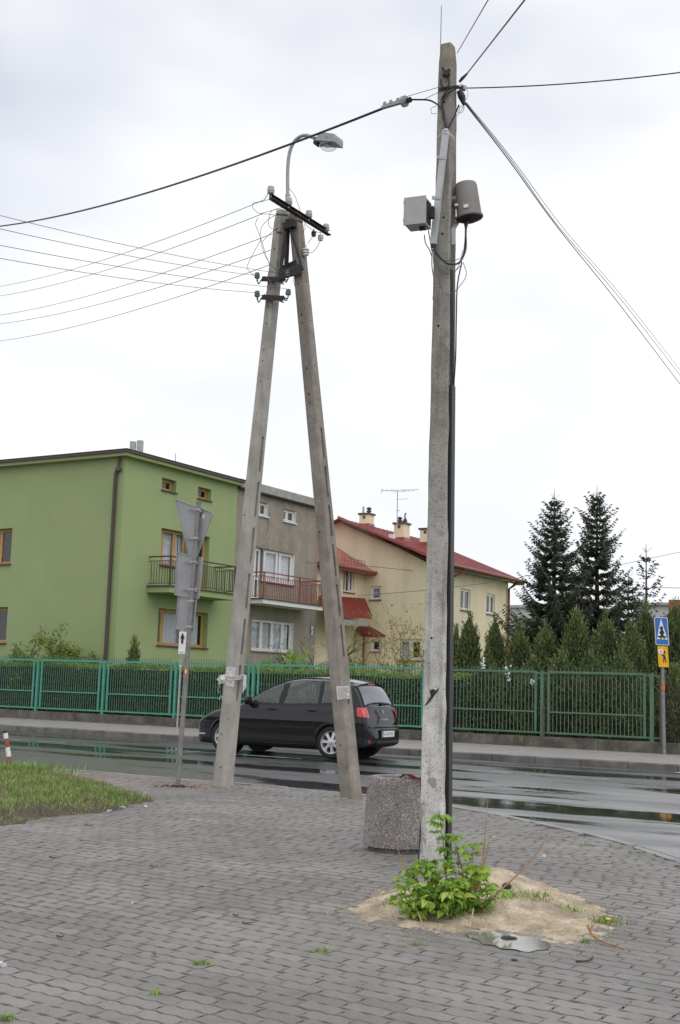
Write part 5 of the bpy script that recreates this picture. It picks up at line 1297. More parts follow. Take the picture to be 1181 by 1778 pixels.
spruce(1037, 849, 52, 2.75, 4, 'tall dark spruce with ragged spreading boughs, right of the other tall one', dens=1.6)
spruce(1122, 950, 46, 1.5, 5, 'thin young spruce with long bare leader above the crossing sign', dens=.7, whorl=.42, sparse=True)
spruce(1091, 995, 48, 1.9, 6, 'shorter bushy spruce between the ragged one and the thin young one', dens=1.2)
spruce(990, 985, 56, 2.6, 8, 'dark spruce filling the gap behind the two tall ones', dens=1.1)

def twiggy(name, label, cat, base, H, spread, seed, nst, leafm, nleaf, ls, barkm=None, depth=3, r0=.03, grp=None, upb=.5):
    r = random.Random(seed); root = thing(name, label, cat, base, grp); br = MB(); tips = []
    def grow(p, d, L_, rad, dep):
        k = 4; pts = [p]
        for i in range(k):
            d = (d + Vector((r.gauss(0, .16), r.gauss(0, .16), r.gauss(.04, .12)))).normalized(); p = p + d*(L_/k); pts.append(p)
            if dep < depth: 
                if r.random() < .75:
                    nd_ = (d + Vector((r.gauss(0, .7), r.gauss(0, .7), r.gauss(.15, .35)))).normalized(); grow(p, nd_, L_*r.uniform(.45, .7), rad*.55, dep+1)
            tips.append((p, d, dep))
        br.tube(pts, [rad*(1-.6*i/k) for i in range(k+1)], 5 if dep < 2 else 4, False)
    for i in range(nst):
        a = r.uniform(0, 2*PI); d = Vector((math.cos(a)*spread, math.sin(a)*spread, upb+r.uniform(.2, .6))).normalized()
        grow(Vector(base)+Vector((math.cos(a), math.sin(a), 0))*.05*spread, d, H*r.uniform(.6, .95), r0*r.uniform(.6, 1), 0)
    br.build('branches', M[barkm or 'bark'], root)
    if nleaf:
        rn = np.random.RandomState(seed); tp = [t for t in tips if t[2] >= 1]; idx = rn.randint(0, len(tp), nleaf)
        P = np.array([tp[i][0] for i in idx])+rn.normal(0, ls*.8, (nleaf, 3)); D = np.array([tp[i][1] for i in idx])
        V, Fq = leaves(P, ls, ls*.5, rn, D, 1.0); npmesh('foliage', V, Fq, M[leafm], root, 4)
    return root
b_ = onN(92, 1150, 31.2); twiggy('olive_bush', 'loose pale green bush rising above the hedge in front of the green wall', 'bush', (b_.x, b_.y, .3), 1.75, .75, 5, 9, 'bushleaf', 12000, .10, upb=.65)
b_ = onN(128, 1150, 31.0); twiggy('olive_bush', 'smaller right-hand pale green bush beside the loose one at the green wall', 'bush', (b_.x, b_.y, .3), 1.55, .45, 9, 5, 'bushleaf', 5000, .10, upb=.7)
thuja(234, 1113, 39.5, 24, 90, 'little cone conifer in front of the green house corner', 'small conifer', .6)
b_ = onN(505, 1160, 31.5); twiggy('leafy_shrub', 'bushy green shrub below the white ground-floor window of the grey house', 'shrub', (b_.x, b_.y, .3), 1.35, .7, 15, 8, 'bushleaf', 6500, .09)
b_ = onN(522, 1150, 31.9); twiggy('leafy_shrub', 'thin bright-leaved shrub right of the bushy one at the grey house', 'shrub', (b_.x, b_.y, .3), 1.6, .35, 16, 4, 'shrub', 1800, .10, upb=.9)
b_ = onN(552, 1150, 31.9); twiggy('leafy_shrub', 'bright-leaved shrub at the foot of the gnarled bare tree', 'shrub', (b_.x, b_.y, .3), 1.4, .5, 17, 5, 'shrub', 2200, .10)
b_ = onN(560, 1150, 34); twiggy('bare_fruit_tree', 'gnarled dark fruit tree in early bud between the grey and cream houses', 'tree', (b_.x, b_.y, .3), 2.3, .55, 23, 4, 'budleaf', 900, .07, depth=4, r0=.10)
b_ = onN(640, 1150, 34.5); twiggy('bare_fruit_tree', 'spreading bare fruit tree in front of the door canopy', 'tree', (b_.x, b_.y, .3), 1.9, .8, 24, 5, 'budleaf', 2200, .08, depth=4, r0=.06)
b_ = onN(718, 1150, 34.5); twiggy('budding_shrub', 'upright budding shrub before the large cream house window, left of the pole', 'shrub', (b_.x, b_.y, .3), 2.6, .35, 25, 8, 'budleaf', 1600, .08, depth=3, r0=.03, barkm='twig', upb=1.0)
b_ = onY(905, 1170, 62); twiggy('pale_tree', 'pale budding tree seen between the cream house corner and the spruce', 'tree', (b_.x, b_.y, .3), 3.6, .6, 31, 6, 'budleaf', 7000, .14, depth=3, r0=.08)
rn = np.random.RandomState(9)
for k, (px, py, w_, h_, lb) in enumerate(((883, 1170, 8, 30, 'largest white rag caught in the low thuja behind the fence'), (838, 1151, 6, 18, 'small white rag left of the largest one, above the fence rail'), (925, 1184, 5, 8, 'small white rag right of the largest one, behind the fence bars'))):
    P = []; 
    for j in range(26): p = onN(px+rn.uniform(-w_, w_)*.6, py+rn.uniform(-h_, h_)*.5, FN+.45+rn.uniform(0, .2)); P.append(tuple(p))
    V, Fq = leaves(np.array(P), .09, .06, rn); o = npmesh('white_rag', V, Fq, M['white'], None, 4); tag(o, lb, 'rag')

# ================================================================== NEAR GRASS VERGE
gpoly = [(-40, 1318), (22, 1338), (70, 1350), (140, 1353), (185, 1362), (222, 1374), (268, 1390), (262, 1396), (215, 1403), (165, 1413), (120, 1418), (60, 1424), (20, 1430), (-60, 1445)]
gp3 = [onZ(x, y, 0) for x, y in gpoly]; gp2 = np.array([(p.x, p.y) for p in gp3])
def inpoly(P, poly):
    x, y = P[:, 0], P[:, 1]; ins_ = np.zeros(len(P), bool); j = len(poly)-1
    for i in range(len(poly)):
        xi, yi, xj, yj = *poly[i], *poly[j]
        ins_ ^= ((yi > y) != (yj > y)) & (x < (xj-xi)*(y-yi)/(yj-yi+1e-12)+xi); j = i
    return ins_
def dist_poly(P, poly):
    A_ = poly; B_ = np.roll(poly, -1, 0); d = B_-A_; rel = P[:, None]-A_[None]; t_ = np.clip((rel*d).sum(2)/(d**2).sum(1), 0, 1); return np.sqrt(((rel-t_[..., None]*d)**2).sum(2)).min(1)
# soil mound under the grass
gx, gy = np.meshgrid(np.arange(-8, -1.5, .1), np.arange(11.5, 21.5, .1)); GP = np.stack([gx.ravel(), gy.ravel()], 1)
def wob(P): return .06*np.sin(P[:, 0]*5.1+P[:, 1]*2.3)+.05*np.sin(P[:, 0]*9.7-P[:, 1]*7.3)+.03*np.sin(P[:, 0]*17+P[:, 1]*13)
def verge_h(P):
    i_ = inpoly(P, gp2); d = dist_poly(P, gp2)*np.where(i_, 1, -1)+wob(P); return np.clip(d*.22, -.08, .09)+.006*np.sin(P[:, 0]*11)*np.sin(P[:, 1]*9), d
hz, gd = verge_h(GP); ny_, nx_ = gx.shape; V = np.column_stack([GP, hz])
idx = np.arange(ny_*nx_).reshape(ny_, nx_); Fq = np.stack([idx[:-1, :-1], idx[:-1, 1:], idx[1:, 1:], idx[1:, :-1]], -1).reshape(-1, 4)
Fq = Fq[(gd[Fq] > -.12).any(1)]; struct(npmesh('verge_soil', V, Fq, M['soil'], None, 4, True))
def blades(P, H_, Wd_, r, m_, name, lean=.5, seedh=None, parent=None):
    n = len(P); h = H_*(r.uniform(.45, 1.25, n)); a = r.uniform(0, 2*PI, n); w = Wd_*r.uniform(.6, 1.3, n)
    side = np.stack([np.cos(a), np.sin(a), np.zeros(n)], 1)*(w/2)[:, None]; la = r.uniform(0, 2*PI, n); ld = np.stack([np.cos(la), np.sin(la), np.zeros(n)], 1)*(h*lean*r.uniform(.2, 1.3, n))[:, None]
    up_ = np.array([0, 0, 1.])
    m1 = P+ld*.3+up_*(h*.55)[:, None]; tp = P+ld+up_*(h*(1-.25*lean))[:, None]
    V = np.stack([P-side, P+side, m1+side*.8, m1-side*.8, tp], 1).reshape(-1, 3); b = np.arange(n)[:, None]*5
    F3 = np.concatenate([b+np.array([[0, 1, 2]]), b+np.array([[0, 2, 3]]), b+np.array([[3, 2, 4]])]); return npmesh(name, V, F3, m_, parent, 3)
r = np.random.RandomState(3)
Pg = np.column_stack([r.uniform(-7.5, -1.8, 90000), r.uniform(11.8, 21.3, 90000)]); hz, gd = verge_h(Pg)
pat = np.sin(Pg[:, 0]*2.1+1)*np.sin(Pg[:, 1]*1.3)+.5*np.sin(Pg[:, 0]*6+Pg[:, 1]*4)
far_ = Pg @ np.array([math.sin(TH), math.cos(TH)])
keepg = (gd > .05) & (r.uniform(size=len(gd)) < np.clip(.42+.40*pat+gd*.35, .05, 1)) & (np.abs(Pg[:, 0]) < .30*Pg[:, 1]+.6)
bare = (np.hypot(Pg[:, 0]+3.0, (Pg[:, 1]-16.9)*.8) < .28) | ((Pg[:, 1] < 13.7) & (Pg[:, 0] < -3.0) & (r.uniform(size=len(gd)) < .6)); keepg &= ~bare
Pq = np.column_stack([Pg, hz])[keepg]; dry = r.uniform(size=len(Pq)) < np.where(Pq @ np.array([math.sin(TH), math.cos(TH), 0]) > 12.9, .6, .22)
tag(blades(Pq[~dry], .070, .008, r, M['grass'], 'grass', .8), 'rough green grass on the verge at the left', 'grass', kind='stuff')
tag(blades(Pq[dry], .08, .008, r, M['grassdry'], 'dry_grass', .9), 'yellowed dry grass among the green at the left verge', 'grass', kind='stuff')
# thatch of dead stalks on the bare lower edge
Pt = Pg[(gd > -.12) & (gd < .5) & (Pg[:, 1] < 16) & (r.uniform(size=len(gd)) < .25)]; hz2, _ = verge_h(Pt); Pt = np.column_stack([Pt, hz2+.01]); tag(blades(Pt, .05, .006, r, M['grassdry'], 'dead_stalks', 2.2), 'dead flattened stalks along the lower edge of the verge', 'dead grass', kind='stuff')
bz = onZ(22, 1345, 0); Pl = np.column_stack([bz.x+r.normal(.15, .35, 900), bz.y+r.normal(-.3, .3, 900), np.full(900, .06)])
tag(blades(Pl, .17, .011, r, M['grass'], 'long_grass', .6), 'longer grass tuft around the foot of the striped post', 'grass', kind='stuff')

# ================================================================== STRIPED POST
sp_ = thing('striped_post', 'short leaning red and white striped post standing in the grass at the left edge', 'post', onZ(20, 1343, 0))
p0, p1 = onZ(20, 1343, 0), onY(9, 1270, onZ(20, 1343, 0).y); ax_ = p1-p0
for k, (t0, t1_, m_) in enumerate(((-.15, .10, 'white'), (.10, .40, 'rr'), (.40, .62, 'white'), (.62, .83, 'rr'), (.83, .965, 'white'))):
    q = MB(); q.tube([p0+ax_*t0, p0+ax_*t1_], .036, 12); q.build('painted_band', M['white'] if m_ == 'white' else M['redbrick'], sp_, 40)
q = MB(); q.lathe(p0+ax_*.965, ax_, [(0, .040), (.02, .042), (.035, .02), (.04, .0)], 12); q.build('cap', M['darkiron'], sp_, 40)

# ================================================================== ROAD SIGNS
sg = thing('sign_post', 'grey signpost at the near kerb carrying three sign plates seen from behind', 'sign post', onZ(310, 1364, 0))
sY = onZ(310, 1364, 0).y; s0_, s1_ = onZ(308.5, 1366, 0), onY(345, 874, sY-.1)
def sp_at(y, dY=0): 
    t_ = (y-1366)/(876-1366); lo, hi = 0, 1
    for _ in range(30):
        md_ = (lo+hi)/2; p = s0_.lerp(s1_, md_); v = CR.transposed() @ (p-C0)
        if 889-F*v.y/-v.z > y: lo = md_
        else: hi = md_
    return s0_.lerp(s1_, lo)
q = MB(); q.tube([s0_-Z*.05, s1_], .036, 14); q.lathe(s1_, (s1_-s0_), [(0, .040), (.02, .040), (.028, .0)], 14); q.build('post', M['postgalv'], sg, 40)
q = MB(); q.box(s0_, .16, .16, .05); tag(q.build('soil_crumbs', M['soil'], sg))
sr = Vector((.80, -.60, 0)).normalized()               # plates turned toward the road coming from the left
srn = Vector((-sr.y, sr.x, 0)); 
def plate(pxs, name, rad, label=None, back=.05):
    # pixel outline, back-projected on a vertical plane through the post, then given thickness
    c = sp_at(sum(p[1] for p in pxs)/len(pxs)); d0 = c.dot(srn)+back
    P = [onp(x, y, srn, d0) for x, y in pxs]; out = []
    n_ = len(P)
    for i in range(n_):
        a, b, c_ = P[i-1], P[i], P[(i+1) % n_]; e1, e2 = (a-b).normalized(), (c_-b).normalized()
        q0, q1 = b+e1*rad, b+e2*rad
        for k in range(5): t_ = k/4; out.append(q0*(1-t_)**2+b*2*t_*(1-t_)+q1*t_**2)
    q = MB(); q.prism(out, srn*.004); pl = q.build(name, M['sign_back'], sg)
    q = MB(); m_ = len(out); cen = sum(out, Vector())/m_     # folded rim
    inn = [p+(cen-p).normalized()*.010 for p in out]
    for i in range(m_):
        j = (i+1) % m_; q.add([out[i]-srn*.016, out[j]-srn*.016, inn[j]-srn*.016, inn[i]-srn*.016, out[i]+srn*.002, out[j]+srn*.002, inn[j]+srn*.002, inn[i]+srn*.002], [(0, 1, 2, 3), (0, 4, 5, 1), (3, 2, 6, 7)])
    q.build('folded_rim', M['galv'], pl, fixn=False)
    q = MB(); q.prism([p+srn*.0045 for p in inn], srn*.001); q.build('front_face', M['white'], pl)
    return pl, d0
pt, d_t = plate([(304.5, 866), (371.5, 890), (334, 992)][0:3], 'triangular_plate', .045)
pr_, d_r = plate([(308, 958.5), (353, 968), (346, 1041.5), (303.5, 1033)], 'upper_square_plate', .03)
ps_, d_s = plate([(310, 1035.5), (342, 1042.5), (336.5, 1096), (304.5, 1092)], 'lower_plate', .02)
for (x0, x1, y0, y1, d_) in ((326, 350, 883, 888, d_t), (322, 346, 932.5, 937, d_t), (319, 343, 973.5, 978, d_r), (315, 341, 1022, 1026, d_r), (325, 335, 1043.5, 1044.5, d_s), (320, 333, 1089, 1088, d_s)):
    q = MB(); a, b = onp(x0, y0, srn, d_-.035), onp(x1, y1, srn, d_-.035); q.bar(a, b, .030, .022, up=srn)
    c = sp_at((y0+y1)/2); q.lathe(c-(s1_-s0_).normalized()*.012, (s1_-s0_), [(0, .038), (0, .046), (.026, .046), (.026, .038)], 14)
    if x1-x0 > 14:
        for k in range(3): pq = a.lerp(b, .12+.13*k); q.m = 0
    q.build('clamp', M['galv'], sg)
    if x1-x0 > 14:
        q = MB()
        for k in range(3): pq = a.lerp(b, .12+.14*k); q.box(pq-srn*.012, .016, .004, .012, sr, srn, Z)
        q.build('clamp_slot', M['black'], sg)
q = MB()
for (x, y, d_) in ((353.5, 896.5, d_t), (340.5, 1023.5, d_r), (333, 1085, d_s)): q.box(onp(x, y, srn, d_-.001), .035, .002, .06, sr, srn, Z)
q.build('inspection_label', M['white'], sg)
q = MB()
def onpost(x, y): p = sp_at(y); return p+Vector((0, -.038, 0))
q.box(onpost(318, 1166), .03, .006, .12, Vector((1, 0, 0)), Vector((0, 1, 0)), (s1_-s0_).normalized()); q.build('orange_sticker', M['orange'], sg)
q = MB(); q.box(onpost(318, 1166)-Vector((0, .004, 0)), .018, .002, .05, Vector((1, 0, 0)), Vector((0, 1, 0)), (s1_-s0_).normalized()); q.build('sticker_print', M['white'], sg)

# arrow board post on the far pavement
ab = thing('arrow_sign', 'narrow white board with black up arrow on a thin post across the road', 'sign', W(onN(308, 1255, 28.9).dot(U), 28.9, .12))
b0 = onN(308, 1258, 28.9); b1_ = onN(317, 1094, 28.9); b0.z = .1
q = MB(); q.tube([b0, b1_-N*.0], .03, 10); q.build('post', M['galv'], ab, 40)
wx = onN(312.3, 1096, 28.8); wy = onN(322, 1096, 28.8); cA = onN(316.8, 1116, 28.8); wd2 = (wy-wx).length; hh2 = (onN(317, 1097, 28.8)-onN(317, 1136, 28.8)).length
q = MB(); axb = (b1_-b0).normalized(); Xb = Vector((1, 0, 0)); Yb = axb.cross(Xb).normalized(); q.box(cA, wd2, .03, hh2, Xb, Yb, axb); bd_ = q.build('white_board', M['white'], ab)
q = MB(); o_ = cA-Vector((0, .04, 0))+axb*hh2*.18
q.prism([o_+Xb*x+axb*z for x, z in ((-.07, .0), (0, .17), (.07, 0), (.03, .01), (.03, -.14), (-.03, -.14), (-.03, .01))], Vector((0, .006, 0))); q.build('up_arrow', M['blackp'], bd_)
q = MB(); q.box(cA-axb*hh2*.42-Vector((0, .03, 0)), .09, .01, .02, Xb, Yb, axb); q.build('small_mark', M['sign_back'], bd_)
q = MB(); pq = onN(313.5, 1157, 28.86); q.box(pq, .05, .05, .05); q.build('white_sticker', M['white'], ab)

# pedestrian crossing sign at the right
cs = thing('crossing_sign', 'blue pedestrian crossing sign above an amber school patrol plate at the right edge', 'sign', onN(1153, 1312, 28.95))
c0_ = onN(1153.5, 1313, 28.95); c0_.z = .05; c1_ = onN(1149, 1070, 28.95)
q = MB(); q.tube([c0_, c1_], [.042, .038], 12); q.build('post', M['postgalv'], cs, 40)
q = MB(); axc = (c1_-c0_).normalized(); pq = c0_.lerp(c1_, .475); q.lathe(pq, axc, [(0, .045), (0, .0455), (.09, .0455), (.09, .044)], 16); q.build('orange_sticker', M['orange'], cs)
sgX = Vector((.985, -.17, 0)).normalized(); sgY = Vector((.17, .985, 0)).normalized()
def panel(pxc, w_, h_, m_, name, d_=-.05, rot=0.0, y0=None):
    c = onN(pxc[0], pxc[1], 28.95)+sgY*d_; return c
def signpanel(corners, dep, frame_m, name):
    c = onp((corners[0][0]+corners[2][0])/2, (corners[0][1]+corners[2][1])/2, sgY, dep)
    a, b, d = (onp(*corners[i], sgY, dep) for i in (0, 1, 3)); return c, (b-a), (d-a)
dS = c1_.dot(sgY)-.06
cc_, ex, ey = signpanel([(1137, 1071.5), (1160.5, 1072.5), (1161, 1120.5), (1140, 1120)], dS, None, 'x')
w_, h_ = ex.length, ey.length; eX = ex.normalized(); eY = -(ey.normalized())
def rr(c, w_, h_, rad, X, Y, back, th, m_, name, parent):
    out = []
    for sx, sy in ((1, -1), (1, 1), (-1, 1), (-1, -1)):
        a0_ = {(1, -1): -PI/2, (1, 1): 0, (-1, 1): PI/2, (-1, -1): PI}[(sx, sy)]
        for k in range(5): an = a0_+PI/2*k/4; out.append(c+X*(sx*(w_/2-rad)+rad*math.cos(an))+Y*(sy*(h_/2-rad)+rad*math.sin(an))-back)
    q = MB(); q.prism(out, sgY*th); return q.build(name, m_, parent)
pb_ = rr(cc_, w_, h_, .03, eX, eY, sgY*.0, .02, M['white'], 'sign_plate', cs)
rr(cc_, w_*.91, h_*.955, .022, eX, eY, sgY*.003, .002, M['blue'], 'blue_field', pb_)
q = MB(); q.prism([cc_-sgY*.006+eX*(x*w_)+eY*(y*h_) for x, y in ((-.40, -.29), (.40, -.29), (0, .455))], sgY*.002); q.build('white_triangle', M['white'], pb_)
q = MB(); bX, bY = eX*w_, eY*w_; o_ = cc_-sgY*.011+eY*(h_*-.04)
def fig(pts, wd_): 
    for a, b in zip(pts[:-1], pts[1:]): q.bar(o_+bX*a[0]+bY*a[1], o_+bX*b[0]+bY*b[1], wd_, .003, up=sgY)
fig([(-.33, -.33), (.33, -.33)], .030); fig([(.02, .10), (.0, -.14)], .085); fig([(.0, -.12), (.09, -.30), (.16, -.44), (.20, -.44)], .035); fig([(.0, -.12), (-.05, -.28), (-.12, -.46), (-.06, -.47)], .035)
fig([(.03, .17), (.12, .05), (.13, -.10)], .028); fig([(.0, .17), (-.09, .04), (-.15, -.06)], .028)
q.lathe(o_+bX*.0+bY*.34-sgY*.001, sgY, [(0, 0), (0, .038), (.003, .038), (.003, 0)], 12); fig([(.01, .30), (.01, .18)], .055); q.build('walking_figure', M['blackp'], pb_)
cc2, ex, ey = signpanel([(1142.5, 1122), (1160.5, 1122.5), (1161, 1158.5), (1143, 1158)], dS, None, 'y'); w2, h2_ = ex.length, ey.length
py_ = rr(cc2, w2, h2_, .02, eX, eY, sgY*0, .02, M['yellow'], 'patrol_plate', cs)
q = MB(); bX, bY = eX*w2, eY*w2; o_ = cc2-sgY*.008
q.prism([o_+bX*x+bY*y for x, y in ((-.05, -.60), (.0, -.60), (.08, -.25), (.14, -.25), (.20, -.60), (.27, -.58), (.22, -.10), (.14, .22), (.08, .25), (.02, .20), (-.14, .26), (-.15, .18), (-.02, .08), (.02, -.10), (-.02, -.30))], sgY*.002)
q.prism([o_+bX*x+bY*y for x, y in ((.05, .36), (.12, .62), (.20, .60), (.22, .44), (.30, .36), (.18, .34), (.10, .30))], sgY*.002); q.build('patrol_figure', M['blackp'], py_)
q = MB(); q.lathe(o_+bX*-.20+bY*.50, sgY, [(0, 0), (0, .062), (.003, .062), (.003, 0)], 16); q.build('lollipop', M['white'], py_)
q = MB(); q.prism([o_-sgY*.004+bX*x+bY*y for x, y in ((-.24, .36), (-.14, .38), (-.13, .60), (-.22, .62))], sgY*.002); q.build('lollipop_mark', M['redp'], py_)

# ================================================================== CONCRETE LITTER BIN
bc = onZ(692, 1478, 0); bc = Vector((bc.x, bc.y+.05, 0)); hb_ = .66
bn_ = thing('concrete_bin', 'round fluted exposed-aggregate concrete litter bin behind the limewashed pole', 'litter bin', bc)
K_ = 8
def flute(rad, z_, n_=80, amp=.028):
    out = []
    for k in range(n_):
        a = 2*PI*k/n_+.18; seg = 2*PI/K_; f_ = ((a % seg)/seg-.5)*seg; rr_ = rad*math.cos(seg/2)/math.cos(f_)*1.02
        out.append((bc.x+rr_*math.cos(a), bc.y+rr_*math.sin(a), z_))
    return out
lv = [(.045, .314), (.050, .323), (.14, .322), (.35, .312), (.60, .292), (.655, .285), (.67, .278), (.67, .225), (.66, .215), (.30, .215)]
V = []; Fq = []
for z_, rad in lv: V += flute(rad, z_)
for i in range(len(lv)-1):
    for k in range(80): Fq.append((i*80+k, i*80+(k+1) % 80, (i+1)*80+(k+1) % 80, (i+1)*80+k))
q = MB(); q.add(V, Fq); q.add(flute(.215, .30), [tuple(range(80))]); q.add(flute(.30, .057), [tuple(range(80))]); q.build('bin_body', M['aggregate'], bn_, 30)
q = MB(); q.lathe(bc, Z, [(-.05, .275), (.054, .28), (.056, .0)], 24); q.build('bin_foot', M['wallconc'], bn_, 40)
rb = random.Random(4); q = MB(); cb = onZ(716, 1354, .66); V = []
for i in range(9):
    for j in range(6): V.append((bc.x+.02+.035*i-.04, bc.y-.285+.05*j, .682+.035*math.exp(-((i-2)/1.6)**2)+rb.uniform(-.008, .012)-.008*j))
q.add(V, [(i*6+j, (i+1)*6+j, (i+1)*6+j+1, i*6+j+1) for i in range(8) for j in range(5)]); tag(q.build('plastic_bag', M['pink'], None, 50, fixn=False), 'crumpled red plastic bag showing over the rim of the concrete bin', 'plastic bag')

# ================================================================== SAND HEAP, PUDDLE, SHRUB
sx, sy = np.meshgrid(np.arange(-.6, 2.6, .025), np.arange(7.3, 10.9, .025)); SP = np.stack([sx.ravel(), sy.ravel()], 1)
spoly_px = [(616, 1582), (642, 1564), (690, 1545), (760, 1532), (860, 1528), (930, 1538), (1000, 1560), (1055, 1592), (1075, 1606), (1050, 1622), (1000, 1640), (950, 1636), (900, 1624), (830, 1618), (760, 1618), (700, 1610), (662, 1600), (626, 1592)]
sp2 = np.array([(lambda p: (p.x, p.y))(onZ(x, y, 0)) for x, y in spoly_px])
def sand_h(P):
    i_ = inpoly(P, sp2); d = dist_poly(P, sp2)*np.where(i_, 1, -1)+wob(P*1.7)*.5+.05+.02*np.sin(P[:, 0]*31+P[:, 1]*23)+.012*np.sin(P[:, 0]*67-P[:, 1]*53)
    hgt = np.clip(d, 0, 1)*.055
    hgt += .17*np.exp(-(((P[:, 0]-1.20)/.42)**2+((P[:, 1]-9.25)/.50)**2)) * np.clip(d*4, 0, 1)
    hgt += .05*np.exp(-(((P[:, 0]-.45)/.30)**2+((P[:, 1]-8.9)/.40)**2)) * np.clip(d*4, 0, 1)
    hgt += (.010*np.sin(P[:, 0]*19+P[:, 1]*7)*np.sin(P[:, 1]*17-P[:, 0]*5)+.005*np.sin(P[:, 0]*47+P[:, 1]*31))*np.clip(d*6, 0, 1)
    return np.where(d > 0, hgt-.0035, -.02), d
hz, sd = sand_h(SP); hz = hz + np.random.RandomState(1).normal(0, .0022, len(hz))*(sd > 0)
ny_, nx_ = sx.shape; idx = np.arange(ny_*nx_).reshape(ny_, nx_); Fq = np.stack([idx[:-1, :-1], idx[:-1, 1:], idx[1:, 1:], idx[1:, :-1]], -1).reshape(-1, 4); Fq = Fq[(sd[Fq] > 0).any(1)]
o = npmesh('sand_heap', np.column_stack([SP, hz+.004]), Fq, M['sand'], None, 4, True); tag(o, 'low spread heap of pale builders sand around the foot of the limewashed pole', 'sand heap', kind='stuff')
# scattered sand film grains and pebbles around
rs = np.random.RandomState(5); Pp = np.column_stack([rs.uniform(-.6, 2.7, 16000), rs.uniform(7.0, 10.6, 16000)]); _, dp = sand_h(Pp); kp = (dp > -.45) & (rs.uniform(size=len(dp)) < np.exp(np.minimum(dp, 0)*7)); Pp = Pp[kp]; hp, dp = sand_h(Pp); zp = np.maximum(hp, .0)+.006
s4 = rs.uniform(.002, .006, len(Pp)); T = np.array([[0, 0, 1], [.94, 0, -.33], [-.47, .82, -.33], [-.47, -.82, -.33]])
V = (np.column_stack([Pp, zp])[:, None, :]+T[None]*s4[:, None, None]).reshape(-1, 3); b = np.arange(len(Pp))[:, None]*4; F3 = np.concatenate([b+np.array([[0, 1, 2]]), b+np.array([[0, 2, 3]]), b+np.array([[0, 3, 1]])])
tag(npmesh('sand_crumbs', V, F3, M['sand'], None, 3), 'sand crumbs strewn on and around the heap', 'sand', kind='stuff')
# puddle
ppx = [(808, 1620), (822, 1617), (838, 1620), (858, 1618), (872, 1622), (889, 1621), (905, 1626), (921, 1626), (932, 1632), (948, 1634), (956, 1641), (950, 1648), (932, 1650), (915, 1653), (893, 1648), (873, 1647), (857, 1641), (840, 1639), (828, 1631), (814, 1627)]
pp = [onZ(x, y, .008) for x, y in ppx]; pps = spline(pp+[pp[0]], 5)[:-1]
q = MB(); q.add([Vector((p.x, p.y, .0085)) for p in pps], [tuple(range(len(pps)))]); pd = q.build('puddle', M['water'], None, fixn=False); struct(pd)
mh_ = onZ(884, 1627, .016)
vc = thing('valve_cover', 'small round iron valve cover lying in the puddle below the sand heap', 'valve cover', mh_)
q = MB(); q.lathe((mh_.x, mh_.y, .0), Z, [(-.05, .050), (.012, .050), (.012, .042), (.009, .039), (.009, .0)], 28); q.build('cover_ring', M['darkiron'], vc, 30)
q = MB()
for k in range(-2, 3): q.box((mh_.x, mh_.y+k*.012, .010), .060-.014*abs(k), .006, .004)
q.build('cover_rib', M['darkiron'], vc)
o = MB(); o.lathe(onZ(893, 1667, .005), Z, [(0, .018), (.004, .017), (.005, 0)], 14); tag(o.build('bottle_cap', M['darkiron']), 'dark flat disc lying on the pavers below the puddle', 'disc')

# near shrub: real leaves, the largest as single objects
def leaf_mesh(L_, Wd_, curl, nm='leaf'):
    out = [(0, 0), (.22, .36), (.45, .5), (.72, .30), (1, 0)]; V = []; 
    for x, w_ in out: V.append((x*L_, 0, -curl*x*x*L_))
    for x, w_ in out[1:-1]: V.append((x*L_, w_*Wd_, .18*Wd_-curl*x*x*L_))
    for x, w_ in out[1:-1]: V.append((x*L_, -w_*Wd_, .18*Wd_-curl*x*x*L_))
    Fq = [(0, 1, 5), (1, 2, 6, 5), (2, 3, 7, 6), (3, 4, 7), (0, 8, 1), (1, 8, 9, 2), (2, 9, 10, 3), (3, 10, 4)]
    me = bpy.data.meshes.new(nm); me.from_pydata(V, [], Fq); me.materials.append(M['shrub1']); me.polygons.foreach_set('use_smooth', [True]*len(Fq)); return me
def shrub1():
    m, t, b = nt('fresh_shrub_leaf_single'); oi = nd(t, 'ShaderNodeObjectInfo')
    col = ramp(t, oi.outputs['Random'], [(0, (.14, .31, .05)), (.3, (.27, .46, .07)), (.65, (.40, .56, .09)), (.97, (.56, .60, .15))])
    t.links.new(col, b.inputs['Base Color']); b.inputs['Roughness'].default_value = .4; b.inputs['Specular IOR Level'].default_value = .35
    tl = nd(t, 'ShaderNodeBsdfTranslucent'); t.links.new(col, tl.inputs['Color']); mx = nd(t, 'ShaderNodeMixShader'); mx.inputs[0].default_value = .4
    out = t.nodes['Material Output']; t.links.new(b.outputs[0], mx.inputs[1]); t.links.new(tl.outputs[0], mx.inputs[2]); t.links.new(mx.outputs[0], out.inputs['Surface']); return m
M['shrub1'] = shrub1()
lms = [leaf_mesh(.075, .042, .35), leaf_mesh(.060, .036, .6), leaf_mesh(.088, .046, .2), leaf_mesh(.05, .028, .1)]
shb = thing('maple_shrub', 'fresh green ash-leaved seedling shrub sprouting at the foot of the limewashed pole', 'shrub', onZ(770, 1590, 0))
r = random.Random(12); stems = MB(); lf = []
sY0 = onZ(772, 1596, 0).y
stem_px = []
for i in range(30):
    bx = r.uniform(735, 835); tx_ = 700+ (bx-735)*1.45 + r.uniform(-16, 16); ty_ = r.uniform(1490, 1575) + abs(tx_-770)*.15
    stem_px.append(((bx, 1588+r.uniform(-8, 10)), (tx_, ty_), r.uniform(-.22, .22)))
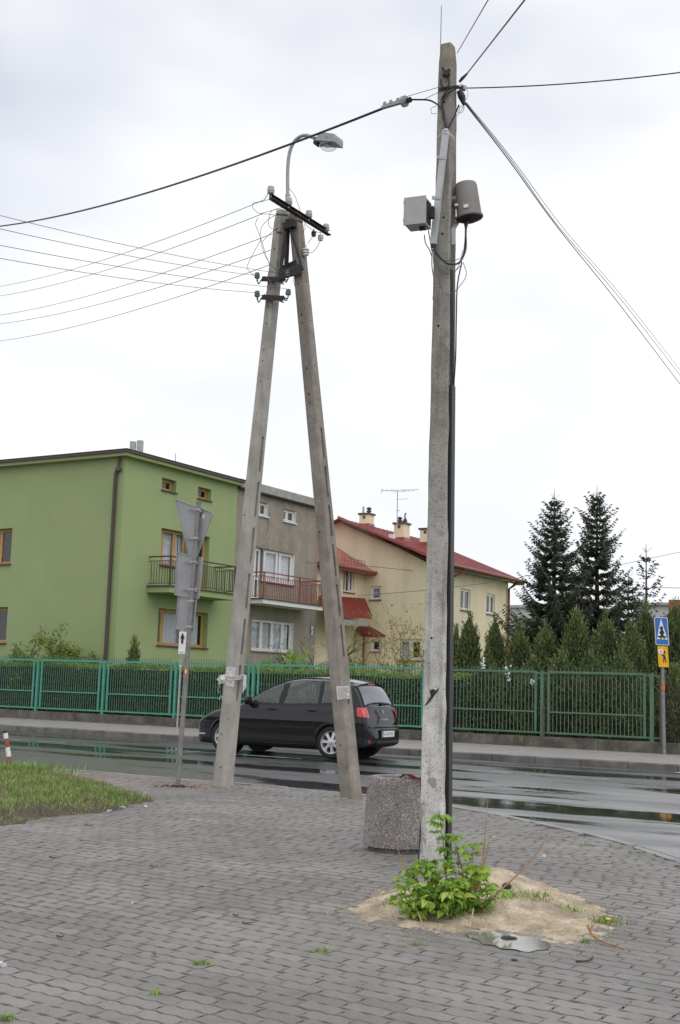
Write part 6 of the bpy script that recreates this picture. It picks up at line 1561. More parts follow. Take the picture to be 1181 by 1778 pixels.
stem_px += [((780, 1585), (762, 1405), .02), ((800, 1585), (822, 1470), 0), ((805, 1580), (838, 1500), .05), ((745, 1590), (742, 1490), -.05), ((795, 1580), (790, 1455), -.05), ((735, 1590), (703, 1530), -.1), ((830, 1585), (868, 1545), 0), ((720, 1585), (708, 1590), -.12)]
for (b_, t_, dy) in stem_px:
    y0 = sY0+dy; p = onY(b_[0], b_[1], y0); p.z = max(.03, p.z*.3+.03); e = onY(t_[0], t_[1], y0-.02); mid_ = p.lerp(e, .5)+Vector((r.uniform(-.03, .03), r.uniform(-.05, .03), .03))
    pts = spline([p, mid_, e], 6); stems.tube(pts, [.0045*(1-.6*i/len(pts)) for i in range(len(pts))], 5, False)
    Ls = (e-p).length; nodes = max(3, int(Ls/.055)); 
    for k in range(nodes+1):
        s_ = .22+.78*k/nodes; 
        if t_[1] < 1420 and .30 < s_ < .55: continue
        c = pts[min(int(s_*(len(pts)-1)), len(pts)-1)]; dirn = (pts[-1]-pts[0]).normalized()
        for sd in range(2 if k < nodes else 4):
            a = r.uniform(0, 2*PI); out_ = Vector((math.cos(a), math.sin(a), r.uniform(-.15, .5))).normalized()
            pet = c + out_*r.uniform(.015, .05); stems.tube([c, pet], .0014, 3, False)
            nl = r.choice((3, 3, 5))
            for m_ in range(nl):
                ang = (m_-(nl-1)/2)*.75; side = out_.cross(Z).normalized(); ld = (out_*math.cos(ang)+side*math.sin(ang)+Vector((0, 0, r.uniform(-.6, .05)))).normalized()
                lf.append((pet, ld, r.choice(lms), r.uniform(.5, 1.05)))
stems.build('stems', M['bushleaf'], shb)
r.shuffle(lf); lf.sort(key=lambda x: x[0].y)
def leaf_matrix(p, d, s_):
    up_ = (Z*1.0+Vector((r.uniform(-.5, .5), r.uniform(-.9, .3), 0))).normalized(); y = up_.cross(d).normalized(); z_ = d.cross(y)
    m_ = Matrix((d*s_, y*s_, z_*s_)).transposed().to_4x4(); m_.translation = p; return m_
n_single = min(290, len(lf)); far_l = MB()
sel = lf[:int(n_single)]; rest = lf[int(n_single):]
for (p, d, me_, s_) in sel:
    o = bpy.data.objects.new('leaf', me_); sc.collection.objects.link(o); o.parent = shb; o.matrix_local = Matrix.Translation(-Vector(shb.location)) @ leaf_matrix(p, d, s_)
for (p, d, me_, s_) in rest:
    mtx = leaf_matrix(p, d, s_); far_l.add([mtx @ v.co for v in me_.vertices], [tuple(pl.vertices) for pl in me_.polygons])
o = far_l.build('leaves', M['shrub'], shb, 60, fixn=False); o['kind'] = 'stuff'
print('leaves', len(lf))
# bare stalks
def stalk(pts, rad, label, m_='twig', Y=None):
    q = MB(); Y = Y or sY0; P = spline([onY(x, y, Y+.0) for x, y in pts], 6); q.tube(P, [rad*(1-.7*i/len(P)) for i in range(len(P))], 6); return tag(q.build('bare_stalk', M[m_], None, 60), label, 'stalk')
stalk([(835, 1575), (850, 1560), (880, 1536), (915, 1502), (938, 1473), (952, 1446)], .0085, 'long curved reddish stalk reaching right out of the shrub')
stalk([(825, 1560), (838, 1500), (843, 1440), (847, 1392)], .0060, 'tall upright reddish stalk right of the cable cover'); stalk([(818, 1550), (833, 1515), (845, 1485), (848, 1462)], .0065, 'shorter stalk beside the tall upright one')
stalk([(712, 1530), (703, 1506), (692, 1478), (686, 1445)], .0060, 'stalk leaning left of the pole in front of the bin'); stalk([(812, 1545), (800, 1500), (790, 1460), (786, 1435)], .0055, 'leafy-based stalk just right of the cable cover')
stalk([(828, 1530), (833, 1508), (842, 1490)], .012, 'thick broken pale stalk in the middle of the shrub', 'drystem')
def lying(pts, rad, label, z0=.02, m_='twig', name='stick', cat='stick'):
    q = MB(); P = spline([onZ(x, y, z) for x, y, z in pts], 6); q.tube(P, [rad*(1-.5*i/len(P)) for i in range(len(P))], 6); return tag(q.build(name, M[m_], None, 60), label, cat)
lying([(1020, 1606, .09), (1030, 1625, .03), (1050, 1636, .02), (1085, 1647, .012)], .009, 'forked pale stick lying at the right end of the sand heap'); lying([(1029, 1606, .08), (1026, 1618, .04), (1032, 1627, .03)], .007, 'short side branch by the forked stick at the sand heap')
lying([(1000, 1669, .01), (1020, 1668, .012), (1030, 1661, .012)], .006, 'small dark twig on the pavers right of the puddle', m_='bark'); lying([(815, 1610, .03), (820, 1590, .09), (822, 1578, .12)], .007, 'pale broken stem end standing at the front of the shrub', m_='drystem')
lying([(735, 1607, .02), (728, 1590, .06), (726, 1583, .08)], .006, 'pale stem end at the left front of the shrub', m_='drystem'); lying([(652, 1556, .05), (670, 1550, .06), (690, 1546, .07)], .005, 'pale straw lying on the left part of the sand heap', m_='drystem')
# small weeds on the heap and pavement
def tuft(px, py, n_, w_, h_, label, m_='grass', z=None):
    c = onZ(px, py, 0); P2 = np.column_stack([c.x+rs.normal(0, w_, n_), c.y+rs.normal(0, w_*.8, n_)]); hh_, dd_ = sand_h(P2); zz = np.where(dd_ > 0, hh_+.004, .002)
    return tag(blades(np.column_stack([P2, zz]), h_*.8, .006, rs, M[m_], 'weed_tuft', 1.2), label, 'weed')
for (x, y, n_, w_, h_, lb) in ((683, 1582, 60, .05, .06, 'weed tuft on the left slope of the sand heap'), (885, 1582, 70, .05, .06, 'weed tuft on the sand just right of the shrub'), (918, 1582, 45, .04, .05, 'second weed tuft along the sand heap, right of the first'), (940, 1578, 70, .05, .055, 'thick weed tuft at the middle of the sand heap'),
                              (995, 1588, 60, .045, .055, 'weed tuft toward the right end of the sand heap'), (1052, 1604, 130, .06, .07, 'dandelion leaves at the right tip of the sand heap'), (1015, 1638, 22, .02, .05, 'sprig of grass just below the right tip of the sand heap'), (349, 1676, 70, .025, .045, 'grass tuft growing between pavers left of centre in the foreground'),
                              (558, 1653, 60, .025, .035, 'grass tuft between pavers left of the sand heap'), (268, 1728, 26, .02, .05, 'thin grass sprig in the pavers near the bottom left'), (719, 1642, 40, .02, .03, 'little grass tuft in the pavers below the shrub'), (1018, 1469, 60, .05, .035, 'first of the three weed tufts near the wet kerb at right'),
                              (1074, 1474, 50, .045, .035, 'middle one of the three weed tufts near the wet kerb at right'), (1112, 1481, 60, .05, .035, 'last of the three weed tufts near the wet kerb at right'), (8, 1774, 60, .02, .06, 'leafy weed at the very bottom left corner')):
    tuft(x, y, n_, w_, h_, lb)
def flower(px, py, z_, label, r_=.016):
    f = onZ(px, py, z_); root = thing('dandelion', label, 'dandelion', f); q = MB(); q.tube([(f.x, f.y, 0.01), (f.x, f.y, z_)], .0025, 5); q.build('stem', M['shrub'], root)
    q = MB(); q.lathe((f.x, f.y, z_), Z, [(0, .004), (.004, r_), (.010, r_*.8), (.013, .0)], 12); q.build('flower_head', M['petal'], root, 50)
flower(1056, 1597, .10, 'yellow dandelion flower at the right tip of the sand heap'); flower(857, 1454, .05, 'lone orange-yellow flower on the pavers right of the upright stalk', .018)
# litter
def scrap(px, py, s_, label, m_='litter', z=.012):
    c = onZ(px, py, z); P = np.array([[c.x, c.y, c.z+.004]])+rs.normal(0, s_*.35, (7, 3))*np.array([1, 1, .35]); P[:, 2] = np.abs(P[:, 2]-z)+z; V, Fq = leaves(P, s_, s_*.7, rs); return tag(npmesh('litter', V, Fq, M[m_], None, 4), label, 'litter')
scrap(213, 1402, .05, 'crumpled white paper at the lower edge of the grass'); scrap(168, 1406, .045, 'crumpled pale blue wrapper at the lower edge of the grass', 'duct'); scrap(190, 1408, .03, 'small white scrap between the blue wrapper and the white paper'); scrap(252, 1400, .03, 'small white scrap at the pointed end of the grass')
scrap(945, 1487, .028, 'white scrap on the pavers below the wet kerb'); scrap(3, 1676, .03, 'white scrap at the left edge of the foreground pavers'); scrap(231, 1568, .018, 'small white scrap in the middle left of the pavers'); scrap(140, 1656, .02, 'dry straw wisp on the foreground pavers at left', 'drystem'); scrap(267, 1658, .028, 'pile of dry twigs on the foreground pavers', 'drystem')
for x, y, l_, lb in ((268, 1503, 14, 'dark twig in the middle of the left pavers'), (96, 1488, 20, 'thin dark twig on the pavers below the verge'), (428, 1602, 15, 'bent dark twig on the pavers left of the sand'), (410, 1588, 10, 'short dark twig left of the sand, above the bent one'), (155, 1432, 14, 'dark twig just below the grass verge'), (105, 1625, 12, 'dark twig in the left foreground')):
    lying([(x-l_/2, y-1, .01), (x, y+1.0, .014), (x+l_/2, y-.5, .01)], .0045, lb, m_='bark')
o = MB(); o.lathe(onZ(880, 1543, .16), Z, [(0, .0), (.0, .03), (.02, .035), (.035, .02), (.04, 0)], 8); tag(o.build('stone', M['darkiron']), 'dark pebble near the top right of the sand heap', 'stone')
# crumbs of soil at the A-pole feet
for nm, bb, lb in (('a', b1, 'sandy crumbs around the foot of the left leg'), ('b', b2, 'sandy crumbs around the foot of the right leg'), ('c', s0_, 'dark crumbs around the foot of the sign post')):
    Pp = np.column_stack([bb.x+rs.normal(0, .14, 260), bb.y-.05+rs.normal(0, .10, 260), np.full(260, .006)]); V, Fq = leaves(Pp, .03, .018, rs); tag(npmesh('soil_crumbs', V, Fq, M['sand'] if nm != 'c' else M['soil'], None, 4), lb, 'soil', kind='stuff')

# ================================================================== CAR
def build_car():
    class CMB(MB):
        pass
    ang = math.radians(28.5); cx = Vector((math.cos(ang), -math.sin(ang), 0)); cy = Vector((math.sin(ang), math.cos(ang), 0)); S = .945
    zroad = road_z(20.9); pr = onZ(575, 1318.5, zroad)
    XW = (.86, 3.44); RW = .318; YW = .765
    org = pr - cx*XW[1]*S + cy*(YW+.05)*S; org.z = zroad
    car = thing('parked_car'.replace('parked_', 'passing_'), 'black five-door family hatchback with silver wheels driving left on the wet road', 'car', org + cx*2.1)
    def Wc(x, y, z): return org + cx*(x*S) + cy*(y*S) + Z*z
    def interp(tab, x):
        xs = [t[0] for t in tab]; ys = [t[1] for t in tab]
        # monotone-ish cubic
        if x <= xs[0]: return ys[0]
        if x >= xs[-1]: return ys[-1]
        k = max(i for i in range(len(xs)) if xs[i] <= x); k = min(k, len(xs)-2)
        h = xs[k+1]-xs[k]; t = (x-xs[k])/h
        m0 = (ys[k+1]-ys[k-1])/(xs[k+1]-xs[k-1]) if k > 0 else (ys[1]-ys[0])/(xs[1]-xs[0])
        m1 = (ys[k+2]-ys[k])/(xs[k+2]-xs[k]) if k < len(xs)-2 else (ys[-1]-ys[-2])/(xs[-1]-xs[-2])
        return (2*t**3-3*t*t+1)*ys[k]+(t**3-2*t*t+t)*h*m0+(-2*t**3+3*t*t)*ys[k+1]+(t**3-t*t)*h*m1
    zt = [(0, .52), (.02, .60), (.08, .68), (.20, .765), (.45, .87), (.8, .965), (1.1, 1.03), (1.35, 1.12), (1.7, 1.30), (2.05, 1.455), (2.35, 1.53), (2.65, 1.562), (3.0, 1.565), (3.35, 1.545), (3.65, 1.505), (3.83, 1.46), (3.93, 1.36), (4.03, 1.19), (4.11, 1.03), (4.16, .90), (4.19, .74), (4.22, .66), (4.265, .60), (4.28, .50)]
    zb = [(0, .24), (.1, .19), (.5, .17), (1, .17), (3.3, .17), (3.8, .20), (4.1, .25), (4.28, .33)]
    pl = [(0, .52), (.03, .60), (.12, .72), (.3, .80), (.6, .855), (1.0, .878), (2.0, .886), (3.0, .884), (3.5, .875), (3.8, .855), (4.0, .812), (4.12, .762), (4.2, .705), (4.25, .65), (4.28, .58)]
    sec = [(.15, .86), (.20, .93), (.28, .965), (.42, .975), (.6, 1.0), (.76, 1.0), (.88, .975), (.96, .945), (1.02, .918), (1.1, .885), (1.25, .820), (1.38, .757), (1.47, .700), (1.55, .62), (1.60, .55)]
    def top(x): return interp(zt, x)
    def HW(x, z):
        t_ = top(x); w = interp(pl, x)*interp(sec, z); dz = .13 if x > 1.3 else .16; q_ = (t_-z)/dz
        if q_ < 1: w *= math.sqrt(max(0, 1-(1-max(q_, 0))**2.4))
        return w
    def tops(x, y):            # top surface height at lateral y
        t_ = top(x); dz = .13 if x > 1.3 else .16; lo, hi = t_-dz, t_
        for _ in range(24):
            m_ = (lo+hi)/2
            if HW(x, m_) > abs(y): lo = m_
            else: hi = m_
        return lo
    # windows in side view (x,z)
    front_win = [(1.30, 1.035), (1.36, 1.085), (1.60, 1.215), (1.85, 1.335), (2.10, 1.425), (2.22, 1.452), (2.20, 1.25), (2.17, 1.00), (1.8, 1.005)]
    rear_win = [(2.27, 1.00), (2.30, 1.25), (2.325, 1.468), (2.65, 1.490), (2.95, 1.487), (3.07, 1.472), (3.10, 1.25), (3.10, 1.03)]
    quarter = [(3.15, 1.035), (3.15, 1.25), (3.12, 1.465), (3.35, 1.44), (3.50, 1.405), (3.60, 1.33), (3.66, 1.20), (3.69, 1.09), (3.45, 1.05)]
    def inp(x, z, poly, m=0):
        c = False; j = len(poly)-1
        for i in range(len(poly)):
            xi, zi, xj, zj = *poly[i], *poly[j]
            if (zi > z) != (zj > z) and x < (xj-xi)*(z-zi)/(zj-zi)+xi: c = not c
            j = i
        return c
    # body grid
    xs = sorted(set([0, .01, .03] + [round(i*.0286, 4) for i in range(2, 149)] + [4.25, 4.265, 4.28])); nv = 60
    V = []; 
    for x in xs:
        b_, t_ = interp(zb, x), top(x)
        for k in range(nv+1):
            s_ = k/nv; s2 = math.sin(s_*PI/2)**1.0*.35+s_*.65; z = b_+(t_-b_)*min(1, s2); V.append((x, HW(x, z), z))
    n1 = nv+1; Fq = []; holes_ = (front_win, rear_win, quarter)
    ws_poly = lambda x, y: False
    def shrink(poly, k=.015):
        cx_ = sum(p[0] for p in poly)/len(poly); cz_ = sum(p[1] for p in poly)/len(poly); return [(p[0]+(cx_-p[0])*k*3, p[1]+(cz_-p[1])*k*5) for p in poly]
    sh = [shrink(h) for h in holes_]
    def rearglass(x, y): return 3.86 < x < 4.075 and abs(y) < .60-(x-3.86)*-.25
    def wshield(x, y): return 1.28 < x < 2.12 and abs(y) < .70-(x-1.28)*.14
    for i in range(len(xs)-1):
        for k in range(nv):
            idx = (i*n1+k, (i+1)*n1+k, (i+1)*n1+k+1, i*n1+k+1)
            mx = sum(V[a][0] for a in idx)/4; my = sum(V[a][1] for a in idx)/4; mz = sum(V[a][2] for a in idx)/4
            if any(inp(mx, mz, h) for h in sh): continue
            if mz > top(mx)-.10 and (rearglass(mx, my) or wshield(mx, my)) : continue
            if any(math.hypot(mx-w, mz-RW) < .355 for w in XW) and mz < .75: continue
            Fq.append(idx)
    body = MB()
    for sg_ in (1, -1):
        vv = [Wc(x, sg_*y, z) for x, y, z in V]
        body.add(vv, Fq if sg_ == 1 else [tuple(reversed(f)) for f in Fq])
    # ends
    for x_i, rev in ((0, 0), (len(xs)-1, 1)):
        col = [V[x_i*n1+k] for k in range(n1)]
        for k in range(nv):
            a, b = col[k], col[k+1]; body.add([Wc(a[0], -a[1], a[2]), Wc(a[0], a[1], a[2]), Wc(b[0], b[1], b[2]), Wc(b[0], -b[1], b[2])], [(0, 1, 2, 3)])
    bo = body.build('body', M['carpaint'], car, 50, fixn=False)
    bm = bmesh.new(); bm.from_mesh(bo.data); bmesh.ops.remove_doubles(bm, verts=bm.verts, dist=.0005); bmesh.ops.recalc_face_normals(bm, faces=bm.faces); bm.to_mesh(bo.data); bm.free(); smooth(bo, 50)
    # under-tray, wheel wells, cabin floor
    q = MB()
    for i in range(len(xs)-1):
        x0, x1 = xs[i], xs[i+1]; 
        if any(abs((x0+x1)/2-w) < .36 for w in XW): w0, w1 = .58, .58
        else: w0, w1 = HW(x0, interp(zb, x0)), HW(x1, interp(zb, x1))
        q.add([Wc(x0, -w0, interp(zb, x0)+.01), Wc(x1, -w1, interp(zb, x1)+.01), Wc(x1, w1, interp(zb, x1)+.01), Wc(x0, w0, interp(zb, x0)+.01)], [(0, 1, 2, 3)])
    for w in XW:
        for sg_ in (1, -1):
            pts = [(w+.358*math.cos(a), RW+.358*math.sin(a)) for a in np.linspace(-.45, PI+.45, 24)]
            for a, b in zip(pts[:-1], pts[1:]):
                q.add([Wc(a[0], sg_*(HW(a[0], max(a[1], .2))-.004), a[1]), Wc(b[0], sg_*(HW(b[0], max(b[1], .2))-.004), b[1]), Wc(b[0], sg_*.55, b[1]), Wc(a[0], sg_*.55, a[1])], [(0, 1, 2, 3)])
            q.add([Wc(w+.36*math.cos(a), sg_*.55, RW+.36*math.sin(a)) for a in np.linspace(0, 2*PI, 20)[:-1]], [tuple(range(19))])
    q.add([Wc(1.1, -.8, .55), Wc(3.9, -.8, .55), Wc(3.9, .8, .55), Wc(1.1, .8, .55)], [(0, 1, 2, 3)]); q.add([Wc(1.25, -.7, .55), Wc(1.25, .7, .55), Wc(1.25, .7, .98), Wc(1.25, -.7, .98)], [(0, 1, 2, 3)])
    q.build('underbody', M['rubber'], car, fixn=False)
    # side surface helper
    def sp(x, z, sg_, e=.004): return Wc(x, sg_*(HW(x, z)+e), z)
    def strip(path, wd_, sg_, e, mt, name, parent, thick=.004):
        """ribbon lying on the body side"""
        q = MB(); P = spline([Vector((x, 0, z)) for x, z in path], 6); 
        for i in range(len(P)-1):
            a, b = P[i], P[i+1]; d = (b-a).normalized(); n_ = Vector((-d.z, 0, d.x))*wd_/2
            if i == 0: pn_ = n_
            q.add([sp(a.x-pn_.x, a.z-pn_.z, sg_, e), sp(b.x-n_.x, b.z-n_.z, sg_, e), sp(b.x+n_.x, b.z+n_.z, sg_, e), sp(a.x+pn_.x, a.z+pn_.z, sg_, e)], [(0, 1, 2, 3)]); pn_ = n_
        return q.build(name, mt, parent, fixn=False)
    for sg_ in (-1, 1):
        for nm, poly, mt in (('door_window', front_win, 'carglass'), ('door_window', rear_win, 'carglass'), ('quarter_window', quarter, 'carglass')):
            pc = [Vector((x, 0, z)) for x, z in poly]; q = MB(); cen = Vector((sum(p.x for p in pc)/len(pc), 0, sum(p.z for p in pc)/len(pc)))
            ring_n = 7; edge_ = []
            for i in range(len(pc)):
                a, b = pc[i], pc[(i+1) % len(pc)]
                for k in range(5): edge_.append(a.lerp(b, k/5))
            vv = []; m_ = len(edge_)
            for r_ in range(ring_n+1):
                for p in edge_: c_ = p.lerp(cen, r_/ring_n); vv.append(sp(c_.x, c_.z, sg_, .001))
            q.add(vv, [(r_*m_+i, r_*m_+(i+1) % m_, (r_+1)*m_+(i+1) % m_, (r_+1)*m_+i) for r_ in range(ring_n) for i in range(m_)])
            pane = q.build(nm, M[mt], car, 60, fixn=False)
            q = MB(); out_ = []
            for i in range(m_):
                a, b = edge_[i-1], edge_[(i+1) % m_]; d = (b-a).normalized(); n_ = Vector((-d.z, 0, d.x)); 
                if (edge_[i]+n_*.01-cen).length < (edge_[i]-cen).length: n_ = -n_
                out_.append((edge_[i]+n_*.020, edge_[i]-n_*.020))
            for i in range(m_):
                j = (i+1) % m_; q.add([sp(out_[i][0].x, out_[i][0].z, sg_, .003), sp(out_[j][0].x, out_[j][0].z, sg_, .003), sp(out_[j][1].x, out_[j][1].z, sg_, .004), sp(out_[i][1].x, out_[i][1].z, sg_, .004)], [(0, 1, 2, 3)])
            q.build('window_seal', M['rubber'], pane, fixn=False)
        # B pillar trim
        strip([(2.235, .99), (2.255, 1.25), (2.275, 1.47)], .075, sg_, .005, M['rubber'], 'pillar_trim', car)
        strip([(3.125, 1.01), (3.125, 1.25), (3.10, 1.47)], .045, sg_, .005, M['rubber'], 'pillar_trim', car)
        # shut lines
        for nm, path in (('door_gap', [(1.17, .98), (1.13, .7), (1.16, .45), (1.25, .27)]), ('door_gap', [(2.23, .99), (2.20, .7), (2.20, .4), (2.205, .27)]), ('door_gap', [(3.13, 1.02), (3.16, .88), (3.10, .72), (2.95, .55), (2.89, .40), (2.87, .27)]), ('door_gap', [(1.25, .265), (2.2, .262), (2.87, .265)]), ('hood_gap', [(.22, .70), (.6, .84), (1.0, .935), (1.22, .99)]), ('tailgate_gap', [(3.90, 1.30), (3.99, 1.10), (4.045, .98)]), ('bumper_gap', [(3.80, .60), (3.95, .625), (4.15, .63)]), ('bumper_gap', [(.22, .69), (.42, .62), (.50, .58)])):
            strip(path, .008, sg_, .0015, M['rubber'], nm, car)
        # character crease and bright sill line
        strip([(1.15, .375), (1.8, .365), (2.4, .36), (3.05, .372)], .012, sg_, .012, M['black'], 'sill_moulding', car)
        # wheel arch lips
        for w in XW:
            q = MB(); pts = [(w+.368*math.cos(a), RW+.368*math.sin(a)) for a in np.linspace(-.35, PI+.30, 30)]
            q.tube([sp(x, max(z, .185), sg_, .006) for x, z in pts], .016, 6); q.build('arch_lip', M['carpaint'], car, 60)
            q = MB(); pts = [(w+.345*math.cos(a), RW+.345*math.sin(a)) for a in np.linspace(-.38, PI+.38, 30)]
            q.tube([sp(x, max(z, .185), sg_, -.008) for x, z in pts], .018, 6); q.build('arch_liner', M['rubber'], car, 60)
        # handles
        for hx in (2.03, 2.98):
            q = MB(); q.tube([sp(hx-.10, .905, sg_, .008), sp(hx-.06, .912, sg_, .032), sp(hx+.06, .912, sg_, .032), sp(hx+.10, .905, sg_, .008)], .013, 7); q.build('door_handle', M['carpaint'], car, 60)
            strip([(hx-.06, .895), (hx+.06, .895)], .035, sg_, .002, M['rubber'], 'handle_recess', car)
        # mirror
        mt = Vector((1.42, HW(1.42, 1.02), 1.02)); q = MB()
        cxm, ym, zm = 1.46, HW(1.46, 1.0)+.13, 1.06
        q.lathe(Wc(cxm-.06, sg_*ym, zm), cx, [(0, .01), (.015, .06), (.05, .085), (.10, .088), (.13, .078), (.132, 0)], 16); mo = q.build('wing_mirror', M['carpaint'], car, 50)
        q = MB(); q.bar(Wc(1.44, sg_*(HW(1.44, 1.0)-.01), 1.0), Wc(cxm, sg_*ym, zm-.05), .05, .03); q.build('mirror_arm', M['rubber'], mo)
        # lamps
        q = MB(); grid = []
        Z0, Z1 = .83, .995
        for i in range(13):
            for k in range(7):
                s_, t_ = i/12, k/6; zz = Z0+(Z1-Z0)*t_ - .03*s_*(1-t_)
                lo_, hi_ = 3.7, 4.27
                for _ in range(24):
                    m_ = (lo_+hi_)/2
                    if HW(m_, zz) > .715 and top(m_) > zz+.02: lo_ = m_
                    else: hi_ = m_
                if s_ < .6: xx = 3.97+.03*(1-t_)+(lo_-4.0)*(s_/.6); grid.append(sp(min(xx, lo_), zz, sg_, .010))
                else:
                    yy = .715-.10*(s_-.6)/.4; lo2, hi2 = 3.8, 4.279
                    for _ in range(24):
                        m_ = (lo2+hi2)/2
                        if HW(m_, zz) > yy: lo2 = m_
                        else: hi2 = m_
                    grid.append(Wc(lo2+.010, sg_*yy, zz))
        q.add(grid, [(i*7+k, (i+1)*7+k, (i+1)*7+k+1, i*7+k+1) for i in range(12) for k in range(6)]); q.build('tail_lamp', M['redlamp'], car, 60, fixn=False)
        q = MB(); grid = []
        for i in range(9):
            for k in range(5):
                s_, t_ = i/8, k/4; xx = .10+.48*s_; zc = .70+.16*s_; zz = zc-.055*(1-s_*.6)+(.10-.06*s_)*t_; zz = min(zz, top(xx)-.012); grid.append(sp(xx, zz, sg_, .006))
        q.add(grid, [(i*5+k, (i+1)*5+k, (i+1)*5+k+1, i*5+k+1) for i in range(8) for k in range(4)]); q.build('head_lamp', M['whitelamp'], car, 60, fixn=False)
        q = MB(); q.box(Wc(4.215, sg_*.62, .36), .03, .12, .05, cx, cy, Z); q.build('reflector', M['redlamp'], car)
        q = MB(); q.lathe(Wc(.10, sg_*.60, .34), -cx, [(-.05, .06), (.0, .06), (.01, .05), (.01, 0)], 12); q.build('fog_lamp', M['whitelamp'], car)
        # roof rail / gutter
        q = MB(); q.tube([Wc(x, sg_*(HW(x, top(x)-.05)-.02), tops(x, HW(x, top(x)-.05)-.02)+.006) for x in np.linspace(2.0, 3.75, 16)], .008, 5); q.build('roof_gutter', M['rubber'], car)
        # chrome tip on front bumper corner
        strip([(.10, .36), (.22, .355), (.34, .36)], .025, sg_, .01, M['alloy'], 'bumper_trim', car)
        # wheels
        for w in XW:
            wc = Wc(w, sg_*YW, RW); axw = cy*sg_
            q = MB(); q.lathe(wc-axw*.10, axw, [(0, .215), (.005, .27), (.02, .305), (.05, .317), (.15, .317), (.18, .305), (.198, .27), (.200, .235), (.190, .218), (.0, .215)], 40)
            ty_ = q.build('wheel_tyre', M['tyre'], car, 50)
            q = MB(); q.lathe(wc+axw*.05, axw, [(-.10, .215), (.03, .221), (.042, .214), (.036, .203), (.0, .195), (-.08, .19)], 40); q.lathe(wc+axw*.03, axw, [(.0, .075), (.035, .07), (.05, .05), (.052, .0)], 24)
            ns_ = 7
            for k in range(ns_):
                a0_ = 2*PI*k/ns_+.35; rd = cx*math.cos(a0_)+Z*math.sin(a0_); tg = -cx*math.sin(a0_)+Z*math.cos(a0_)
                b_ = wc+axw*.075; w0, w1 = .030, .040
                pts = [b_+rd*.05-tg*w0, b_+rd*.05+tg*w0, b_+rd*.13+tg*w0*.85-axw*.0, b_+rd*.205+tg*w1-axw*.012, b_+rd*.205-tg*w1-axw*.012, b_+rd*.13-tg*w0*.85]
                q.prism(pts, -axw*.035)
            q.build('wheel_rim', M['alloy'], ty_, 35)
            q = MB(); q.lathe(wc+axw*.0, axw, [(0, .0), (.0, .205)], 30); q.lathe(wc+axw*.005, axw, [(0, .13), (.012, .13), (.012, .04)], 24); q.build('brake_disc', M['darkiron'], ty_)
            q = MB(); q.lathe(wc+axw*.083, axw, [(0, .028), (.006, .026), (.007, 0)], 14); q.build('hub_cap', M['galv'], ty_)
    # windshield & rear glass on top surface
    def topglass(x0, x1, wf, mt, name, nx=14, ny=16):
        q = MB(); P = []
        for i in range(nx+1):
            x = x0+(x1-x0)*i/nx; w = wf(x)
            for j in range(ny+1): y = -w+2*w*j/ny; P.append(Wc(x, y, tops(x, y)+.004))
        q.add(P, [(i*(ny+1)+j, (i+1)*(ny+1)+j, (i+1)*(ny+1)+j+1, i*(ny+1)+j+1) for i in range(nx) for j in range(ny)]); g_ = q.build(name, M[mt], car, 60, fixn=False)
        q = MB(); bd_ = [(x0+(x1-x0)*i/nx, -wf(x0+(x1-x0)*i/nx)) for i in range(nx+1)]+[(x1, -wf(x1)+2*wf(x1)*j/ny) for j in range(1, ny+1)]+[(x0+(x1-x0)*i/nx, wf(x0+(x1-x0)*i/nx)) for i in range(nx-1, -1, -1)]+[(x0, wf(x0)-2*wf(x0)*j/ny) for j in range(1, ny)]
        q.tube([Wc(x, y, tops(x, y)+.003) for x, y in bd_]+[Wc(bd_[0][0], bd_[0][1], tops(*bd_[0])+.003)], .014, 5); q.build('glass_seal', M['rubber'], g_, 60); return g_
    topglass(1.25, 2.14, lambda x: .72-(x-1.25)*.14, 'carglass', 'windscreen'); rg = topglass(3.855, 4.085, lambda x: .56+(x-3.855)*.42, 'cargl_dark', 'rear_window')
    # spoiler lip
    q = MB(); 
    P = []
    for j in range(13):
        y = -.60+1.2*j/12; e_ = .03*abs(y/.6)**2; P += [Wc(3.74, y, tops(3.74, y)+.002), Wc(3.90-e_, y, tops(3.80, y)-.002), Wc(3.90-e_, y, tops(3.80, y)-.025), Wc(3.82, y, tops(3.86, y)-.0)]
    q.add(P, [(4*j+a, 4*j+4+a, 4*j+4+(a+1) % 4, 4*j+(a+1) % 4) for j in range(12) for a in range(4)]+[(0, 1, 2, 3), (51, 50, 49, 48)]); q.build('roof_spoiler', M['carpaint'], car, 50)
    q = MB(); q.box(Wc(3.885, 0, 1.435), .02, .30, .018, cx, cy, Z); q.build('brake_light', M['redlamp'], car)
    # rear wiper, badge, lettering bar, plate and recess, bumper ledge
    def bk(y, z, e=.01):       # point on the rear face
        lo, hi = 3.8, 4.279
        for _ in range(30):
            m_ = (lo+hi)/2
            if (top(m_) > z and HW(m_, z) > abs(y)): lo = m_
            else: hi = m_
        return Wc(lo+e, y, z)
    q = MB(); q.tube([bk(.02, 1.055, .02), bk(.10, 1.07, .03), bk(.40, 1.075, .03)], [.028, .014, .008], 6); q.build('rear_wiper', M['rubber'], car)
    q = MB(); q.tube([bk(-.50, 1.035, .006), bk(-.25, 1.015, .006), bk(0, 1.01, .006), bk(.25, 1.015, .006), bk(.50, 1.035, .006)], .007, 5); q.build('window_sill_trim', M['galv'], car)
    q = MB(); b_ = bk(0, .92, .012)
    q.box(b_+Z*.022-cy*.006, .008, .07, .016, cx, cy, Z); q.box(b_-Z*.022+cy*.006, .008, .07, .016, cx, cy, Z); q.box(b_+Z*.0, .008, .075, .016, cx, cy, Z); q.build('badge', M['alloy'], car)
    q = MB(); 
    for k in range(6): q.box(bk(.14-.055*k+.06, .775, .008), .006, .036, .028, cx, cy, Z)
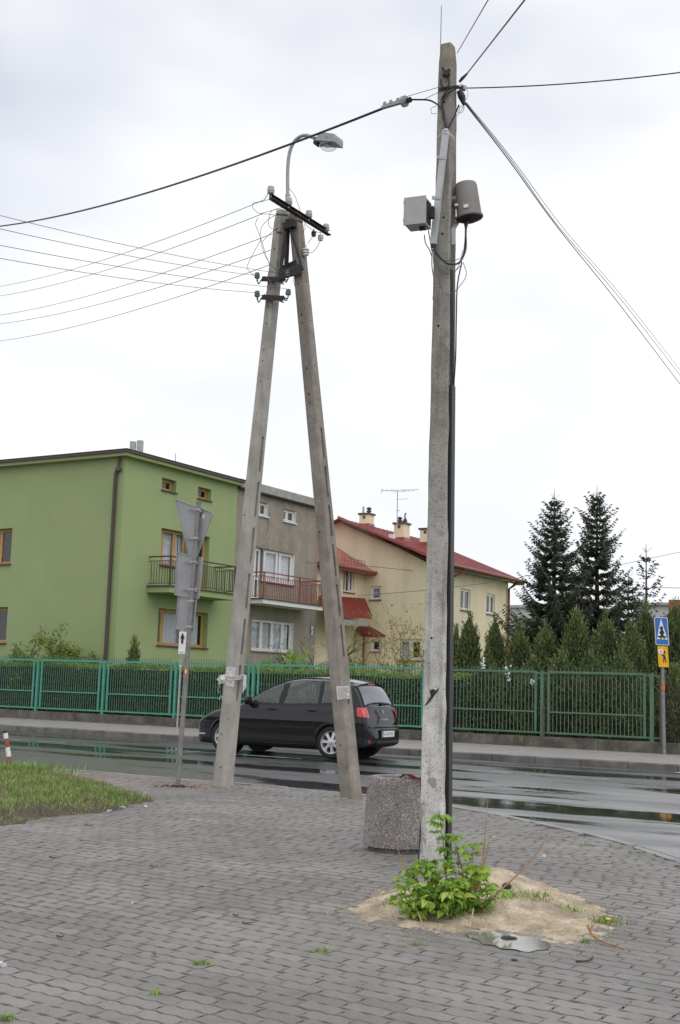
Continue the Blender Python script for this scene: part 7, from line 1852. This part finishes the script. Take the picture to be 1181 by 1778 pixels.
    q.build('tailgate_lettering', M['alloy'], car)
    q = MB(); P = []
    for j in range(21): y = -.66+1.32*j/20; P.append(bk(y, .632, .012))
    q.tube(P, .016, 6); q.build('bumper_ledge', M['carpaint'], car, 60)
    q = MB(); c_ = bk(0, .50, .020); q.box(c_, .012, .62, .17, cx, cy, Z); q.build('plate_recess', M['rubber'], car)
    q = MB(); q.box(c_+cx*.012, .008, .52, .114, cx, cy, Z); npl = q.build('number_plate', M['white'], car)
    q = MB(); q.box(c_+cx*.0175-cy*.237, .002, .042, .110, cx, cy, Z); q.build('blue_band', M['blue'], npl)
    q = MB()
    # registration characters are blurred by motion in the photograph: short dark strokes at their places
    for k, y in enumerate((-.17, -.115, -.045, .01, .065, .12, .175)):
        q.box(c_+cx*.0175+cy*y-Z*.0, .002, .010, .062, cx, cy, Z); q.box(c_+cx*.0175+cy*(y+.018)+Z*(.02 if k % 2 else -.012), .002, .026, .012, cx, cy, Z)
    q.build('registration_marks', M['blackp'], npl)
    q = MB(); P = [bk(y, .335, .006) for y in np.linspace(-.5, .5, 12)]
    q.tube(P, .03, 6); q.build('lower_valance', M['rubber'], car, 60)
    # seats, steering wheel
    for x, w_ in ((2.15, .26), (3.05, .55)):
        for sg_ in ((-1, 1) if x < 3 else (0,)):
            q = MB(); q.box(Wc(x, sg_*.36, .88), .14, w_*1.9 if x < 3 else 1.2, .50, (cx+Z*.0), cy, (Z+cx*.22).normalized()); q.box(Wc(x-.25, sg_*.36, .66), .5, w_*1.9 if x < 3 else 1.2, .14, cx, cy, Z); q.build('seat', M['black'], car)
            for hy in ((sg_*.36,) if x < 3 else (-.38, .38)):
                q = MB(); q.box(Wc(x+.09, hy, 1.21), .09, .24, .15, cx, cy, Z); q.build('headrest', M['black'], car)
    q = MB(); ctr = Wc(1.68, -.36, .98); ax2 = (cx*.85+Z*.45).normalized(); xx = cy; yy = ax2.cross(xx)
    q.tube([ctr+xx*.18*math.cos(a)+yy*.18*math.sin(a) for a in np.linspace(0, 2*PI, 24)], .014, 6); q.box(ctr, .03, .30, .05, ax2, xx, yy); q.build('steering_wheel', M['black'], car)
    return car
build_car()

# pieces of a few pixels each stay joined
for o in sc.objects:
    if o.name.split('.')[0] in ('binding_wire', 'clip', 'hinge', 'sticker', 'loose_lead', 'jumper_lead', 'string', 'handwriting', 'inspection_label', 'clamp_slot', 'tailgate_lettering', 'registration_marks', 'badge', 'hanger', 'roof_rib', 'steel_band', 'mounting_bracket', 'hook', 'plate_border', 'cable_gland', 'fin', 'cover_rib'):
        o['kind'] = 'stuff'
